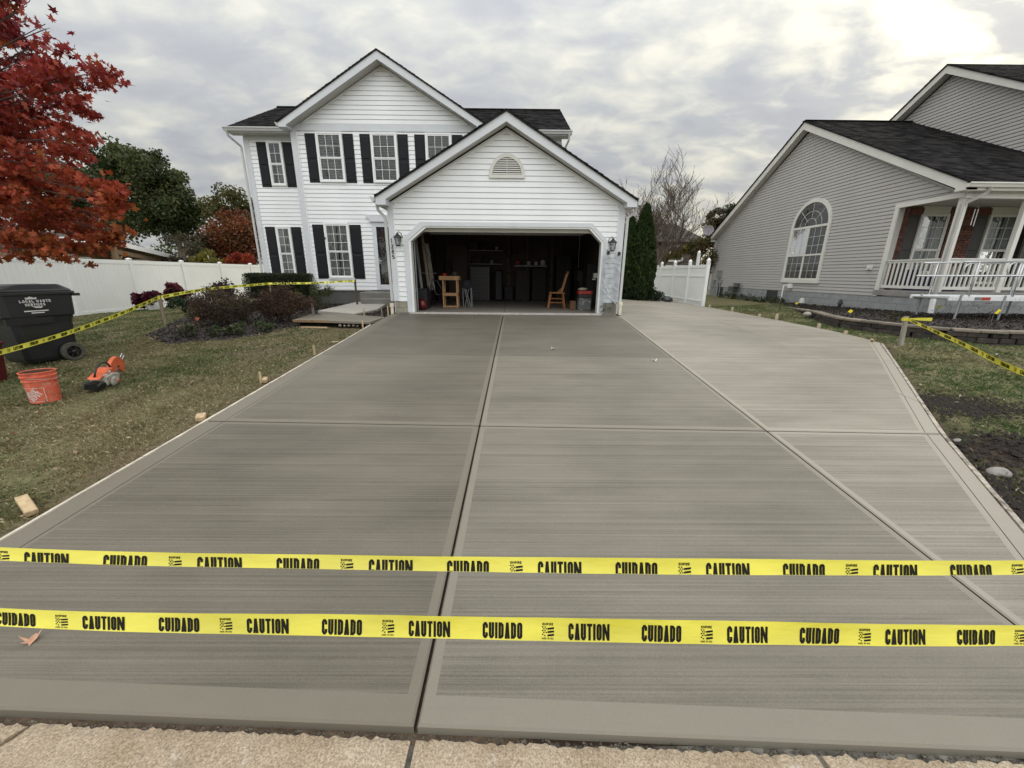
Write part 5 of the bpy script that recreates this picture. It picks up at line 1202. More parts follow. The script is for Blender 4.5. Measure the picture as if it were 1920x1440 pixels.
for k in range(3):
    mb = MB(); mb.prism([(-.19, -.12), (.19, -.12), (.165, .11), (-.165, .11)], -.028, .028, 'z'); _st['c%d' % k] = mb.mesh('cap_stone', pm('cap_%s' % 'abc'[k], tuple(c*(.8+.2*k) for c in (.185, .155, .122)), .9, .2, 9, .4, 50), bevel=.010)
for j in range(3):
    s = .15*(j % 2); 
    while s < TOT:
        (x, y), (dx, dy) = at(s); ramp_ = min(1, max(0, (s-.3)/4.0)); top = .62+.155*ramp_; z = top-.05-.10*j
        if z > gr0(x, y)-.08: inst('stone', _st[random.randrange(5)], rw, (x+random.gauss(0, .006), y+random.gauss(0, .006), z), rot=(0, 0, math.atan2(dy, dx)+math.pi*0+random.gauss(0, .02)))
        s += .302
s = .1
while s < TOT:
    (x, y), (dx, dy) = at(s); ramp_ = min(1, max(0, (s-.3)/4.0)); inst('cap_stone', _st['c%d' % random.randrange(3)], rw, (x+random.gauss(0, .008), y+random.gauss(0, .008), .62+.155*ramp_+.028), rot=(random.gauss(0, .01), random.gauss(0, .01), math.atan2(dy, dx)+random.gauss(0, .03))); s += .385
def bedz(x, y):
    d = min(math.dist((x, y), p) for p in RW[3:]); far = max(0, min(1, (y-10)/5)); return .745-.11*far+min(.10, d*.09)
bed('mulch_bed', BEDR, bedz, 'black bark chips filling the raised bed at the grey house', 9000)
mb = MB(); mb.lathe([(.02, 0), (.10, .0), (.12, .05), (.08, .10), (.03, .12)], (8.9, 11.6, .68), 8); solo('rock', mb, pm('rock_pale', (.30, .28, .25), .9, .2, 10, .4, 40), 'pale rock at the far end of the retaining wall', 'rock', smooth=True)

# aluminium wheelchair ramp ------------------------------------------------
ra = thing('wheelchair_ramp', (11.8, 9.6, .85), 'silver aluminium wheelchair ramp with looped handrails at the porch', 'ramp')
for y in (9.3, 10.2):
    mb = MB(); mb.box(10.42, 14.6, y-.02, y+.02, 1.29, 1.39); part('side_beam', mb, pm('ramp_alu', (.66, .67, .68), .4, .06, 9), ra, bevel=.004)
    mb = MB(); z = 1.39
    mb.tube([(10.52, y, 2.17), (10.9, y, 2.18), (14.6, y, 2.25)], .020, 8); mb.tube([(10.42, y, 1.855), (14.6, y, 1.90)], .020, 8)
    part('handrail', mb, METAL, ra, smooth=True)
    for x in (10.88, 11.92, 13.0, 14.1):
        mb = MB(); mb.tube([(x, y, 1.38), (x, y, 2.20)], .018, 8); part('rail_post', mb, METAL, ra, smooth=True)
    for x in (10.62, 11.68, 13.0):
        mb = MB(); mb.tube([(x+.05, y-.03, .80), (x+.05, y-.03, 1.42)], .022, 8); part('leg', mb, STEEL, ra)
    q = [(11.75+.16*math.cos(t), y+.001, 2.02+.155*math.sin(t)) for t in [math.radians(90+18*i) for i in range(11)]]
    mb = MB(); mb.tube([(12.6, y, 2.175)]+q+[(12.6, y, 1.865)], .018, 8); part('rail_loop', mb, METAL, ra, smooth=True)
mb = MB(); mb.box(10.45, 14.6, 9.32, 10.18, 1.33, 1.36); part('deck', mb, METAL, ra)
mb = MB(); mb.box(11.18, 11.40, 9.276, 9.279, 1.305, 1.375); part('warning_sticker', mb, pm('sticker_red', (.35, .03, .02), .5, .1, 9), ra)
mb = MB(); mb.box(11.02, 11.17, 9.276, 9.279, 1.305, 1.375); part('data_sticker', mb, pm('sticker_grey', (.16, .17, .18), .5, .3, 60), ra)
for x in (10.50, 10.58, 10.66, 12.0, 12.1):
    mb = MB(TY(9.278)); mb.lathe([(.010, 0), (.010, .006)], (x, .0, 1.33), 6); part('bolt', mb, BLKM, ra)

# small yellow marker flags -------------------------------------------------
def flag(x, y, z, h, rot, label):
    f = thing('marker_flag', (x, y, z), label, 'flag', group=None)
    mb = MB(); mb.tube([(x, y, z-.03), (x, y, z+h)], .003, 5); part('wire', mb, STEEL, f)
    c, s = math.cos(rot), math.sin(rot); R = lambda a, b: (x+a*c, y-.004-a*.3, z+h+b+a*s)
    mb = MB(); mb.add([R(0, 0), R(.065, -.05), R(.12, .01), R(.055, .06), R(.06, .005)], [(0, 1, 4), (1, 2, 4), (2, 3, 4), (3, 0, 4)]); part('flag', mb, FLAGY, f)
flag(9.35, 10.75, .82, .07, .1, 'small yellow marker flag in the mulch between the two pale vents')
flag(11.15, 15.3, .70, .10, .0, 'small yellow marker flag below the white vent hood by the foundation')
flag(11.35, 10.35, .86, .17, .6, 'tilted yellow marker flag beside the downspout foot')
flag(10.78, 8.62, .84, .22, .6, 'tilted yellow marker flag in front of the right ramp leg')
flag(11.5, 20.6, .60, .12, .2, 'tiny yellow marker flag in front of the far basement window')
mb = MB(); mb.lathe([(.09, 0), (.11, .02), (.08, .16), (.04, .2)], (11.45, 15.35, .80), 10); solo('vent_hood', mb, pm('hood', (.50, .49, .47), .5, .1, 4), 'pale vent hood standing at the grey foundation', 'vent', bevel=.0)
mb = MB(); mb.lathe([(.05, 0), (.05, .10), (.09, .12), (.06, .17), (.04, .24), (.02, .26)], (11.75, 13.9, .78), 8); solo('faucet_post', mb, BLKM, 'small black valve cap standing in the mulch at the foundation', 'valve')
# =============================================================== fences
def fence_left():
    f = thing('fence', (-15, 15, .3), 'long white vinyl privacy fence along the left lawn', 'fence')
    X = -15.0; ys = [1.5, 3.94, 6.38, 8.82, 11.2, 13.57, 15.9, 18.4, 20.8, 23.2, 25.6]
    for i, y in enumerate(ys):
        zt = 2.20-.0*y
        mb = MB(); mb.box(X-.06, X+.06, y-.06, y+.06, .2, zt+.04); mb.prism([(X-.075, y-.075), (X+.075, y-.075), (X+.075, y+.075), (X-.075, y+.075)], zt+.04, zt+.065, 'z'); p = part('post', mb, VINYL2, f, bevel=.004)
        mb = MB(); V = [(X-.07, y-.07, zt+.065), (X+.07, y-.07, zt+.065), (X+.07, y+.07, zt+.065), (X-.07, y+.07, zt+.065), (X, y, zt+.10)]; mb.add(V, [(0, 1, 4), (1, 2, 4), (2, 3, 4), (3, 0, 4)]); part('post_cap', mb, VINYL2, p)
        if i == len(ys)-1: break
        y2 = ys[i+1]
        mb = MB(); mb.box(X-.025, X+.025, y+.06, y2-.06, zt-.14, zt); part('top_rail', mb, VINYL2, f, bevel=.004)
        mb = MB(); mb.box(X-.025, X+.025, y+.06, y2-.06, .27, .41); part('bottom_rail', mb, VINYL2, f, bevel=.004)
        n = 14; w = (y2-y-.12)/n
        for k in range(n):
            mb = MB(); a = y+.06+k*w; mb.box(X-.011, X+.011, a+.002, a+w-.002, .405, zt-.138); part('panel', mb, VINYL2, f)
        mb = MB(); mb.box(X-.006, X+.006, y+.06, y2-.06, .40, zt-.13); part('panel_tongue', mb, VINYL2, f)
fence_left()
def fence_right():
    f = thing('fence', (8.4, 20, .5), 'white vinyl fence with acorn post caps between the driveway and the grey house', 'fence')
    X = 8.4; ys = [17.05, 18.78, 20.48, 22.25, 23.95]
    for i, y in enumerate(ys):
        mb = MB(); mb.box(X-.065, X+.065, y-.065, y+.065, .4, 2.33); p = part('post', mb, VINYL, f, bevel=.006)
        mb = MB(); mb.lathe([(.085, 0), (.09, .025), (.06, .04), (.085, .075), (.09, .11), (.06, .16), (.015, .21), (.0, .215)], (X, y, 2.33), 12); part('post_cap', mb, VINYL, p, smooth=True)
        if i == len(ys)-1: break
        y2 = ys[i+1]
        for z0, z1, nm in ((2.14, 2.27, 'top_rail'), (1.76, 1.84, 'middle_rail'), (.70, .78, 'lower_rail'), (.50, .53, 'bottom_rail')):
            mb = MB(); mb.box(X-.03, X+.03, y+.065, y2-.065, z0, z1); part(nm, mb, VINYL, f, bevel=.005)
        n = 9; w = (y2-y-.13)/n
        for k in range(n):
            mb = MB(); a = y+.065+k*w; mb.box(X-.011, X+.011, a+.002, a+w-.002, .49, 2.15); part('panel', mb, VINYL, f)
        mb = MB(); mb.box(X-.006, X+.006, y+.06, y2-.06, .5, 2.14); part('panel_tongue', mb, VINYL, f)
    mb = MB(); x, y = 9.6, 20.6; mb.box(x-.06, x+.06, y-.06, y+.06, .4, 2.85); mb.lathe([(.085, 0), (.09, .03), (.055, .05), (.085, .09), (.05, .16), (.0, .2)], (x, y, 2.85), 12)
    solo('fence_post', mb, VINYL, 'tall white post with an acorn cap behind the white vinyl fence', 'post')
fence_right()

# =============================================================== trash carts
def cart(loc, rot, label, mat=BINM, printed=True):
    c = thing('trash_cart', loc, label, 'trash cart', rotz=rot)
    # local: x width, y depth (front -y, hinge +y), z up ; logo side faces +x
    def ring(hw, y0, y1, z, r=.06): return [(-hw+r, y0, z), (hw-r, y0, z), (hw, y0+r, z), (hw, y1-r, z), (hw-r, y1, z), (-hw+r, y1, z), (-hw, y1-r, z), (-hw, y0+r, z)]
    rings = [ring(.25, -.26, .30, .04, .05), ring(.27, -.29, .33, .10), ring(.295, -.33, .36, .60), ring(.305, -.35, .385, .68), ring(.325, -.395, .40, .70), ring(.335, -.41, .42, .98), ring(.335, -.41, .42, 1.02)]
    V = [p for r in rings for p in r]; n = 8; F = [tuple(range(n-1, -1, -1))]+[(i*n+k, i*n+(k+1) % n, (i+1)*n+(k+1) % n, (i+1)*n+k) for i in range(len(rings)-1) for k in range(n)]
    mb = MB(); mb.add(V, F); body = part('body', mb, mat, c, bevel=.008)
    mb = MB(); a = ring(.365, -.445, .455, 1.0, .07); b = ring(.365, -.445, .455, 1.045, .07); mb.add(a+b, [tuple(range(7, -1, -1)), tuple(range(8, 16))]+[(k, (k+1) % 8, 8+(k+1) % 8, 8+k) for k in range(8)]); part('rim', mb, mat, c, bevel=.008)
    mb = MB(); a = ring(.36, -.46, .43, 1.048, .07); b = ring(.35, -.44, .42, 1.075, .07); t = [(-.20, -.28, 1.125), (.20, -.28, 1.125), (.22, -.1, 1.15), (.22, .30, 1.15), (.18, .36, 1.14), (-.18, .36, 1.14), (-.22, .30, 1.15), (-.22, -.1, 1.15)]
    mb.add(a+b+t, [tuple(range(7, -1, -1)), tuple(range(16, 24))]+[(8*j+k, 8*j+(k+1) % 8, 8*j+8+(k+1) % 8, 8*j+8+k) for j in (0, 1) for k in range(8)]); part('lid', mb, mat, c, bevel=.008)
    mb = MB(); mb.tube([(-.28, .50, .99), (.28, .50, .99)], .016, 8); mb.bar((-.28, .42, .99), (-.28, .51, .99), .04); mb.bar((.28, .42, .99), (.28, .51, .99), .04); part('handle', mb, mat, c)
    mb = MB(); mb.box(.32, .345, -.41, .10, .60, .69); mb.prism([(-.40, .62), (-.05, .62), (-.10, .70), (-.34, .70)], .31, .343, 'x'); part('grip_pocket', mb, BLKM, c)
    mb = MB(); mb.tube([(-.36, .20, .14), (.36, .20, .14)], .014, 8); part('axle', mb, STEEL, c)
    for s in (-1, 1):
        w = MB(lambda a, b, z, s=s: (s*.335+z, .20+a, .14+b)); w.lathe([(.09, -.035), (.128, -.035), (.14, -.025), (.14, .025), (.128, .035), (.09, .035), (.09, -.035)], (0, 0, 0), 24, cap=False)
        wh = part('wheel', w, pm('tyre_dirty', (.075, .068, .055), .8, .3, 30, .4, 60), c)
        w = MB(lambda a, b, z, s=s: (s*.335+z, .20+a, .14+b)); w.lathe([(.088, .012), (.098, .03), (.105, .034)], (0, 0, 0), 24, cap=False); w.lathe([(.025, -.03), (.028, .036), (.012, .044)], (0, 0, 0), 12)
        for k in range(6): a = k*math.pi/3; w.bar((.02*math.cos(a), .02*math.sin(a), .02), (.10*math.cos(a), .10*math.sin(a), .02), .020, .014)
        part('rim_spokes', w, BLKM, wh)
    if printed:
        f = lambda a, b: (.3375+.0, -.16+a, b)
        f = lambda a, b: (.3378, a, b)
        mb = MB(); 
        word(mb, 'LOCAL', lambda a, b: f(-.21+a, .900+b), .036, W=.70, w=.24, gap=.2); word(mb, 'WASTE', lambda a, b: f(-.035+a, .900+b), .036, W=.70, w=.24, gap=.2)
        word(mb, 'SERVICES', lambda a, b: f(-.16+a, .852+b), .036, W=.62, w=.22, gap=.2)
        mb.add([f(-.14, .945), f(-.02, .945), f(-.02, .975), f(-.045, .965), f(-.09, .985), f(-.12, .965), f(-.14, .975)], [(0, 1, 2, 3, 4, 5, 6)])
        mb.add([f(-.10, .85), f(-.06, .825), f(0, .82), f(.03, .845), f(.0, .84), f(-.04, .842)], [(0, 1, 2, 3, 4, 5)])
        mb.add([f(-.19, .775), f(.07, .775), f(.07, .789), f(-.19, .789)], [(0, 1, 2, 3)]); mb.add([f(-.12, .748), f(.02, .748), f(.02, .762), f(-.12, .762)], [(0, 1, 2, 3)])
        part('printed_emblem', mb, LINT, c)
    return c
_c = cart((-7.54, 6.10, gr(-7.6, 6.1)+.01), -.22, 'big black wheeled trash cart with white emblem on the lawn'); _c.scale = (1.0, 1.04, 1.06)
mb = MB(); x, y, z = -7.28, 5.15, gr(-7.3, 5.15)
V = [(x+sx*a, y+sy*b, z+h) for h, a, b in ((0, .17, .13), (.52, .21, .17), (.525, .23, .19), (.56, .23, .19), (.56, .20, .16), (.05, .16, .12)) for sx, sy in ((-1, -1), (1, -1), (1, 1), (-1, 1))]
mb.add(V, [(3, 2, 1, 0), (20, 21, 22, 23)]+[(j*4+k, j*4+(k+1) % 4, j*4+4+(k+1) % 4, j*4+4+k) for j in range(5) for k in range(4)]); solo('recycling_tub', mb, REDP, 'dark red tub at the left edge in front of the black trash cart', 'tub', bevel=.01)

# =============================================================== orange bucket
def bucket():
    x, y = -5.76, 4.56; z = gr(x, y)+.0
    b = thing('bucket', (x, y, z), 'dusty orange bucket with a slanted stencilled logo on the lawn', 'bucket')
    mb = MB(); mb.lathe([(.0, 0), (.125, 0), (.130, .01), (.142, .27), (.150, .272), (.150, .285), (.143, .29), (.146, .325), (.155, .327), (.155, .337), (.147, .342), (.150, .372), (.156, .375), (.156, .385), (.150, .388), (.1425, .385), (.137, .30), (.128, .10)], (x, y, z), 40, cap=False); part('shell', mb, ORNG, b, smooth=False)
    mb = MB(); mb.lathe([(.126, .16), (.131, .30), (.1365, .379)], (x, y, z), 32, cap=False); part('muddy_lining', mb, BRNM, b)
    mb = MB(); mb.tube([(x+.158*math.cos(t), y+.158*math.sin(t), z+.30-.10*math.sin((t+.5))*.3) for t in [math.radians(-75+15*k) for k in range(13)]], .0022, 5); part('wire_handle', mb, STEEL, b)
    # logo: outlined square with the words set on the diagonal
    a0 = math.radians(-72)
    def f(u, v): 
        zz = .03+v; r = .1305+.0445*zz/1.0+.0022; t = a0+u/.137; return (x+r*math.cos(t), y+r*math.sin(t), z+zz)
    S_ = .17; mb = MB(); cx, cy2 = -.085, .0
    sq = [(cx, .0), (cx+S_, .0), (cx+S_, S_), (cx, S_)]
    def dense(p, q, n=8): return [(p[0]+(q[0]-p[0])*i/n, p[1]+(q[1]-p[1])*i/n) for i in range(n)]
    P = [];
    for i in range(4): P += dense(sq[i], sq[(i+1) % 4])
    stroke(mb, P, .005, f, True)
    c45 = math.cos(math.radians(42)); s45 = math.sin(math.radians(42))
    def g(ox, oy): return lambda a, b: f(cx+ox+a*c45-b*s45, oy+a*s45+b*c45)
    word(mb, 'THE', g(.008, .085), .024, W=.62, w=.24); word(mb, 'HOME', g(.022, .040), .052, W=.52, w=.21); word(mb, 'DEPOT', g(.052, -.002), .052, W=.46, w=.20)
    part('stencilled_logo', mb, pm('stencil', (.62, .50, .46), .7, .2, 40), b)
bucket()

# =============================================================== cut-off saw
def saw():
    x, y = -5.55, 5.06; z = gr(x, y)+.005
    T = Matrix.Translation((x, y, z)) @ Matrix.Rotation(math.radians(108), 4, 'Z') @ Matrix.Rotation(math.radians(8), 4, 'X') @ Matrix.Scale(.86, 4)
    tf = lambda a, b, c: T @ Vector((a, b, c))      # local +x = towards the blade, y = left, z = up
    s = thing('cut_off_saw', (x, y, z), 'orange and black handheld concrete cut off saw lying on the lawn', 'saw')
    WORLDOFF[s.name] = Vector((x, y, z))
    def P_(name, mb, mat, **k): return part(name, mb, mat, s, **k)
    mb = MB(tf); mb.prism([(-.30, .02), (-.12, .02), (-.09, .05), (-.12, .12), (-.22, .13), (-.31, .10)], -.10, .08, 'y'); P_('rear_cover', mb, BLKM, bevel=.015)
    for k in range(5): mb = MB(tf); mb.box(-.325+.0*k, -.295, -.09, .07, .03+k*.026, .04+k*.026); P_('cover_fin', mb, BLKM)
    mb = MB(tf); mb.prism([(-.26, .165), (.06, .19), (.14, .28), (.02, .30), (-.12, .24), (-.24, .19)], -.08, .07, 'y'); P_('top_housing', mb, ORNC, bevel=.018)
    mb = MB(tf); mb.prism([(-.16, .02), (.22, .03), (.25, .17), (.08, .22), (-.12, .20)], -.10, .10, 'y'); P_('engine', mb, GREYP, bevel=.02)
    mb = MB(tf); mb.lathe([(.02, -.02), (.075, -.02), (.085, .0), (.06, .02)], (0, 0, 0), 14)
    mb = MB(lambda a, b, c: tf(a+.02, -.11-c, b+.09)); mb.lathe([(.07, 0), (.08, .015), (.06, .03), (.03, .035)], (0, 0, 0), 16); P_('starter_cover', mb, GREYP)
    mb = MB(lambda a, b, c: tf(a+.10, -.115-c, b+.08)); mb.lathe([(.028, 0), (.032, .015), (.02, .03)], (0, 0, 0), 12); P_('fuel_cap', mb, ORNC)
    mb = MB(tf); q = [(-.20, .0, .20)]+[(-.02+.20*math.cos(t), -.02, .18+.21*math.sin(t)) for t in [math.radians(170-15*k) for k in range(12)]]+[(.18, -.02, .10), (.14, -.08, .04)]; mb.tube(q, .014, 8); P_('front_handle', mb, BLKM, smooth=True)
    mb = MB(tf); mb.bar((.10, .04, .10), (.42, .04, .20), .05, .07); P_('arm', mb, GREYP, bevel=.01)
    gd_ = MB(lambda a, b, c: tf(.42+a, .04+c, .20+b)); gd_.lathe([(.150, -.003), (.150, .003)], (0, 0, 0), 32); P_('blade', gd_, STEEL)
    g = MB(lambda a, b, c: tf(.42+a, .04+c, .20+b)); A = [math.radians(-35+13*k) for k in range(20)]; V = []
    for r, c_ in ((.05, .03), (.19, .025), (.19, -.025), (.05, -.03)): V += [(r*math.cos(t), r*math.sin(t), c_) for t in A]
    n = 20; F = [(j*n+k, j*n+k+1, (j+1) % 4*n+k+1, (j+1) % 4*n+k) for j in range(4) for k in range(n-1)]+[(0, n, 2*n, 3*n), (n-1, 4*n-1, 3*n-1, 2*n-1)]; g.add(V, F); P_('blade_guard', g, ORNC)
    mb = MB(tf); mb.tube([(.50, -.01, .33), (.53, -.03, .40), (.47, -.03, .44), (.44, -.02, .38)], .007, 6); P_('water_hose', mb, METAL)
    mb = MB(tf); mb.box(-.14, -.03, -.083, -.080, .205, .225); mb.box(-.02, .04, -.083, -.080, .23, .26); P_('badge', mb, LINT)
saw()

# =============================================================== stakes and scrap wood
def stake(x, y, z0, z1, label, w=.045, d=.02, lean=(0, 0), mat=STAKE, group=None, cat='stake'):
    mb = MB(); V = []
    for (zz, k, t) in ((z0-.08, .2, 0), (z0, 1, 0), (z1, 1, 1)):
        cx, cy_ = x+lean[0]*t, y+lean[1]*t; V += [(cx-w/2*k, cy_-d/2, zz), (cx+w/2*k, cy_-d/2, zz), (cx+w/2*k, cy_+d/2, zz), (cx-w/2*k, cy_+d/2, zz)]
    mb.add(V, [(3, 2, 1, 0), (8, 9, 10, 11)]+[(j*4+k, j*4+(k+1) % 4, (j+1)*4+(k+1) % 4, (j+1)*4+k) for j in (0, 1) for k in range(4)])
    return solo('wooden_stake', mb, mat, label, cat, group, bevel=.002)
stake(-8.10, 9.1, gr(-8.1, 9.1), 1.27, 'tan wooden stake carrying tape on the left lawn by the red plants', .065, .03)
stake(-5.0, 12.8, .75, 1.60, 'dark wooden stake carrying tape beside the front steps', .06, .03, mat=pm('stake_dark', (.075, .062, .045), .9, .2, 9))
stake(-5.16, 10.20, .55, 1.04, 'short dark wooden stake at the bend of the front walk', .055, .03, mat=STAKE)
stake(-7.45, 12.3, .65, 1.50, 'thin wooden stake carrying tape behind the brown bushes', .05, .025)
stake(7.75, 7.50, .47, 1.085, 'weathered wooden stake with yellow tape at the right lawn', .085, .035, lean=(-.06, 0), mat=pm('stake_old', (.26, .24, .20), .9, .2, 9, .3, 40, stretch=(4, 4, .6)))
for i, (x, y, h, lb) in enumerate([(-3.50, 5.22, .12, 'tall thin form stake on the left edge beside the pale wood block'), (-3.42, 6.62, .12, 'thin form stake at mid length of the left driveway edge'), (-3.33, 8.72, .13, 'form stake on the left edge next to the front walk'),
                        (-3.9, 10.38, .15, 'thin stake at the dark bed between walk and garage'), (-3.45, 10.46, .13, 'short stake at the garage downspout in the small dark bed'), (-3.27, 10.42, .20, 'stubby pale stake against the garage drain pipe')]):
    z = slab(x, y); stake(x, y, z-.06, z+h, lb, .03, .02, mat=RAWP if i != 4 else STAKE, group=None)
for i, (x, y, h, lb) in enumerate([(8.28, 16.2, .10, 'pale form stake at the near corner post of the white vinyl fence'), (8.05, 14.1, .16, 'pale form stake second from the white vinyl fence'), (7.92, 12.3, .09, 'low form stake third from the white vinyl fence'), (7.86, 11.4, .17, 'wide form stake on the far driveway edge opposite the gas meter'), (7.72, 9.6, .10, 'small form stake on the driveway edge in front of the retaining wall end'), (7.55, 8.6, .07, 'lowest form stake between the wall end and the driveway corner')]):
    z = slab(x, y); stake(x, y, z-.08, z+h, lb, .075, .03, mat=pm('stake_pale', (.40, .33, .24), .85, .2, 9))
def block(x, y, z, l, w, h, rz, tilt, label, mat=RAWP):
    T = Matrix.Translation((x, y, z)) @ Matrix.Rotation(rz, 4, 'Z') @ Matrix.Rotation(tilt, 4, 'Y'); mb = MB(lambda a, b, c: T @ Vector((a, b, c))); mb.box(-l/2, l/2, -w/2, w/2, 0, h); return solo('wood_block', mb, mat, label, 'wood block', bevel=.004)
block(-3.60, 2.52, .10, .24, .065, .045, math.radians(-30), .22, 'yellowish broken board end against the left form nearest the tape')
block(-3.46, 4.05, .215, .13, .085, .05, math.radians(-60), .1, 'pale pine block beside the long control joint on the left edge')
block(-3.46, 5.25, .32, .10, .06, .05, math.radians(-70), .2, 'small pale pine block on the left edge near the middle')
block(-3.42, 7.45, .50, .13, .03, .02, math.radians(10), -.1, 'thin pale wood offcut on the left edge towards the walk')
block(7.36, 7.72, .56, .12, .05, .03, math.radians(35), .5, 'broken wood offcut at the right corner of the driveway')
block(-4.55, 9.30-.35, .56, .62, .04, .035, math.radians(-4), .0, 'loose pale board on the lawn in front of the fresh walk')

# rocks on the right, and leaves on the driveway
def rock(x, y, z, r, label, s=(1, .7, .55)):
    bm = bmesh.new(); bmesh.ops.create_icosphere(bm, subdivisions=3, radius=r)
    for v in bm.verts: v.co *= 1+.28*mn.noise(v.co*9/r*.12+Vector((x, y, 0))); v.co = Vector((v.co.x*s[0], v.co.y*s[1], v.co.z*s[2]))
    me = D.meshes.new('rock'); bm.to_mesh(me); bm.free(); me.materials.append(pm('rock_grey', (.24, .22, .21), .9, .25, 14, .5, 60)); me.polygons.foreach_set('use_smooth', [True]*len(me.polygons))
    return link_top('rock', me, (x, y, z), label, 'rock')
rock(4.35, 3.05, gheight(4.35, 3.05)+.01, .082, 'pale grey rock on the soil beside the right form board', (1.1, .8, .6))
rock(4.52, 3.55, gheight(4.5, 3.5)+.02, .035, 'small pale stone in the dug soil heap')
rock(5.35, 3.35, gheight(5.35, 3.35)+.03, .05, 'whitish stone at the right end of the dug soil heap')
def leaf_thing(x, y, z, size, col, label, rz, curl=.3):
    T, F = TEMPL['maple']; me_v = [((p[0]*math.cos(rz)-p[1]*math.sin(rz))*size+x*0, (p[0]*math.sin(rz)+p[1]*math.cos(rz))*size, abs(p[0])**2*size*curl*2+.004) for p in T]
    mb = MB(); mb.add([(x+a, y+b, z+c) for a, b, c in me_v], [tuple(f) for f in F]); return solo('fallen_leaf', mb, pm('leaf_'+label.split()[0]+label.split()[1], col, .7, .2, 30), label, 'leaf')
leaf_thing(-2.37, 1.495, slab(-2.37, 1.495), .075, (.50, .28, .18), 'pinkish tan leaf on the concrete below the front tape', .6, .9)
leaf_thing(.79, 6.93, slab(.79, 6.93), .10, (.50, .46, .38), 'pale curled leaf on the middle panel near the garage', 1.7, .7)
leaf_thing(2.42, 6.26, slab(2.42, 6.26), .09, (.62, .58, .50), 'whitish leaf on the concrete beside the right control joint', .2, .7)

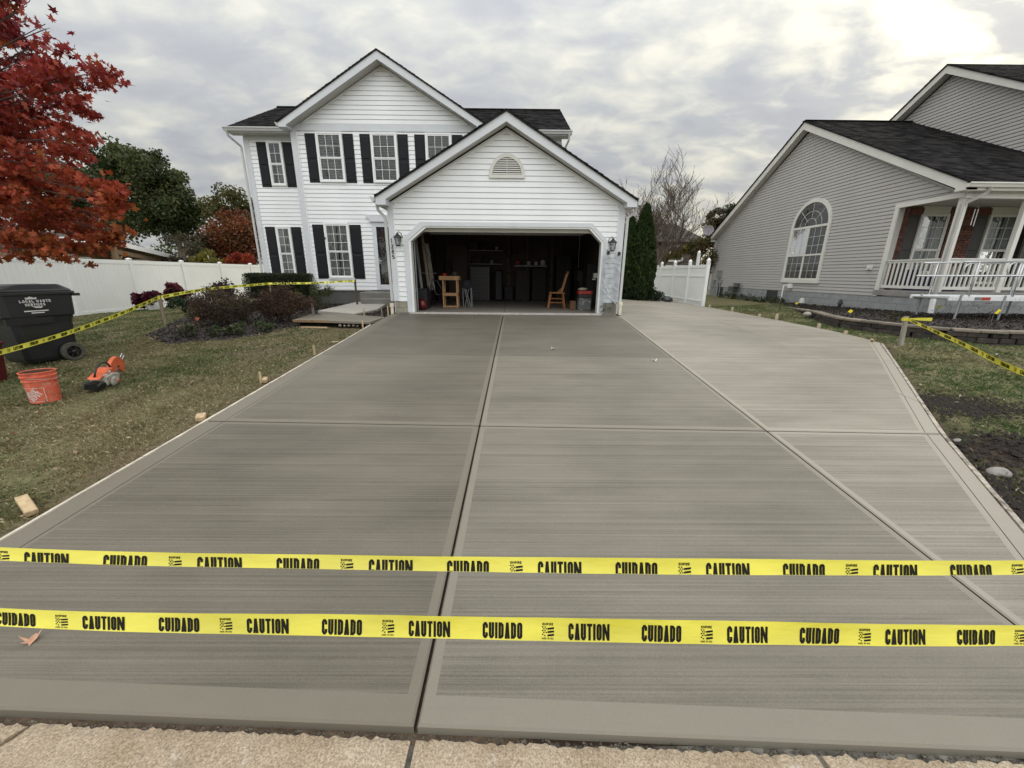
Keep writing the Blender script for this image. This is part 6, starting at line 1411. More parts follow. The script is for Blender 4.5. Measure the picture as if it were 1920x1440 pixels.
# =============================================================== caution tapes
def ribbon(name, rows, label, printed=True, period=.50, phase=0.0, wid=None, anchor=None, n_sub=10, mat=TAPEM, wob=.0030):
    """rows: list of (top point, bottom point)"""
    def interp(t):
        i = min(len(rows)-2, int(t)); f = t-i; g = [Vector(rows[max(0, min(len(rows)-1, i+k))][0]) for k in (-1, 0, 1, 2)]; h = [Vector(rows[max(0, min(len(rows)-1, i+k))][1]) for k in (-1, 0, 1, 2)]
        cr = lambda p: .5*((2*p[1])+(-p[0]+p[2])*f+(2*p[0]-5*p[1]+4*p[2]-p[3])*f*f+(-p[0]+3*p[1]-3*p[2]+p[3])*f**3)
        return cr(g), cr(h)
    N = (len(rows)-1)*n_sub; tt = [(len(rows)-1)*i/N for i in range(N+1)]; pts = [interp(t) for t in tt]
    S_ = [0]
    for a, b in zip(pts, pts[1:]): S_.append(S_[-1]+((a[0]+a[1])/2-(b[0]+b[1])/2).length)
    nv = 6
    if anchor is not None:
        i = min(range(N+1), key=lambda k: abs((pts[k][0].x+pts[k][1].x)/2-anchor)); phase = (S_[i]+anchor-(pts[i][0].x+pts[i][1].x)/2) % period-period
    def surf(s, v, lift=0.0):
        s = max(0, min(S_[-1]-1e-6, s)); i = int(np.searchsorted(S_, s, side='right'))-1; i = max(0, min(N-1, i)); f = (s-S_[i])/(S_[i+1]-S_[i])
        t0, b0 = pts[i]; t1, b1 = pts[i+1]; T_ = t0.lerp(t1, f); B = b0.lerp(b1, f); d = (t1-t0).normalized(); nn = d.cross(T_-B).normalized()*1
        if nn.dot(Vector((0, 0, 1.8))-B) < 0: nn = -nn
        bow = (math.sin(s*9+v*2)*.5+math.sin(s*23)*.3)*wob+ (v-.5)**2*.006
        return B.lerp(T_, v)+nn*(bow+lift)
    V = []; F = []
    for i in range(N*2+1):
        s = S_[-1]*i/(N*2)
        for j in range(nv+1): V.append(surf(s, j/nv))
    for i in range(N*2):
        for j in range(nv): a = i*(nv+1)+j; F.append((a, a+nv+1, a+nv+2, a+1))
    tp = thing(name, (V[0]+V[-1])/2, label, 'caution tape')
    mb = MB(); mb.add(V, F); part('ribbon', mb, mat, tp, smooth=True)
    if printed:
        s = phase
        while s < S_[-1]-.02:
            for what, o in (('CAUTION', 0), ('CUIDADO', .462), ('logo', .835)):
                s0 = s+o*period
                if s0 < .01 or s0+.27*period > S_[-1]: continue
                mb = MB(); K = printed_scale[0]; v0 = printed_scale[1]; H = K
                if what == 'logo':
                    W_ = .075*period; f = lambda a, b: (a, b)
                    mb2 = MB(); word(mb2, 'EMPIRE', lambda a, b: (s0+.001+a*.031, v0+H*.84+b*.8*H, 0), .20, W=.9, gap=.22, w=.26); mb.add(mb2.v, mb2.f)
                    # flag: star field and slanted stripes
                    for r_ in range(3):
                        y0 = v0+H*(.17+.20*r_); mb.add([(s0+.45*W_, y0, 0), (s0+W_, y0+.05*H, 0), (s0+W_, y0+.17*H, 0), (s0+.45*W_, y0+.12*H, 0)], [(0, 1, 2, 3)])
                    for (cx_, cy_) in [(.05, .74), (.25, .74), (.15, .63), (.35, .63), (.05, .52), (.25, .52), (.15, .41), (.35, .41), (.05, .30), (.22, .22)]:
                        mb.add([(s0+cx_*W_+.045*W_*math.cos(t)*1.6, v0+cy_*H+.045*H*math.sin(t), 0) for t in [k*math.pi/3 for k in range(6)]], [tuple(range(6))])
                    mb2 = MB(); word(mb2, 'MADE IN USA', lambda a, b: (s0+a*.040-.001, v0+b*.7*H, 0), .16, W=.50, gap=.14, w=.16); mb.add(mb2.v, mb2.f)
                else:
                    hl = .075*.70
                    word(mb, what, lambda a, b: (s0+a, v0+b/hl*H, 0), hl, W=period*.275/7/hl*.84, gap=period*.275/7/hl*.15, w=.165)
                # cut away whatever falls below the folded edge, then bend on to the ribbon
                bm = bmesh.new(); me = D.meshes.new('t'); me.from_pydata([tuple(v) for v in mb.v], [], mb.f); bm.from_mesh(me); D.meshes.remove(me)
                bmesh.ops.subdivide_edges(bm, edges=bm.edges[:], cuts=1)
                bmesh.ops.bisect_plane(bm, geom=bm.verts[:]+bm.edges[:]+bm.faces[:], plane_co=(0, .02, 0), plane_no=(0, 1, 0), clear_inner=True)
                V2 = [surf(v.co.x, min(.985, max(.015, v.co.y)), .0011) for v in bm.verts]; bm.verts.index_update(); F2 = [tuple(v.index for v in f.verts) for f in bm.faces]; bm.free()
                if F2:
                    m2 = MB(); m2.add(V2, F2); part('printed_word' if what != 'logo' else 'printed_logo', m2, INK, tp)
            s += period
    return tp, S_[-1]
# upper foreground tape
printed_scale = (1.05, -.32)
r1 = [((-3.62, 1.16, .985), (-3.60, 1.14, .950)), ((-1.715, 1.10, .910), (-1.695, 1.075, .878)), ((-.57, 1.10, .885), (-.563, 1.075, .848)), ((.012, 1.10, .880), (.012, 1.075, .839)), ((.597, 1.10, .878), (.593, 1.075, .833)), ((1.779, 1.10, .875), (1.761, 1.075, .838)), ((3.30, 1.12, .90), (3.28, 1.10, .865))]
r2 = [((-3.62, 1.16, .745), (-3.60, 1.13, .700)), ((-1.79, 1.09, .664), (-1.76, 1.055, .622)), ((-.593, 1.09, .642), (-.585, 1.055, .583)), ((.014, 1.09, .632), (.014, 1.055, .568)), ((.627, 1.09, .622), (.62, 1.055, .554)), ((1.869, 1.09, .603), (1.844, 1.055, .548)), ((3.30, 1.12, .60), (3.28, 1.09, .55))]
TP1, TP2 = .574, .567
ribbon('caution_tape', r1, 'upper of the two yellow caution tapes stretched across the driveway', True, TP1, anchor=-.474)
printed_scale = (.70, .07)
ribbon('caution_tape', r2, 'lower of the two yellow caution tapes stretched across the driveway', True, TP2, anchor=-.352)
stake(-3.63, 1.17, -.05, 1.05, 'wooden stake at the left end of the foreground tapes', .05, .03)
stake(3.32, 1.13, -.05, 1.0, 'wooden stake at the right end of the foreground tapes', .05, .03)
# background tapes: print reads only as dark dashes of type
printed_scale = (.66, .16)
def tp2(pts, h, label, per=.55, mat=TAPEF):
    rows = []
    for (x, y, z), hh in pts: rows.append(((x, y+.006, z+hh/2), (x, y-.006, z-hh/2)))
    ribbon('caution_tape', rows, label, True, per, .1, mat=mat, wob=.004)
tp2([((-7.6, 2.6, .62), .07), ((-6.75, 4.2, .70), .07), ((-6.9, 5.6, .80), .07), ((-7.45, 7.3, .98), .075), ((-8.08, 9.06, 1.225), .075)], .07, 'yellow caution tape sloping across the black trash cart to a lawn stake')
tp2([((-8.08, 9.06, 1.225), .075), ((-7.85, 10.3, 1.37), .07), ((-7.45, 12.26, 1.465), .06)], .07, 'yellow caution tape between the lawn stake and the brown bushes')
tp2([((-7.45, 12.26, 1.465), .06), ((-6.2, 12.5, 1.49), .055), ((-5.0, 12.77, 1.56), .055)], .07, 'faded yellow caution tape in front of the white house wall')
tp2([((7.69, 7.45, 1.035), .05), ((7.45, 6.3, .79), .075), ((7.22, 5.2, .535), .08), ((7.0, 3.9, .42), .08), ((6.9, 2.6, .50), .07)], .07, 'yellow caution tape running from the right lawn stake to the street', mat=TAPEM)
mb = MB(); mb.add([(7.66, 7.44, 1.05), (7.85, 7.40, 1.07), (8.08, 7.38, 1.075), (8.08, 7.38, 1.01), (7.85, 7.40, 1.02)], [(0, 4, 3, 2, 1)]); mb.box(7.645, 7.735, 7.475, 7.535, 1.00, 1.06); solo('tape_end', mb, TAPEM, 'loose yellow tape end knotted on the right lawn stake', 'caution tape')
stake(-7.65, 2.5, .1, .72, 'wooden stake left of the lawn holding the side tape', .05, .03); stake(6.9, 2.5, .1, .62, 'wooden stake at the near end of the right side tape', .05, .03)

# =============================================================== garage contents
FZ = .802
def stand():
    s = thing('wooden_stand', (-1.82, 12.0, FZ), 'tall pine stand with one shelf inside the garage', 'stand')
    x0, x1, y0, y1 = -2.06, -1.60, 11.98, 12.34
    for x in (x0, x1-.045):
        for y in (y0, y1-.045): mb = MB(); mb.box(x, x+.045, y, y+.045, FZ, 1.62); part('leg', mb, PINE, s, bevel=.003)
    mb = MB(); mb.box(x0-.09, x1+.06, y0-.03, y1+.03, 1.62, 1.74); part('top_tray', mb, PINE, s, bevel=.005)
    mb = MB(); mb.box(x0, x1, y0-.005, y1, 1.16, 1.24); part('shelf', mb, PINE, s); mb = MB(); mb.box(x0+.045, x1-.045, y0+.005, y0+.03, FZ+.01, FZ+.06); part('foot_rail', mb, PINE, s)
stand()
for (x, y, r, c, lb) in ((-2.0, 12.1, .07, (.30, .01, .01), 'red and white tin on the left of the wooden stand'), (-1.70, 12.12, .11, (.02, .015, .015), 'dark bag with white dots on the wooden stand')):
    mb = MB(); mb.lathe([(r*.8, 0), (r, r*.3), (r*.9, r*.9), (r*.4, r*1.25)], (x, y, 1.742), 12); o = solo('bag' if r > .1 else 'tin', mb, pm('item_%d' % int(r*100), c, .6, .3, 30, dirt=((.6, .5, .5), 14, .60)), lb, 'bag' if r > .1 else 'tin', smooth=True)
def chair():
    c = thing('chair', (1.43, 12.0, FZ), 'brown wooden chair seen from the side inside the garage', 'chair'); CH = pm('chair_wood', (.26, .10, .028), .4, .2, 9)
    mb = MB(); mb.prism([(1.19, 1.265), (1.64, 1.25), (1.66, 1.275), (1.19, 1.30)], 11.88, 12.28, 'y'); part('seat', mb, CH, c, bevel=.008)
    for y in (11.92, 12.24):
        mb = MB(); mb.tube([(1.17, y, FZ), (1.23, y, 1.265)], [.020, .024], 8); part('leg', mb, CH, c); mb = MB(); mb.tube([(1.67, y, FZ), (1.60, y, 1.26)], [.020, .024], 8); part('leg', mb, CH, c)
        mb = MB(); mb.tube([(1.56, y, 1.27), (1.72, y, 1.88)], .016, 8); part('back_post', mb, CH, c); mb = MB(); mb.tube([(1.45, y, 1.28), (1.62, y, 1.44)], .012, 6); part('brace', mb, CH, c)
        for z in (.98, 1.10): mb = MB(); mb.tube([(1.20, y, z), (1.64, y, z)], .010, 6); part('stretcher', mb, CH, c)
    for k in range(4): y = 11.97+.075*k; mb = MB(); mb.tube([(1.57, y, 1.28), (1.71, y, 1.84)], .008, 6); part('spindle', mb, CH, c)
    mb = MB(); mb.bar((1.715, 11.90, 1.865), (1.715, 12.26, 1.865), .025, .08); part('top_rail', mb, CH, c, bevel=.006)
chair()
fc = thing('folding_chair', (-1.37, 12.45, FZ), 'folded camp chair with crossed grey legs beside the wooden stand', 'folding chair')
for k, (a, b) in enumerate([(-1.49, -1.50), (-1.45, -1.30), (-1.33, -1.46), (-1.27, -1.42), (-1.25, -1.26), (-1.22, -1.24)]):
    mb = MB(); mb.tube([(a, 12.42+.03*k, FZ), (b, 12.46+.03*k, 1.38)], .008, 6); part('leg', mb, STEEL, fc)
mb = MB(); mb.box(-1.50, -1.24, 12.44, 12.56, 1.36, 1.62); part('fabric', mb, pm('fabric_dk', (.015, .014, .02), .9, .2, 9), fc, bevel=.03)
tc = thing('tool_chest', (-1.2, 16.0, FZ), 'black tool chest with many drawers under the garage shelves', 'tool chest')
mb = MB(); mb.box(-1.58, -.82, 15.7, 16.2, FZ, 2.08); part('cabinet', mb, pm('chest', (.012, .012, .013), .35, .1, 5), tc, bevel=.01)
for k in range(8): mb = MB(); mb.box(-1.54, -.86, 15.685, 15.70, FZ+.10+k*.145, FZ+.225+k*.145); d_ = part('drawer', mb, pm('drawer', (.014, .014, .015), .4, .1, 5), tc); mb = MB(); mb.box(-1.5, -.9, 15.67, 15.685, FZ+.195+k*.145, FZ+.21+k*.145); part('drawer_handle', mb, pm('handle_dk', (.05, .05, .052), .5, .1, 5), d_)
def bx(x0, x1, y0, y1, z0, z1, mat, label, name='box', cat='box', bevel=.01): mb = MB(); mb.box(x0, x1, y0, y1, z0, z1); return solo(name, mb, mat, label, cat, bevel=bevel)
GB = pm('case_grey', (.10, .105, .10), .7, .5, 26, dirt=((.34, .35, .34), 16, .52))
bx(2.0, 2.36, 11.42, 11.75, FZ, 1.16, GB, 'grey patterned drink case at the bottom of the stack inside the garage')
bx(1.99, 2.37, 11.40, 11.75, 1.162, 1.26, pm('case_black', (.02, .02, .02), .6, .2, 9), 'flat black case in the middle of the garage stack')
bx(1.98, 2.38, 11.40, 11.74, 1.262, 1.36, pm('case_red', (.30, .02, .015), .5, .2, 14, dirt=((.5, .4, .36), 12, .58)), 'red box near the top of the stack inside the garage')
mb = MB(); mb.lathe([(.10, 0), (.15, .03), (.13, .07), (.04, .09)], (2.12, 11.55, 1.362), 10); solo('plastic_bag', mb, pm('bag_pale', (.25, .22, .17), .6, .3, 20), 'crumpled pale bag on top of the red box', 'bag', smooth=True)
bx(1.80, 1.97, 11.7, 11.95, FZ, 1.05, pm('card_brown', (.14, .07, .035), .8, .2, 6), 'brown cardboard box left of the stacked cases')
mb = MB(); mb.box(2.50, 2.70, 11.9, 12.1, 1.72, 1.86); mb.box(2.46, 2.56, 11.9, 12.0, 1.66, 1.70); solo('white_bin', mb, LINT, 'small white container at the right garage wall', 'container', bevel=.01)
# planks, broom handles and a bike at the left wall
for k, (x, w, h, m, lb) in enumerate([(-2.90, .10, 2.35, STEEL, 'grey board leaning nearest the garage door'), (-2.78, .07, 2.5, STEEL, 'second pale board leaning on the left garage wall'), (-2.66, .08, 2.2, STAKE, 'third board leaning on the left garage wall'), (-2.62, .12, 1.9, pm('board_pale', (.30, .27, .23), .7, .2, 5), 'wide pale board leaning behind the others in the garage')]):
    mb = MB(); y = 11.3+.45*k; mb.bar((x+.16, y, FZ+.5), (x, y+.05, FZ+h), w, .03, up=(0, 1, 0)); solo('board', mb, m, lb, 'board')
mb = MB(); mb.box(-2.96, -2.45, 11.5, 12.1, FZ, 1.38); solo('storage_tote', mb, pm('tote', (.02, .02, .022), .5, .1, 5), 'black storage tote by the left garage wall', 'box', bevel=.03)
mb = MB(); mb.lathe([(.05, 0), (.13, .05), (.15, .14), (.12, .24), (.05, .30)], (-2.52, 11.2, FZ), 14); solo('red_ball', mb, pm('ball_red', (.09, .004, .005), .35, .2, 5), 'round red object on the floor by the left door jamb', 'ball', smooth=True)
bk = thing('bicycle', (-2.35, 12.6, FZ), 'dark bicycle with grey handlebar parked behind the wooden stand', 'bicycle')
for s, c0 in ((-1, (-2.52, 12.3)), (1, (-2.20, 13.2))):
    mb = MB(); q = [(c0[0]+.05*math.cos(t)*s*0, c0[1]+.32*math.cos(t), FZ+.33+.32*math.sin(t)) for t in [math.pi*2*k/20 for k in range(21)]]; mb.tube(q, .018, 6, cap=False)
    for k in range(8): t = k*math.pi/4; mb.tube([(c0[0], c0[1], FZ+.33), (c0[0], c0[1]+.31*math.cos(t), FZ+.33+.31*math.sin(t))], .003, 4)
    part('wheel', mb, BLKM, bk)
mb = MB(); mb.tube([(-2.52, 12.3, FZ+.33), (-2.50, 12.4, FZ+.85), (-2.36, 12.8, FZ+.78), (-2.2, 13.2, FZ+.33), (-2.38, 12.75, FZ+.35), (-2.50, 12.42, FZ+.75)], .018, 8); part('frame', mb, STEEL, bk)
mb = MB(); mb.tube([(-2.72, 12.30, FZ+1.02), (-2.50, 12.38, FZ+1.0), (-2.28, 12.30, FZ+1.02)], .012, 6); part('handlebar', mb, METAL, bk)
mb = MB(); mb.prism([(12.75, FZ+.86), (13.0, FZ+.86), (13.0, FZ+.91), (12.78, FZ+.90)], -2.40, -2.28, 'x'); part('saddle', mb, BLKM, bk, bevel=.01)
for i, (x, z, r, c, lb) in enumerate([(-.55, 2.74, .06, (.5, .5, .5), 'small white object on the top garage shelf'), (-.75, 2.215, .07, (.35, .35, .34), 'pale object on the lower garage shelf'), (.28, 2.17, .09, (.35, .02, .03), 'red can at the left of the back garage shelf'), (.72, 2.17, .08, (.45, .44, .42), 'white tin in the middle of the back garage shelf'), (1.02, 2.17, .07, (.5, .5, .5), 'small round white tin on the back garage shelf'), (1.28, 2.17, .11, (.40, .41, .42), 'pale grey tool at the right of the back garage shelf')]):
    mb = MB(); mb.lathe([(r, 0), (r, r*1.5), (r*.5, r*1.8)], (x, 16.02, z), 10); solo('can', mb, pm('can_%s' % 'abcdef'[i], c, .5, .2, 8), lb, 'can')
bx(-.62, -.30, 15.3, 15.8, FZ, 1.95, pm('golf', (.012, .011, .012), .6, .5, 9), 'dark upright bag beside the tool chest', 'golf_bag', 'bag', .05)
# more of the dim clutter along the back and side walls
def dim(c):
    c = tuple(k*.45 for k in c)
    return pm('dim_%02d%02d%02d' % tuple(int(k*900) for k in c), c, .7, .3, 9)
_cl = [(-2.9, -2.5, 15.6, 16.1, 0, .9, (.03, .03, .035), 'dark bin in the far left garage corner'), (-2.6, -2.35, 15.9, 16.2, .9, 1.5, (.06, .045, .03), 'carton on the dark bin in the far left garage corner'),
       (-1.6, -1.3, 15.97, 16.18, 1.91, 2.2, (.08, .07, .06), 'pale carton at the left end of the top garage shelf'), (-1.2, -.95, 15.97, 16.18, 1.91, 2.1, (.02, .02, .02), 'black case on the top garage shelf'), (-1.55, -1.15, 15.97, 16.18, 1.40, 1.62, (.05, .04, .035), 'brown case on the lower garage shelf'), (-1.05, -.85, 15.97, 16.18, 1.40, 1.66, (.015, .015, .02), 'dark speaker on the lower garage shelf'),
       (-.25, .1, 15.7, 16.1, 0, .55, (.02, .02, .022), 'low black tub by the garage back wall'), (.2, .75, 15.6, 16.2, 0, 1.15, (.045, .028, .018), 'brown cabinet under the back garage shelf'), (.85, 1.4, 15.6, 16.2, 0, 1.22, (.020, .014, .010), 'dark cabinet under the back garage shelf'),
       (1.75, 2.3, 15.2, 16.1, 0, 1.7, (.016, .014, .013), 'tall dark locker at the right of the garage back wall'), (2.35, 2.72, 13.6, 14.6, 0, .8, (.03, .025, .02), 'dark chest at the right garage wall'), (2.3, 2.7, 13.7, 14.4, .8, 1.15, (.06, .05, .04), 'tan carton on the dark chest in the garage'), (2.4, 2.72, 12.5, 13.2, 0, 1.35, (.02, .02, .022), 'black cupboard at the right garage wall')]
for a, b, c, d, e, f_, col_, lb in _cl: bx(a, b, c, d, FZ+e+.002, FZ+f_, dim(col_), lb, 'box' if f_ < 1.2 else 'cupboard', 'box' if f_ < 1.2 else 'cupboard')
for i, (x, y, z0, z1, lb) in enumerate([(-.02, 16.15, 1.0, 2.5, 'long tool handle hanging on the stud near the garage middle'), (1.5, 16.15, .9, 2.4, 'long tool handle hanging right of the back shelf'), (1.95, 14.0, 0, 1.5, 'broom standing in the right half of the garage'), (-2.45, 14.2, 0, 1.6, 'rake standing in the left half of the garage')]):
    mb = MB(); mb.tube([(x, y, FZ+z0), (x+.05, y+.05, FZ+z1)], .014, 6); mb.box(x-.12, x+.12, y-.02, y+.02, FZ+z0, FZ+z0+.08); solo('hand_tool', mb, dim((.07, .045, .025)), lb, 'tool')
for i, (x, z, r, lb) in enumerate([(-.05, 2.62, .13, 'coiled hose ring hanging near the garage middle'), (.18, 2.72, .10, 'small dark coil hanging by the hose ring')]):
    mb = MB(); q = [(x+r*math.cos(t), 16.18, FZ-.0+z-.8+r*math.sin(t)) for t in [k*math.pi/9 for k in range(19)]]; mb.tube(q, .018, 6, cap=False); solo('coil', mb, dim((.018, .018, .02)), lb, 'hose')
mb = MB(); mb.tube([(-2.55, 12.2, 3.05), (-2.62, 12.15, 2.75), (-2.42, 12.2, 2.35), (-2.48, 12.2, 2.2)], .014, 6); mb.tube([(-2.75, 12.2, 3.0), (-2.5, 12.2, 2.95)], .014, 6); solo('bicycle_fork', mb, STEEL, 'grey curved handlebar hanging high at the left of the garage', 'hook')
# clear film taped over the right pier ------------------------------------
fl = thing('plastic_film', (2.66, 10.44, 1.6), 'clear plastic film taped over the right garage pier', 'plastic sheet')
V = []; F = []; nu, nv2 = 14, 30
for j in range(nv2+1):
    for i in range(nu+1):
        u = 2.36+.52*i/nu; v = .86+1.48*j/nv2; w = .018*nz(u*2, v, 4, 9)+.010*abs(nz(u*3+v*2, v, 9)); V.append((u+.01*nz(v, 0, 3), 10.445-w-.012, v))
for j in range(nv2):
    for i in range(nu): a = j*(nu+1)+i; F.append((a, a+1, a+nu+2, a+nu+1))
mb = MB(); mb.add(V, F); part('film', mb, MATS['film'], fl, smooth=True)
for (a, b) in (((2.56, 2.30), (2.74, 2.10)), ((2.72, 2.06), (2.86, 1.90)), ((2.40, 1.75), (2.60, 1.35)), ((2.70, 1.52), (2.86, 1.42)), ((2.68, 1.22), (2.87, 1.00)), ((2.72, 2.16), (2.85, 2.08)), ((2.42, 1.45), (2.66, 1.22)), ((2.5, 1.62), (2.62, 1.5)), ((2.74, 1.18), (2.87, 1.12))):
    mb = MB(); mb.bar((a[0], 10.415, a[1]), (b[0], 10.41, b[1]), .010, .004, up=(0, 1, 0)); part('crease', mb, LINT, fl)
for (x, z) in ((2.42, 1.0), (2.43, .86), (2.50, .90), (2.72, 1.10), (2.66, .96)):
    mb = MB(); mb.tube([(x-.02, 10.40, z-.02), (x+.02, 10.39, z+.02)], .013, 6); part('clip', mb, BLKM, fl)
MAPLE = [(-5.07, 4.96, 4.46, 0.17), (-4.78, 4.81, 4.23, 0.16), (-5.22, 5.14, 4.22, 0.18), (-5.07, 4.87, 3.98, 0.17), (-4.32, 4.77, 3.81, 0.17), (-4.75, 5.14, 3.83, 0.18), (-5.62, 5.71, 3.91, 0.2), (-5.33, 5.58, 3.75, 0.2), (-5.54, 5.54, 3.56, 0.2), (-4.99, 4.94, 3.23, 0.18), (-5.45, 5.29, 3.19, 0.19), (-5.19, 5.0, 2.98, 0.19), (-4.7, 4.89, 2.79, 0.18), (-4.58, 4.82, 2.64, 0.18), (-4.64, 4.94, 2.52, 0.19), (-5.4, 5.72, 2.48, 0.22), (-5.46, 5.61, 2.31, 0.22), (-5.58, 5.59, 2.17, 0.22), (-5.9, 5.58, 2.07, 0.22), (-6.62, 6.18, 5.25, 0.26), (-7.48, 6.74, 5.48, 0.29), (-6.83, 6.28, 5.05, 0.27), (-6.56, 5.84, 4.88, 0.25), (-7.21, 6.7, 4.98, 0.29), (-7.53, 6.8, 5.12, 0.29), (-7.73, 6.67, 4.96, 0.29), (-6.68, 6.12, 4.55, 0.27), (-6.23, 5.47, 4.29, 0.24), (-4.71, 4.9, 3.88, 0.22), (-6.07, 5.98, 4.29, 0.27), (-7.47, 6.99, 4.7, 0.31), (-5.9, 5.25, 3.97, 0.23), (-6.49, 5.58, 4.12, 0.25), (-6.2, 6.03, 4.08, 0.27), (-5.29, 4.94, 3.69, 0.22), (-7.04, 6.15, 4.05, 0.28), (-6.17, 5.19, 3.75, 0.23), (-6.63, 6.33, 3.99, 0.29), (-7.02, 6.42, 3.87, 0.29), (-6.16, 5.44, 3.68, 0.25), (-6.79, 5.7, 3.66, 0.26), (-6.94, 6.6, 3.72, 0.3), (-6.44, 5.78, 3.54, 0.27), (-8.1, 6.92, 3.85, 0.32), (-5.95, 4.9, 3.3, 0.23), (-6.15, 5.6, 3.17, 0.26), (-7.94, 6.96, 3.63, 0.32), (-5.86, 4.93, 3.08, 0.23), (-7.86, 6.29, 3.43, 0.29), (-6.5, 5.88, 3.11, 0.28), (-5.9, 5.07, 2.8, 0.24), (-6.88, 5.7, 2.95, 0.27), (-6.64, 5.33, 2.92, 0.25), (-5.77, 5.73, 2.84, 0.27), (-7.1, 6.63, 2.84, 0.32), (-5.95, 5.36, 2.77, 0.26), (-6.21, 5.31, 2.73, 0.25), (-5.93, 4.91, 2.67, 0.24), (-8.81, 6.98, 2.94, 0.33), (-6.41, 6.24, 2.5, 0.3), (-6.3, 5.89, 2.48, 0.29), (-7.64, 6.72, 2.68, 0.33), (-6.52, 5.54, 2.41, 0.27), (-7.67, 6.21, 2.5, 0.3), (-8.0, 6.24, 2.55, 0.3), (-7.51, 6.83, 2.37, 0.34), (-7.94, 6.94, 2.42, 0.34), (-5.9, 4.9, 2.15, 0.24), (-8.7, 6.93, 2.4, 0.34), (-6.34, 5.0, 1.98, 0.13), (-6.02, 5.0, 1.99, 0.13), (-5.72, 5.0, 1.99, 0.13), (-5.56, 5.0, 1.99, 0.13)]
GREEN = [(-32.34, 34.0, 10.54, 1.17), (-30.63, 34.0, 10.74, 1.09), (-29.52, 34.0, 10.19, 1.09), (-33.41, 34.0, 9.02, 1.27), (-31.51, 34.0, 9.04, 1.36), (-28.44, 33.0, 9.22, 1.23), (-28.48, 34.0, 10.2, 0.76), (-28.06, 34.0, 8.49, 1.11), (-26.48, 34.0, 8.89, 0.85), (-30.81, 34.0, 7.69, 1.46), (-28.77, 34.0, 7.32, 1.38), (-26.77, 33.0, 6.78, 1.17), (-26.2, 34.0, 7.34, 1.12), (-25.29, 34.0, 6.56, 0.95), (-32.48, 34.0, 6.29, 1.48), (-30.64, 34.0, 5.91, 1.39), (-28.73, 34.0, 5.72, 1.31), (-27.25, 34.0, 5.53, 1.05), (-34.6, 34.0, 7.85, 1.46), (-34.45, 34.0, 5.47, 1.49), (-36.25, 34.0, 6.66, 1.73), (-36.48, 34.0, 8.61, 1.53), (-39.97, 35.0, 6.78, 1.78), (-26.34, 34.0, 5.74, 0.61)]
YEL = [(-20.03, 30.0, 6.96, 0.76), (-19.39, 30.0, 6.38, 0.84), (-20.58, 30.0, 6.12, 0.76), (-22.0, 31.0, 6.51, 0.55), (-19.17, 30.0, 5.5, 0.85), (-19.97, 30.0, 5.31, 0.85), (-18.55, 30.0, 6.38, 0.46), (-22.51, 31.0, 5.96, 0.4)]
RED = [(-18.03, 27.0, 4.64, 0.91), (-19.0, 27.0, 4.14, 0.84), (-17.43, 27.0, 4.15, 0.91), (-16.89, 27.0, 3.66, 0.77), (-19.69, 27.0, 3.31, 0.85), (-18.67, 27.0, 3.15, 0.85), (-17.79, 27.0, 3.15, 0.85), (-17.32, 27.0, 2.82, 0.64), (-19.63, 27.0, 4.46, 0.49), (-18.43, 27.0, 5.28, 0.48)]
SHRUB = [(-19.51, 25.0, 3.03, 0.52), (-18.81, 25.0, 2.79, 0.46), (-20.76, 26.0, 3.56, 0.54), (-19.81, 26.0, 3.72, 0.54), (-22.39, 27.0, 3.78, 0.49)]
REDS = [(-16.71, 24.5, 2.57, 0.45), (-16.09, 24.5, 2.42, 0.42), (-17.23, 24.5, 2.35, 0.32)]
RTREE = [(15.39, 32.0, 6.25, 0.33), (16.09, 32.0, 6.52, 0.33), (16.02, 32.0, 5.68, 0.58), (16.59, 32.0, 5.99, 0.5), (15.43, 32.0, 5.48, 0.5), (16.35, 32.0, 4.91, 0.75), (16.85, 32.0, 6.45, 0.58)]
RSHRUB = [(11.7, 24.0, 3.69, 0.5), (11.29, 24.0, 3.24, 0.51), (11.86, 24.0, 2.64, 0.51), (11.25, 25.0, 3.45, 0.39), (12.27, 24.0, 3.1, 0.44)]
YSHRUB = [(10.31, 25.0, 3.04, 0.33), (9.67, 25.0, 2.9, 0.33), (10.72, 25.0, 3.23, 0.3), (11.47, 25.0, 3.05, 0.33)]

def sph(n, rng=RNG):
    v = rng.normal(size=(n, 3)); v /= np.linalg.norm(v, axis=1)[:, None]; return v*(rng.uniform(0, 1, n)**.42)[:, None]
def cluster_points(cl, n, squash=.8, jit=1.25):
    vol = np.array([c[3]**2 for c in cl]); cnt = np.maximum(3, (n*vol/vol.sum()).astype(int)); P = []; tone = []
    for c, k in zip(cl, cnt):
        q = sph(k)*c[3]*jit*np.array([1, 1, squash]); P.append(q+np.array(c[:3])); tone.append(np.full(k, RNG.uniform(0, 1)))
    return np.concatenate(P), np.concatenate(tone)
def subdiv(cl, k=5, s=.5, sp=.95):
    out = []
    for c in cl:
        for _ in range(k):
            v = RNG.normal(size=3); v /= np.linalg.norm(v); q = np.array(c[:3])+v*np.array([1, 1, .85])*c[3]*sp*RNG.uniform(.25, 1.0); out.append((q[0], q[1], q[2], c[3]*s*RNG.uniform(.55, 1.25)))
    return out
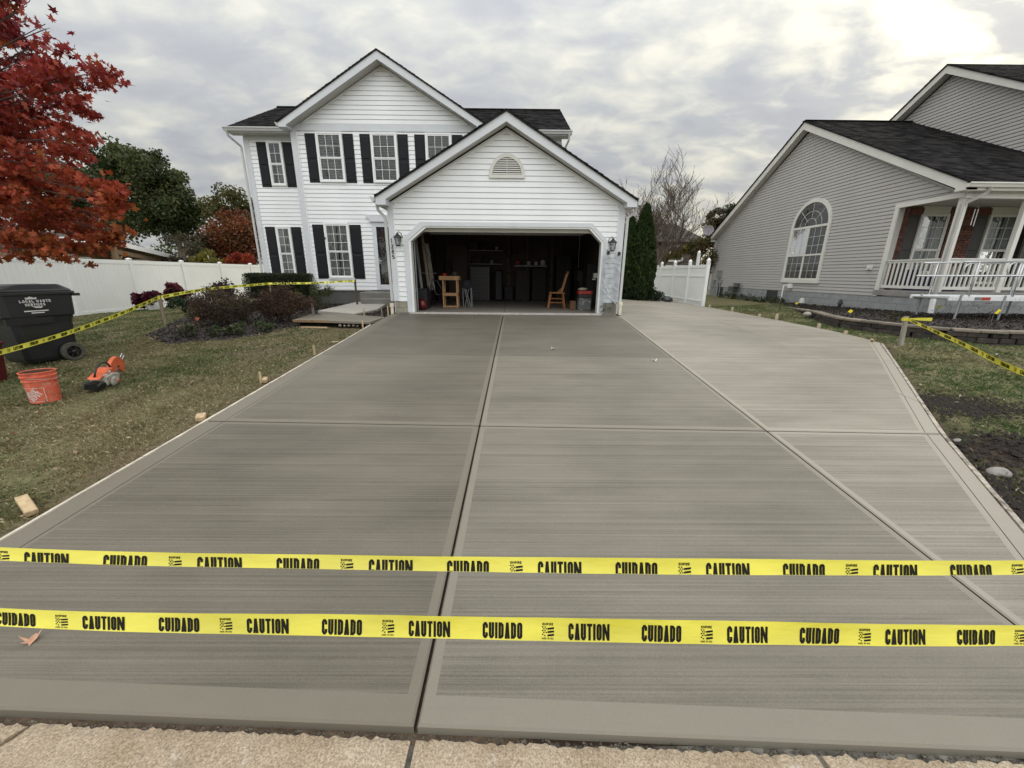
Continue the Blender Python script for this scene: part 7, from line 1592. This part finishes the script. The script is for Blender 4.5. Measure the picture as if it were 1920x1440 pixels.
def wood(root, base, cl, r0, top=.8, mat=BARK, fork=.35, twigs=4, nside=6, lk=.30, tl=1.0):
    """trunk, limbs to every leaf cluster, and twigs"""
    C_ = np.array([c[:3] for c in cl]); zc = base[2]+(C_[:, 2].max()-base[2])*top; cx, cy_ = C_[:, 0].mean(), C_[:, 1].mean()
    B = Vector(base); Tp = Vector((cx, cy_, zc)); path = []
    for i in range(7):
        t = i/6; p = B.lerp(Tp, t); k = t*(1-t)*.3; p = Vector((B.x+(Tp.x-B.x)*t**1.5, B.y+(Tp.y-B.y)*t**1.5, p.z)); path.append(p+Vector((nz(t*3, r0*9, 1)*.25*k*4, nz(t*3, r0*7, 1, 4)*.25*k*4, 0)))
    mb = MB(); mb.tube(path, [r0*(1.25 if i == 0 else (1-.85*i/6)) for i in range(7)], 10); part('trunk', mb, mat, root, smooth=True)
    mb = MB()
    for c in cl:
        e = Vector(c[:3]); t = min(.97, max(fork, (e.z-B.z)/(Tp.z-B.z+.01)-.25)); s = path[int(t*6)].lerp(path[min(6, int(t*6)+1)], t*6-int(t*6))
        m = s.lerp(e, .5)+Vector((0, 0, .10*(e-s).length)); rr0 = r0*(1-.8*t)*lk
        mb.tube([s, m, e], [rr0, rr0*.6, rr0*.22], 5)
        for k in range(twigs):
            d = Vector(RNG.normal(size=3)).normalized()*c[3]*tl; mb.tube([m.lerp(e, .7), e+d*.5, e+d], [rr0*.25, rr0*.15, rr0*.05], 3)
    part('branches', mb, mat, root)

# red maple at the left edge: large leaves near the camera
mp_ = thing('maple_tree', (-9.9, 6.3, gr(-9.9, 6.3)), 'red autumn maple overhanging the left edge of the lawn', 'tree')
mcl = list(MAPLE)
_r = random.Random(5)
for i in range(75):
    a = _r.uniform(0, 6.28); e = _r.uniform(-.9, 1); rr_ = _r.uniform(.3, 1)**.5
    x = -9.6+3.4*rr_*math.cos(a)*math.cos(e*.9); y = 6.4+3.2*rr_*math.sin(a)*math.cos(e*.9); z = 5.0+2.9*e
    px = 960+720*(x)/(y*.961+.275*(1.81-z)); 
    if y*.961+.275*(1.81-z) < 2.2 or (px > -40): continue
    mcl.append((x, y, z, .42))
wood(mp_, (-9.9, 6.3, gr(-9.9, 6.3)-.1), mcl, .16, top=.85, twigs=3, lk=.13, tl=.6, mat=pm('maple_bark', (.06, .045, .04), .9, .2, 9))
P, tone = cluster_points(subdiv(mcl[:len(MAPLE)], 5, .50, 1.15), 14500, squash=.5, jit=1.35)
hang = P[:, 2] > .9; P, tone = P[hang], tone[hang]
zt = np.clip((P[:, 2]-2.0)/2.6, 0, 1)
MC = [(.27, .085, .021), (.30, .057, .021), (.27, .036, .023), (.21, .021, .025), (.12, .014, .021)]
leaf_cloud('crown', P[300:], .072, MC, 'maple', mp_, kind='stuff', tone=np.clip(.05+zt*.62+(tone[300:] if False else tone)*.18, 0, 1)[300:], var=.35)
P2, t2 = cluster_points(mcl[len(MAPLE):], 4500, squash=.9, jit=1.3)
leaf_cloud('crown', P2, .11, MC, 'maple', mp_, kind='stuff', tone=t2)
P3, t3 = cluster_points([c for c in MAPLE if -6.3 < c[0] and c[1] < 5.7][:40], 300, jit=1.5)
Tm, Fm = TEMPL['maple']; lm = []
for k in range(5):
    me = raw_mesh('leaf', Tm*.078, Fm, np.tile(np.array(MC[k]), (len(Tm), 1)), [MATS['leaf']]); lm.append(me)
for i, p in enumerate(P3[:300]):
    zz = (p[2]-2.0)/2.6; o = inst('leaf', lm[int(min(4, max(0, zz*3+RNG.normal(0, .6))))], mp_, tuple(p), rot=tuple(RNG.uniform(0, 6.28, 3))); s_ = RNG.uniform(.7, 1.2); o.scale = (s_, s_, s_)

def tree(name, label, base, cl, n, size, cols, r0=.2, shape='diamond', squash=.85, group=None, twigs=3, jit=1.3, var=.3, **k):
    t = thing(name, base, label, 'tree', group=group); wood(t, base, cl, r0, twigs=twigs, **k)
    P, tn_ = cluster_points(subdiv(cl, 7, .45, 1.1), n, squash, jit*1.45); leaf_cloud('crown', P, size, cols, shape, t, kind='stuff', tone=tn_, var=var); return t
GR = [(.026, .040, .013), (.044, .062, .019), (.072, .088, .028), (.105, .108, .038)]
g1 = [c for c in GREEN if c[0] < -29.6]; g2_ = [c for c in GREEN if c[0] >= -29.6]
tree('oak_tree', 'large dark green tree behind the left fence, left half behind the red maple', (-32.5, 34, .3), g1, 15000, .30, GR, .38)
tree('oak_tree', 'green tree with a ragged crown beyond the timber shelter', (-27.5, 34, .3), g2_, 15000, .28, GR, .34)
tree('tree', 'olive yellow tree top between the green tree and the white house', (-20, 30, .3), YEL+[(-20, 30, 4.4, .9), (-19.2, 30, 4.2, .9)], 6500, .20, [(.040, .050, .014), (.085, .080, .020), (.12, .098, .028)], .2)
tree('red_tree', 'orange red autumn tree behind the left fence beside the white house', (-18.3, 27, .3), RED, 9500, .17, [(.055, .020, .012), (.13, .035, .014), (.20, .055, .016), (.10, .060, .022)], .16, jit=1.4)
def shrub(name, label, base, cl, n, size, cols, cat='shrub', group=None, shape='diamond', r0=.03, squash=.9, jit=1.2, twigs=5, top=.7, var=.3, fork=.1):
    t = thing(name, base, label, cat, group=group); wood(t, base, cl, r0, twigs=twigs, top=top, fork=fork)
    P, tn_ = cluster_points(subdiv(cl, 5, .5), n, squash, jit*1.35); leaf_cloud('foliage', P, size, cols, shape, t, kind='stuff', tone=tn_, var=var); return t
shrub('shrub', 'grey brown thicket behind the left fence', (-20, 25.6, .3), SHRUB+[(-21, 25.6, 2.6, .6), (-19.8, 25.4, 2.3, .6), (-18.8, 25.2, 2.1, .6)], 3600, .15, [(.045, .038, .024), (.080, .065, .035), (.055, .060, .025)], twigs=14, r0=.08)
shrub('shrub', 'yellow green shrub beside the timber shelter roof', (-17.9, 24.2, .3), [(-18.3, 24.4, 2.55, .45), (-17.7, 24.2, 2.35, .45), (-18.9, 24.3, 2.2, .4)], 2600, .11, [(.10, .10, .015), (.20, .17, .02), (.08, .09, .02)], r0=.06)
shrub('red_shrub', 'bright scarlet shrub above the left fence next to the house', (-16.6, 24.5, .3), REDS, 3200, .11, [(.20, .02, .010), (.30, .035, .012), (.22, .06, .015)], r0=.06)
for i in range(5):    # a hedge line of plain trees far off closes the view above the fence
    x = -60+6.5*i; cl = [(x+RNG.normal(0, 1.4), 48+RNG.normal(0, 1), 2.2+abs(RNG.normal(0, 1.0)), 1.4) for _ in range(7)]
    tree('far_tree', '%s far dark tree from the left in the row behind the left gardens' % ['first', 'second', 'third', 'fourth', 'fifth'][i], (x, 48, 0), cl, 1500, .42, GR, .2, group='far trees behind the left gardens', twigs=1)
tree('conifer', 'green and rust tree above the satellite dish', (16, 32, .3), RTREE, 6000, .17, [(.020, .035, .012), (.045, .055, .018), (.10, .035, .015)], .14)
shrub('shrub', 'olive bush under the satellite dish behind the white fence', (11.7, 24.4, .5), RSHRUB, 5000, .11, [(.05, .055, .018), (.11, .095, .025), (.09, .05, .02)], r0=.07)
shrub('shrub', 'low yellow green bush in front of the brown house', (10.4, 25.1, .5), YSHRUB, 2200, .10, [(.09, .09, .02), (.17, .14, .02)], r0=.05)

# bare tree: vase shaped, grown branch by branch
def bare(name, label, base, H, seed, n_main=11, spread=.55, levels=5, r0=.13):
    rn = random.Random(seed); t = thing(name, base, label, 'tree'); mb = MB(); tips = []
    trunk = MB(); B = Vector(base); F0 = B+Vector((.05, 0, H*.20)); trunk.tube([B-Vector((0, 0, .1)), B+Vector((.05, 0, H*.08)), F0], [r0*1.5, r0*1.15, r0], 10); part('trunk', trunk, BARK, t, smooth=True)
    def grow(p, d, L_, r, lv):
        pts = [p]; q = p.copy(); dd = d.copy(); n = 4
        for i in range(n): dd = (dd+Vector((rn.gauss(0, .07), rn.gauss(0, .07), .05))).normalized(); q = q+dd*L_/n; pts.append(q.copy())
        mb.tube(pts, [max(.0085, r*(1-.62*i/n)) for i in range(n+1)], 5 if lv < 2 else 3, cap=False)
        if lv >= levels: tips.append(q); return
        nb = 3 if lv < 2 else 3
        for k in range(nb+1):
            tpos = .35+.62*k/nb; i = min(n-1, int(tpos*n)); s = pts[i].lerp(pts[i+1], tpos*n-i)
            side = Vector((rn.gauss(0, 1), rn.gauss(0, 1), rn.gauss(0, .3))).normalized(); nd = (dd+side*rn.uniform(.45, .85)).normalized(); grow(s, nd, L_*rn.uniform(.48, .70), r*(1-.6*tpos)*.66, lv+1)
    for k in range(n_main):
        a = 2*math.pi*k/n_main+rn.uniform(-.2, .2); sp_ = spread*rn.uniform(.25, 1.15); d = Vector((math.cos(a)*sp_, math.sin(a)*sp_, 1)).normalized(); s = B.lerp(F0, rn.uniform(.5, 1)); grow(s, d, H*rn.uniform(.40, .50), r0*rn.uniform(.42, .65), 1)
    part('branches', mb, BARK, t); return t
bare('bare_tree', 'leafless vase shaped tree rising behind the white fence', (9.3, 26, .4), 7.4, 3, n_main=12, spread=.80, r0=.15)
bare('bare_tree', 'smaller leafless tree close behind the right end of the garage roof', (7.6, 28, .4), 6.6, 8, n_main=6, spread=.5, levels=4, r0=.12)

# two arborvitae
def arb(x, y, z0, zt, r, label):
    t = thing('arborvitae', (x, y, z0), label, 'tree'); mb = MB(); mb.tube([(x, y, z0-.1), (x, y, zt-.5)], [.07, .02], 7); part('trunk', mb, BARK, t)
    n = 15000; h = RNG.uniform(0, 1, n)**.9; a = RNG.uniform(0, 2*np.pi, n); rad = r*np.minimum(1, (1-h)**.55*1.27)*(1-.12*np.exp(-h*9))*(1+.10*np.sin(a*3+h*5))*(RNG.uniform(.62, 1.05, n))
    P = np.stack([x+rad*np.cos(a), y+rad*np.sin(a), z0+h*(zt-z0)], 1)
    R = rotmats(n); up = np.zeros((n, 3, 3)); hd = a+RNG.normal(0, .8, n); c, s = np.cos(hd), np.sin(hd); tl = RNG.uniform(.1, .6, n)
    # fronds stand upright, leaning outwards
    up[:, :, 0] = np.stack([-s, c, 0*c], 1); up[:, :, 1] = np.stack([c*np.sin(tl), s*np.sin(tl), np.cos(tl)], 1); up[:, :, 2] = np.cross(up[:, :, 0], up[:, :, 1])
    leaf_cloud('foliage', P, .16, [(.012, .022, .008), (.026, .046, .011), (.048, .078, .017)], 'diamond', t, kind='stuff', R=up, var=.4)
arb(5.68, 19.35, .66, 4.40, .56, 'left and shorter arborvitae beside the garage wall'); arb(6.26, 19.2, .64, 4.95, .62, 'right and taller arborvitae beside the white fence')
shrub('shrub', 'low rounded base growth below the two arborvitae', (6.0, 18.9, .62), [(5.5, 19.0, 1.0, .4), (6.6, 18.9, 1.0, .4), (6.1, 18.85, .95, .38), (7.0, 19.1, .9, .35)], 5500, .09, [(.008, .016, .006), (.018, .032, .008)], r0=.04)
mb = MB(); mb.lathe([(.20, 0), (.30, .05), (.26, .16), (.12, .24), (.03, .26)], (7.55, 18.9, .60), 9); solo('garbage_bag', mb, pm('bag_dark', (.03, .032, .035), .4, .4, 12, .5, 30), 'dark bagged bundle on the concrete at the foot of the arborvitae', 'bag', smooth=True)
mb = MB(); mb.bar((7.2, 18.8, .60), (8.1, 18.7, .66), .05); solo('pipe', mb, GREYP, 'grey bent pipe lying against the dark bundle', 'pipe')

# foundation planting -------------------------------------------------------
def lump(c, rx, ry, rz, k, r): 
    out = []
    for i in range(k): v = sph(1)[0]; v = v/max(.3, np.linalg.norm(v))*RNG.uniform(.55, .8); out.append((c[0]+v[0]*rx, c[1]+v[1]*ry, c[2]+abs(v[2])*rz if v[2] > -.3 else c[2]+v[2]*rz*.5, r))
    return out
BB = [(.040, .025, .018), (.068, .040, .027), (.10, .062, .042), (.055, .050, .026), (.17, .12, .08)]
shrub('barberry_bush', 'reddish brown bush on the left of the pair in front of the house', (-6.95, 9.5, gr(-6.95, 9.5)), lump((-6.95, 9.5, .95), .86, .6, .58, 30, .19), 9500, .042, BB, r0=.03, twigs=16)
shrub('barberry_bush', 'darker reddish brown bush on the right of the pair in front of the house', (-5.68, 9.85, gr(-5.7, 9.9)), lump((-5.70, 9.85, .98), .70, .6, .60, 28, .19), 10500, .042, [BB[0], BB[1], (.10, .045, .032), BB[3]], r0=.03, twigs=16)
shrub('bush', 'dark purple leaved bush behind the brown bushes by the white fence', (-8.5, 11.4, .6), lump((-8.5, 11.4, 1.15), .6, .5, .42, 14, .2), 3200, .07, [(.018, .012, .014), (.045, .020, .020)], r0=.03, twigs=8)
hb = lump((-7.75, 13.35, 1.30), .95, .30, .42, 40, .17)
def hedge():
    t = thing('hedge', (-7.75, 13.35, .7), 'clipped flat topped dark green hedge under the left windows', 'hedge'); mb = MB()
    for i in range(9): mb.tube([(-8.5+.19*i, 13.4, .62), (-8.5+.19*i, 13.4, 1.5)], .02, 5)
    part('stems', mb, BARK, t); n = 30000; u = RNG.uniform(-1, 1, (n, 3)); ax_ = RNG.integers(0, 3, n)
    for k in range(3): u[ax_ == k, k] = np.sign(u[ax_ == k, k])*RNG.uniform(.70, 1.02, (ax_ == k).sum())
    sq = np.sign(u)*np.abs(u)**1.0; nr = np.linalg.norm(u[:, :2], axis=1); P = np.stack([-7.73+sq[:, 0]*.98*(1-.06*np.abs(u[:, 2])**4), 13.35+sq[:, 1]*.42, 1.36+sq[:, 2]*.40], 1); P += RNG.normal(0, .014, P.shape)
    leaf_cloud('foliage', P, .040, [(.012, .020, .008), (.022, .036, .012), (.045, .062, .022)], 'diamond', t, kind='stuff', var=.4)
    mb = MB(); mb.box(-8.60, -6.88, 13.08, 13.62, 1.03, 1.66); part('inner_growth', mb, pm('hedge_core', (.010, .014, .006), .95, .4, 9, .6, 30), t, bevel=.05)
hedge()
shrub('rhododendron', 'thin leggy green shrub at the corner of the front walk bed', (-5.75, 11.9, .68), lump((-5.75, 11.9, 1.08), .45, .4, .55, 16, .14), 1500, .075, [(.030, .045, .016), (.06, .07, .025), (.11, .10, .04)], r0=.02, twigs=10, shape='narrow')
shrub('shrub', 'small yellowish shrub between the bushes and the white wall', (-6.9, 12.4, .68), lump((-6.9, 12.4, 1.0), .35, .3, .35, 10, .14), 1100, .06, [(.06, .07, .02), (.16, .14, .04)], r0=.02, twigs=7)
for i, (x, y, r, lb) in enumerate([(-6.62, 7.95, .26, 'leafy low plant carrying the salmon flower, leftmost in the bed edge'), (-6.15, 8.12, .24, 'second low leafy plant from the left along the bed edge'), (-5.85, 8.2, .20, 'third low leafy plant along the bed edge'), (-5.45, 8.6, .26, 'yellow green low plant nearest the loose board'), (-8.3, 10.2, .28, 'pale leaved low plant at the left end of the mulch bed')]):
    shrub('low_plant', lb, (x, y, gr(x, y)+.02), lump((x, y, gr(x, y)+.10), r, r, .18, 9, .08), 330, .065, [(.025, .045, .018), (.05, .075, .03), (.12, .13, .06), (.03, .02, .02)], cat='plant', r0=.008, twigs=5)
fl_ = thing('flower', (-6.45, 8.0, .85), 'single salmon pink bloom above the low plants', 'flower')
Q = sph(26)*.035+np.array([-6.45, 8.0, .87]); leaf_cloud('petals', Q, .05, [(.65, .14, .10), (.72, .25, .18)], 'diamond', fl_); mb = MB(); mb.tube([(-6.45, 8.0, .55), (-6.45, 8.0, .85)], .005, 5); part('stem', mb, BARK, fl_)
# planted pots by the fence
def pot(x, y, r, h, label):
    z = gr(x, y)+.02; mb = MB(); mb.lathe([(r*.75, 0), (r, h*.5), (r*1.05, h), (r*.92, h), (r*.88, h*.85), (0, h*.85)], (x, y, z), 20, cap=False); return solo('plant_pot', mb, LINT, label, 'pot', smooth=True)
pot(-13.62, 15.0, .27, .30, 'white plant pot standing left of the stake by the fence'); pot(-13.2, 15.9, .25, .22, 'second white pot half hidden right of the stake by the fence')
CO = [(.035, .004, .010), (.085, .008, .022), (.14, .012, .030), (.06, .03, .02)]
shrub('coleus_plant', 'wine red plant spilling left out of the white pot', (-14.1, 14.9, .6), lump((-13.75, 14.9, .78), .50, .40, .38, 14, .16), 700, .16, CO, cat='plant', r0=.015, twigs=4, shape='maple')
shrub('coleus_plant', 'taller wine red plant behind the stake by the fence', (-13.25, 15.8, .5), lump((-13.35, 15.75, .92), .45, .35, .45, 14, .16), 700, .16, CO, cat='plant', r0=.015, twigs=4, shape='maple')
shrub('low_plant', 'dark green clump between the pots and the brown bush', (-10.3, 12.4, .5), lump((-10.3, 12.4, .75), .55, .4, .28, 12, .14), 1400, .08, [(.015, .028, .010), (.03, .05, .016)], cat='plant', r0=.012)
# growth at the foot of the grey house and in the raised bed
shrub('ground_cover', 'low green weeds along the grey foundation', (11.6, 19, .6), [(11.65, 16.8+.6*i, .78, .22) for i in range(9)], 2600, .06, [(.025, .04, .014), (.06, .07, .025)], cat='plant', r0=.01, twigs=3)
shrub('dry_plant', 'dark withered plants below the ramp beam', (11.9, 9.6, .86), [(10.9+.33*i, 9.75+.1*(i % 2), 1.05+.05*(i % 3), .20) for i in range(9)], 70, .03, [(.02, .018, .012), (.04, .035, .02)], cat='plant', r0=.012, twigs=10)
shrub('low_plant', 'sparse twiggy plant beside the right tape stake', (8.95, 9.0, .82), [(8.95, 9.0, .93, .12), (9.1, 9.2, .9, .1)], 130, .05, [(.04, .04, .02), (.08, .07, .03)], cat='plant', r0=.006, twigs=8)

# =============================================================== far buildings
bh = thing('house', (12.5, 36, .3), 'brown far house seen between the bare tree and the grey house', 'house')
BRN = pm('brown_siding', (.115, .092, .080), .8, .12, 1.5)
FT = TY(33.0)
siding(bh, FT, lambda z: [(8.6, 15.6)], .3, 4.4, .22, BRN)
mb = MB(); mb.box(8.6, 15.6, 33.0, 41, .2, 4.45); part('wall', mb, BRN, bh)
roof_plane(bh, [(8.2, 32.5, 4.4), (16.0, 32.5, 4.4), (14.5, 36.5, 6.2), (8.2, 36.5, 6.2)], ex=.35, mat=pm('brown_roof', (.060, .050, .046), .9, .3, 3), tab=.6)
window(bh, FT, 12.9, 14.1, 2.9, 4.2, 2, 1, 1, 'blinds', frm=CREAM, wf=.10); mb = MB(FT); mb.box(8.6, 15.6, -.02, .06, 2.45, 2.62); part('belt_trim', mb, CREAM, bh)
window(bh, FT, 10.6, 12.6, .9, 2.3, 3, 1, 1, 'blinds', frm=CREAM, wf=.08)
lh = thing('house', (-34, 30, .2), 'grey brown neighbour house behind the left fence under the red maple', 'house')
LT_ = TY(27.5)
siding(lh, LT_, lambda z: [(-44, -31.0)], .2, 3.2, .2, pm('tan_siding', (.27, .25, .22), .8, .06, 1.5))
mb = MB(); mb.box(-44, -31.0, 27.5, 36, .1, 3.3); part('wall', mb, pm('tan_siding', (.27, .25, .22), .8, .06, 1.5), lh)
roof_plane(lh, [(-44.5, 27.0, 3.25), (-30.6, 27.0, 3.25), (-31.5, 31.5, 4.6), (-44.5, 31.5, 4.6)], ex=.35, mat=pm('tan_roof', (.085, .070, .058), .9, .3, 3), tab=.6)
# timber shelter with a pale roof edge
ps = thing('shelter', (-22, 23, .3), 'open timber shelter with a white edged sloping roof beyond the fence', 'shelter')
TM = pm('timber', (.15, .10, .06), .85, .2, 5)
mb = MB(); p0, p1 = Vector((-19.9, 20.0, 3.29)), Vector((-22.05, 27.0, 2.66)); d3 = Vector((-5.5, 0, 0))
mb.add([p0, p1, p1+d3, p0+d3]+[q-Vector((0, 0, .08)) for q in (p0, p1, p1+d3, p0+d3)], [(0, 1, 2, 3), (7, 6, 5, 4), (0, 4, 5, 1), (1, 5, 6, 2), (2, 6, 7, 3), (3, 7, 4, 0)]); part('roof', mb, pm('shelter_roof', (.05, .038, .030), .9, .1, 3), ps)
mb = MB(); mb.bar(p0+Vector((.05, 0, -.04)), p1+Vector((.05, 0, -.04)), .04, .24, up=(0, 0, 1)); part('edge_board', mb, LINT, ps)
mb = MB(); mb.bar(p0+Vector((0, -.03, -.04)), p0+d3+Vector((0, -.03, -.04)), .04, .24, up=(0, 0, 1)); part('edge_board', mb, LINT, ps)
for p_ in (p0+Vector((-.25, .7, 0)), p1+Vector((-.3, -.4, 0)), p0+d3+Vector((.4, .7, 0))): mb = MB(); mb.box(p_.x-.09, p_.x+.09, p_.y-.09, p_.y+.09, .2, p_.z-.15); part('post', mb, TM, ps)
a_, b_ = p0+Vector((-.25, .7, -.55)), p1+Vector((-.3, -.4, -.30)); mb = MB(); mb.bar(a_, b_, .12, .22); part('beam', mb, TM, ps)
mb = MB(); mb.bar(a_+Vector((0, 0, -.55)), a_.lerp(b_, .12), .09); part('brace', mb, TM, ps); mb = MB(); mb.bar(b_+Vector((0, 0, -.6)), b_.lerp(a_, .16), .09); part('brace', mb, TM, ps)
for k in range(6): q_ = p0.lerp(p1, (k+.5)/6); mb = MB(); mb.bar(q_+Vector((-.1, 0, -.14)), q_+d3+Vector((.1, 0, -.14)), .06, .12); part('rafter', mb, TM, ps)
mb = MB(); mb.tube([(-18.0, 24.3, 1.8), (-18.15, 24.3, 2.75)], .03, 6); solo('pole', mb, LINT, 'thin leaning white pole by the scarlet shrub', 'pole')
mb = MB(); mb.tube([(-19.2, 24.6, 1.8), (-19.2, 24.6, 2.6)], .03, 6); solo('pole', mb, STEEL, 'thin grey pole at the low end of the timber shelter', 'pole')
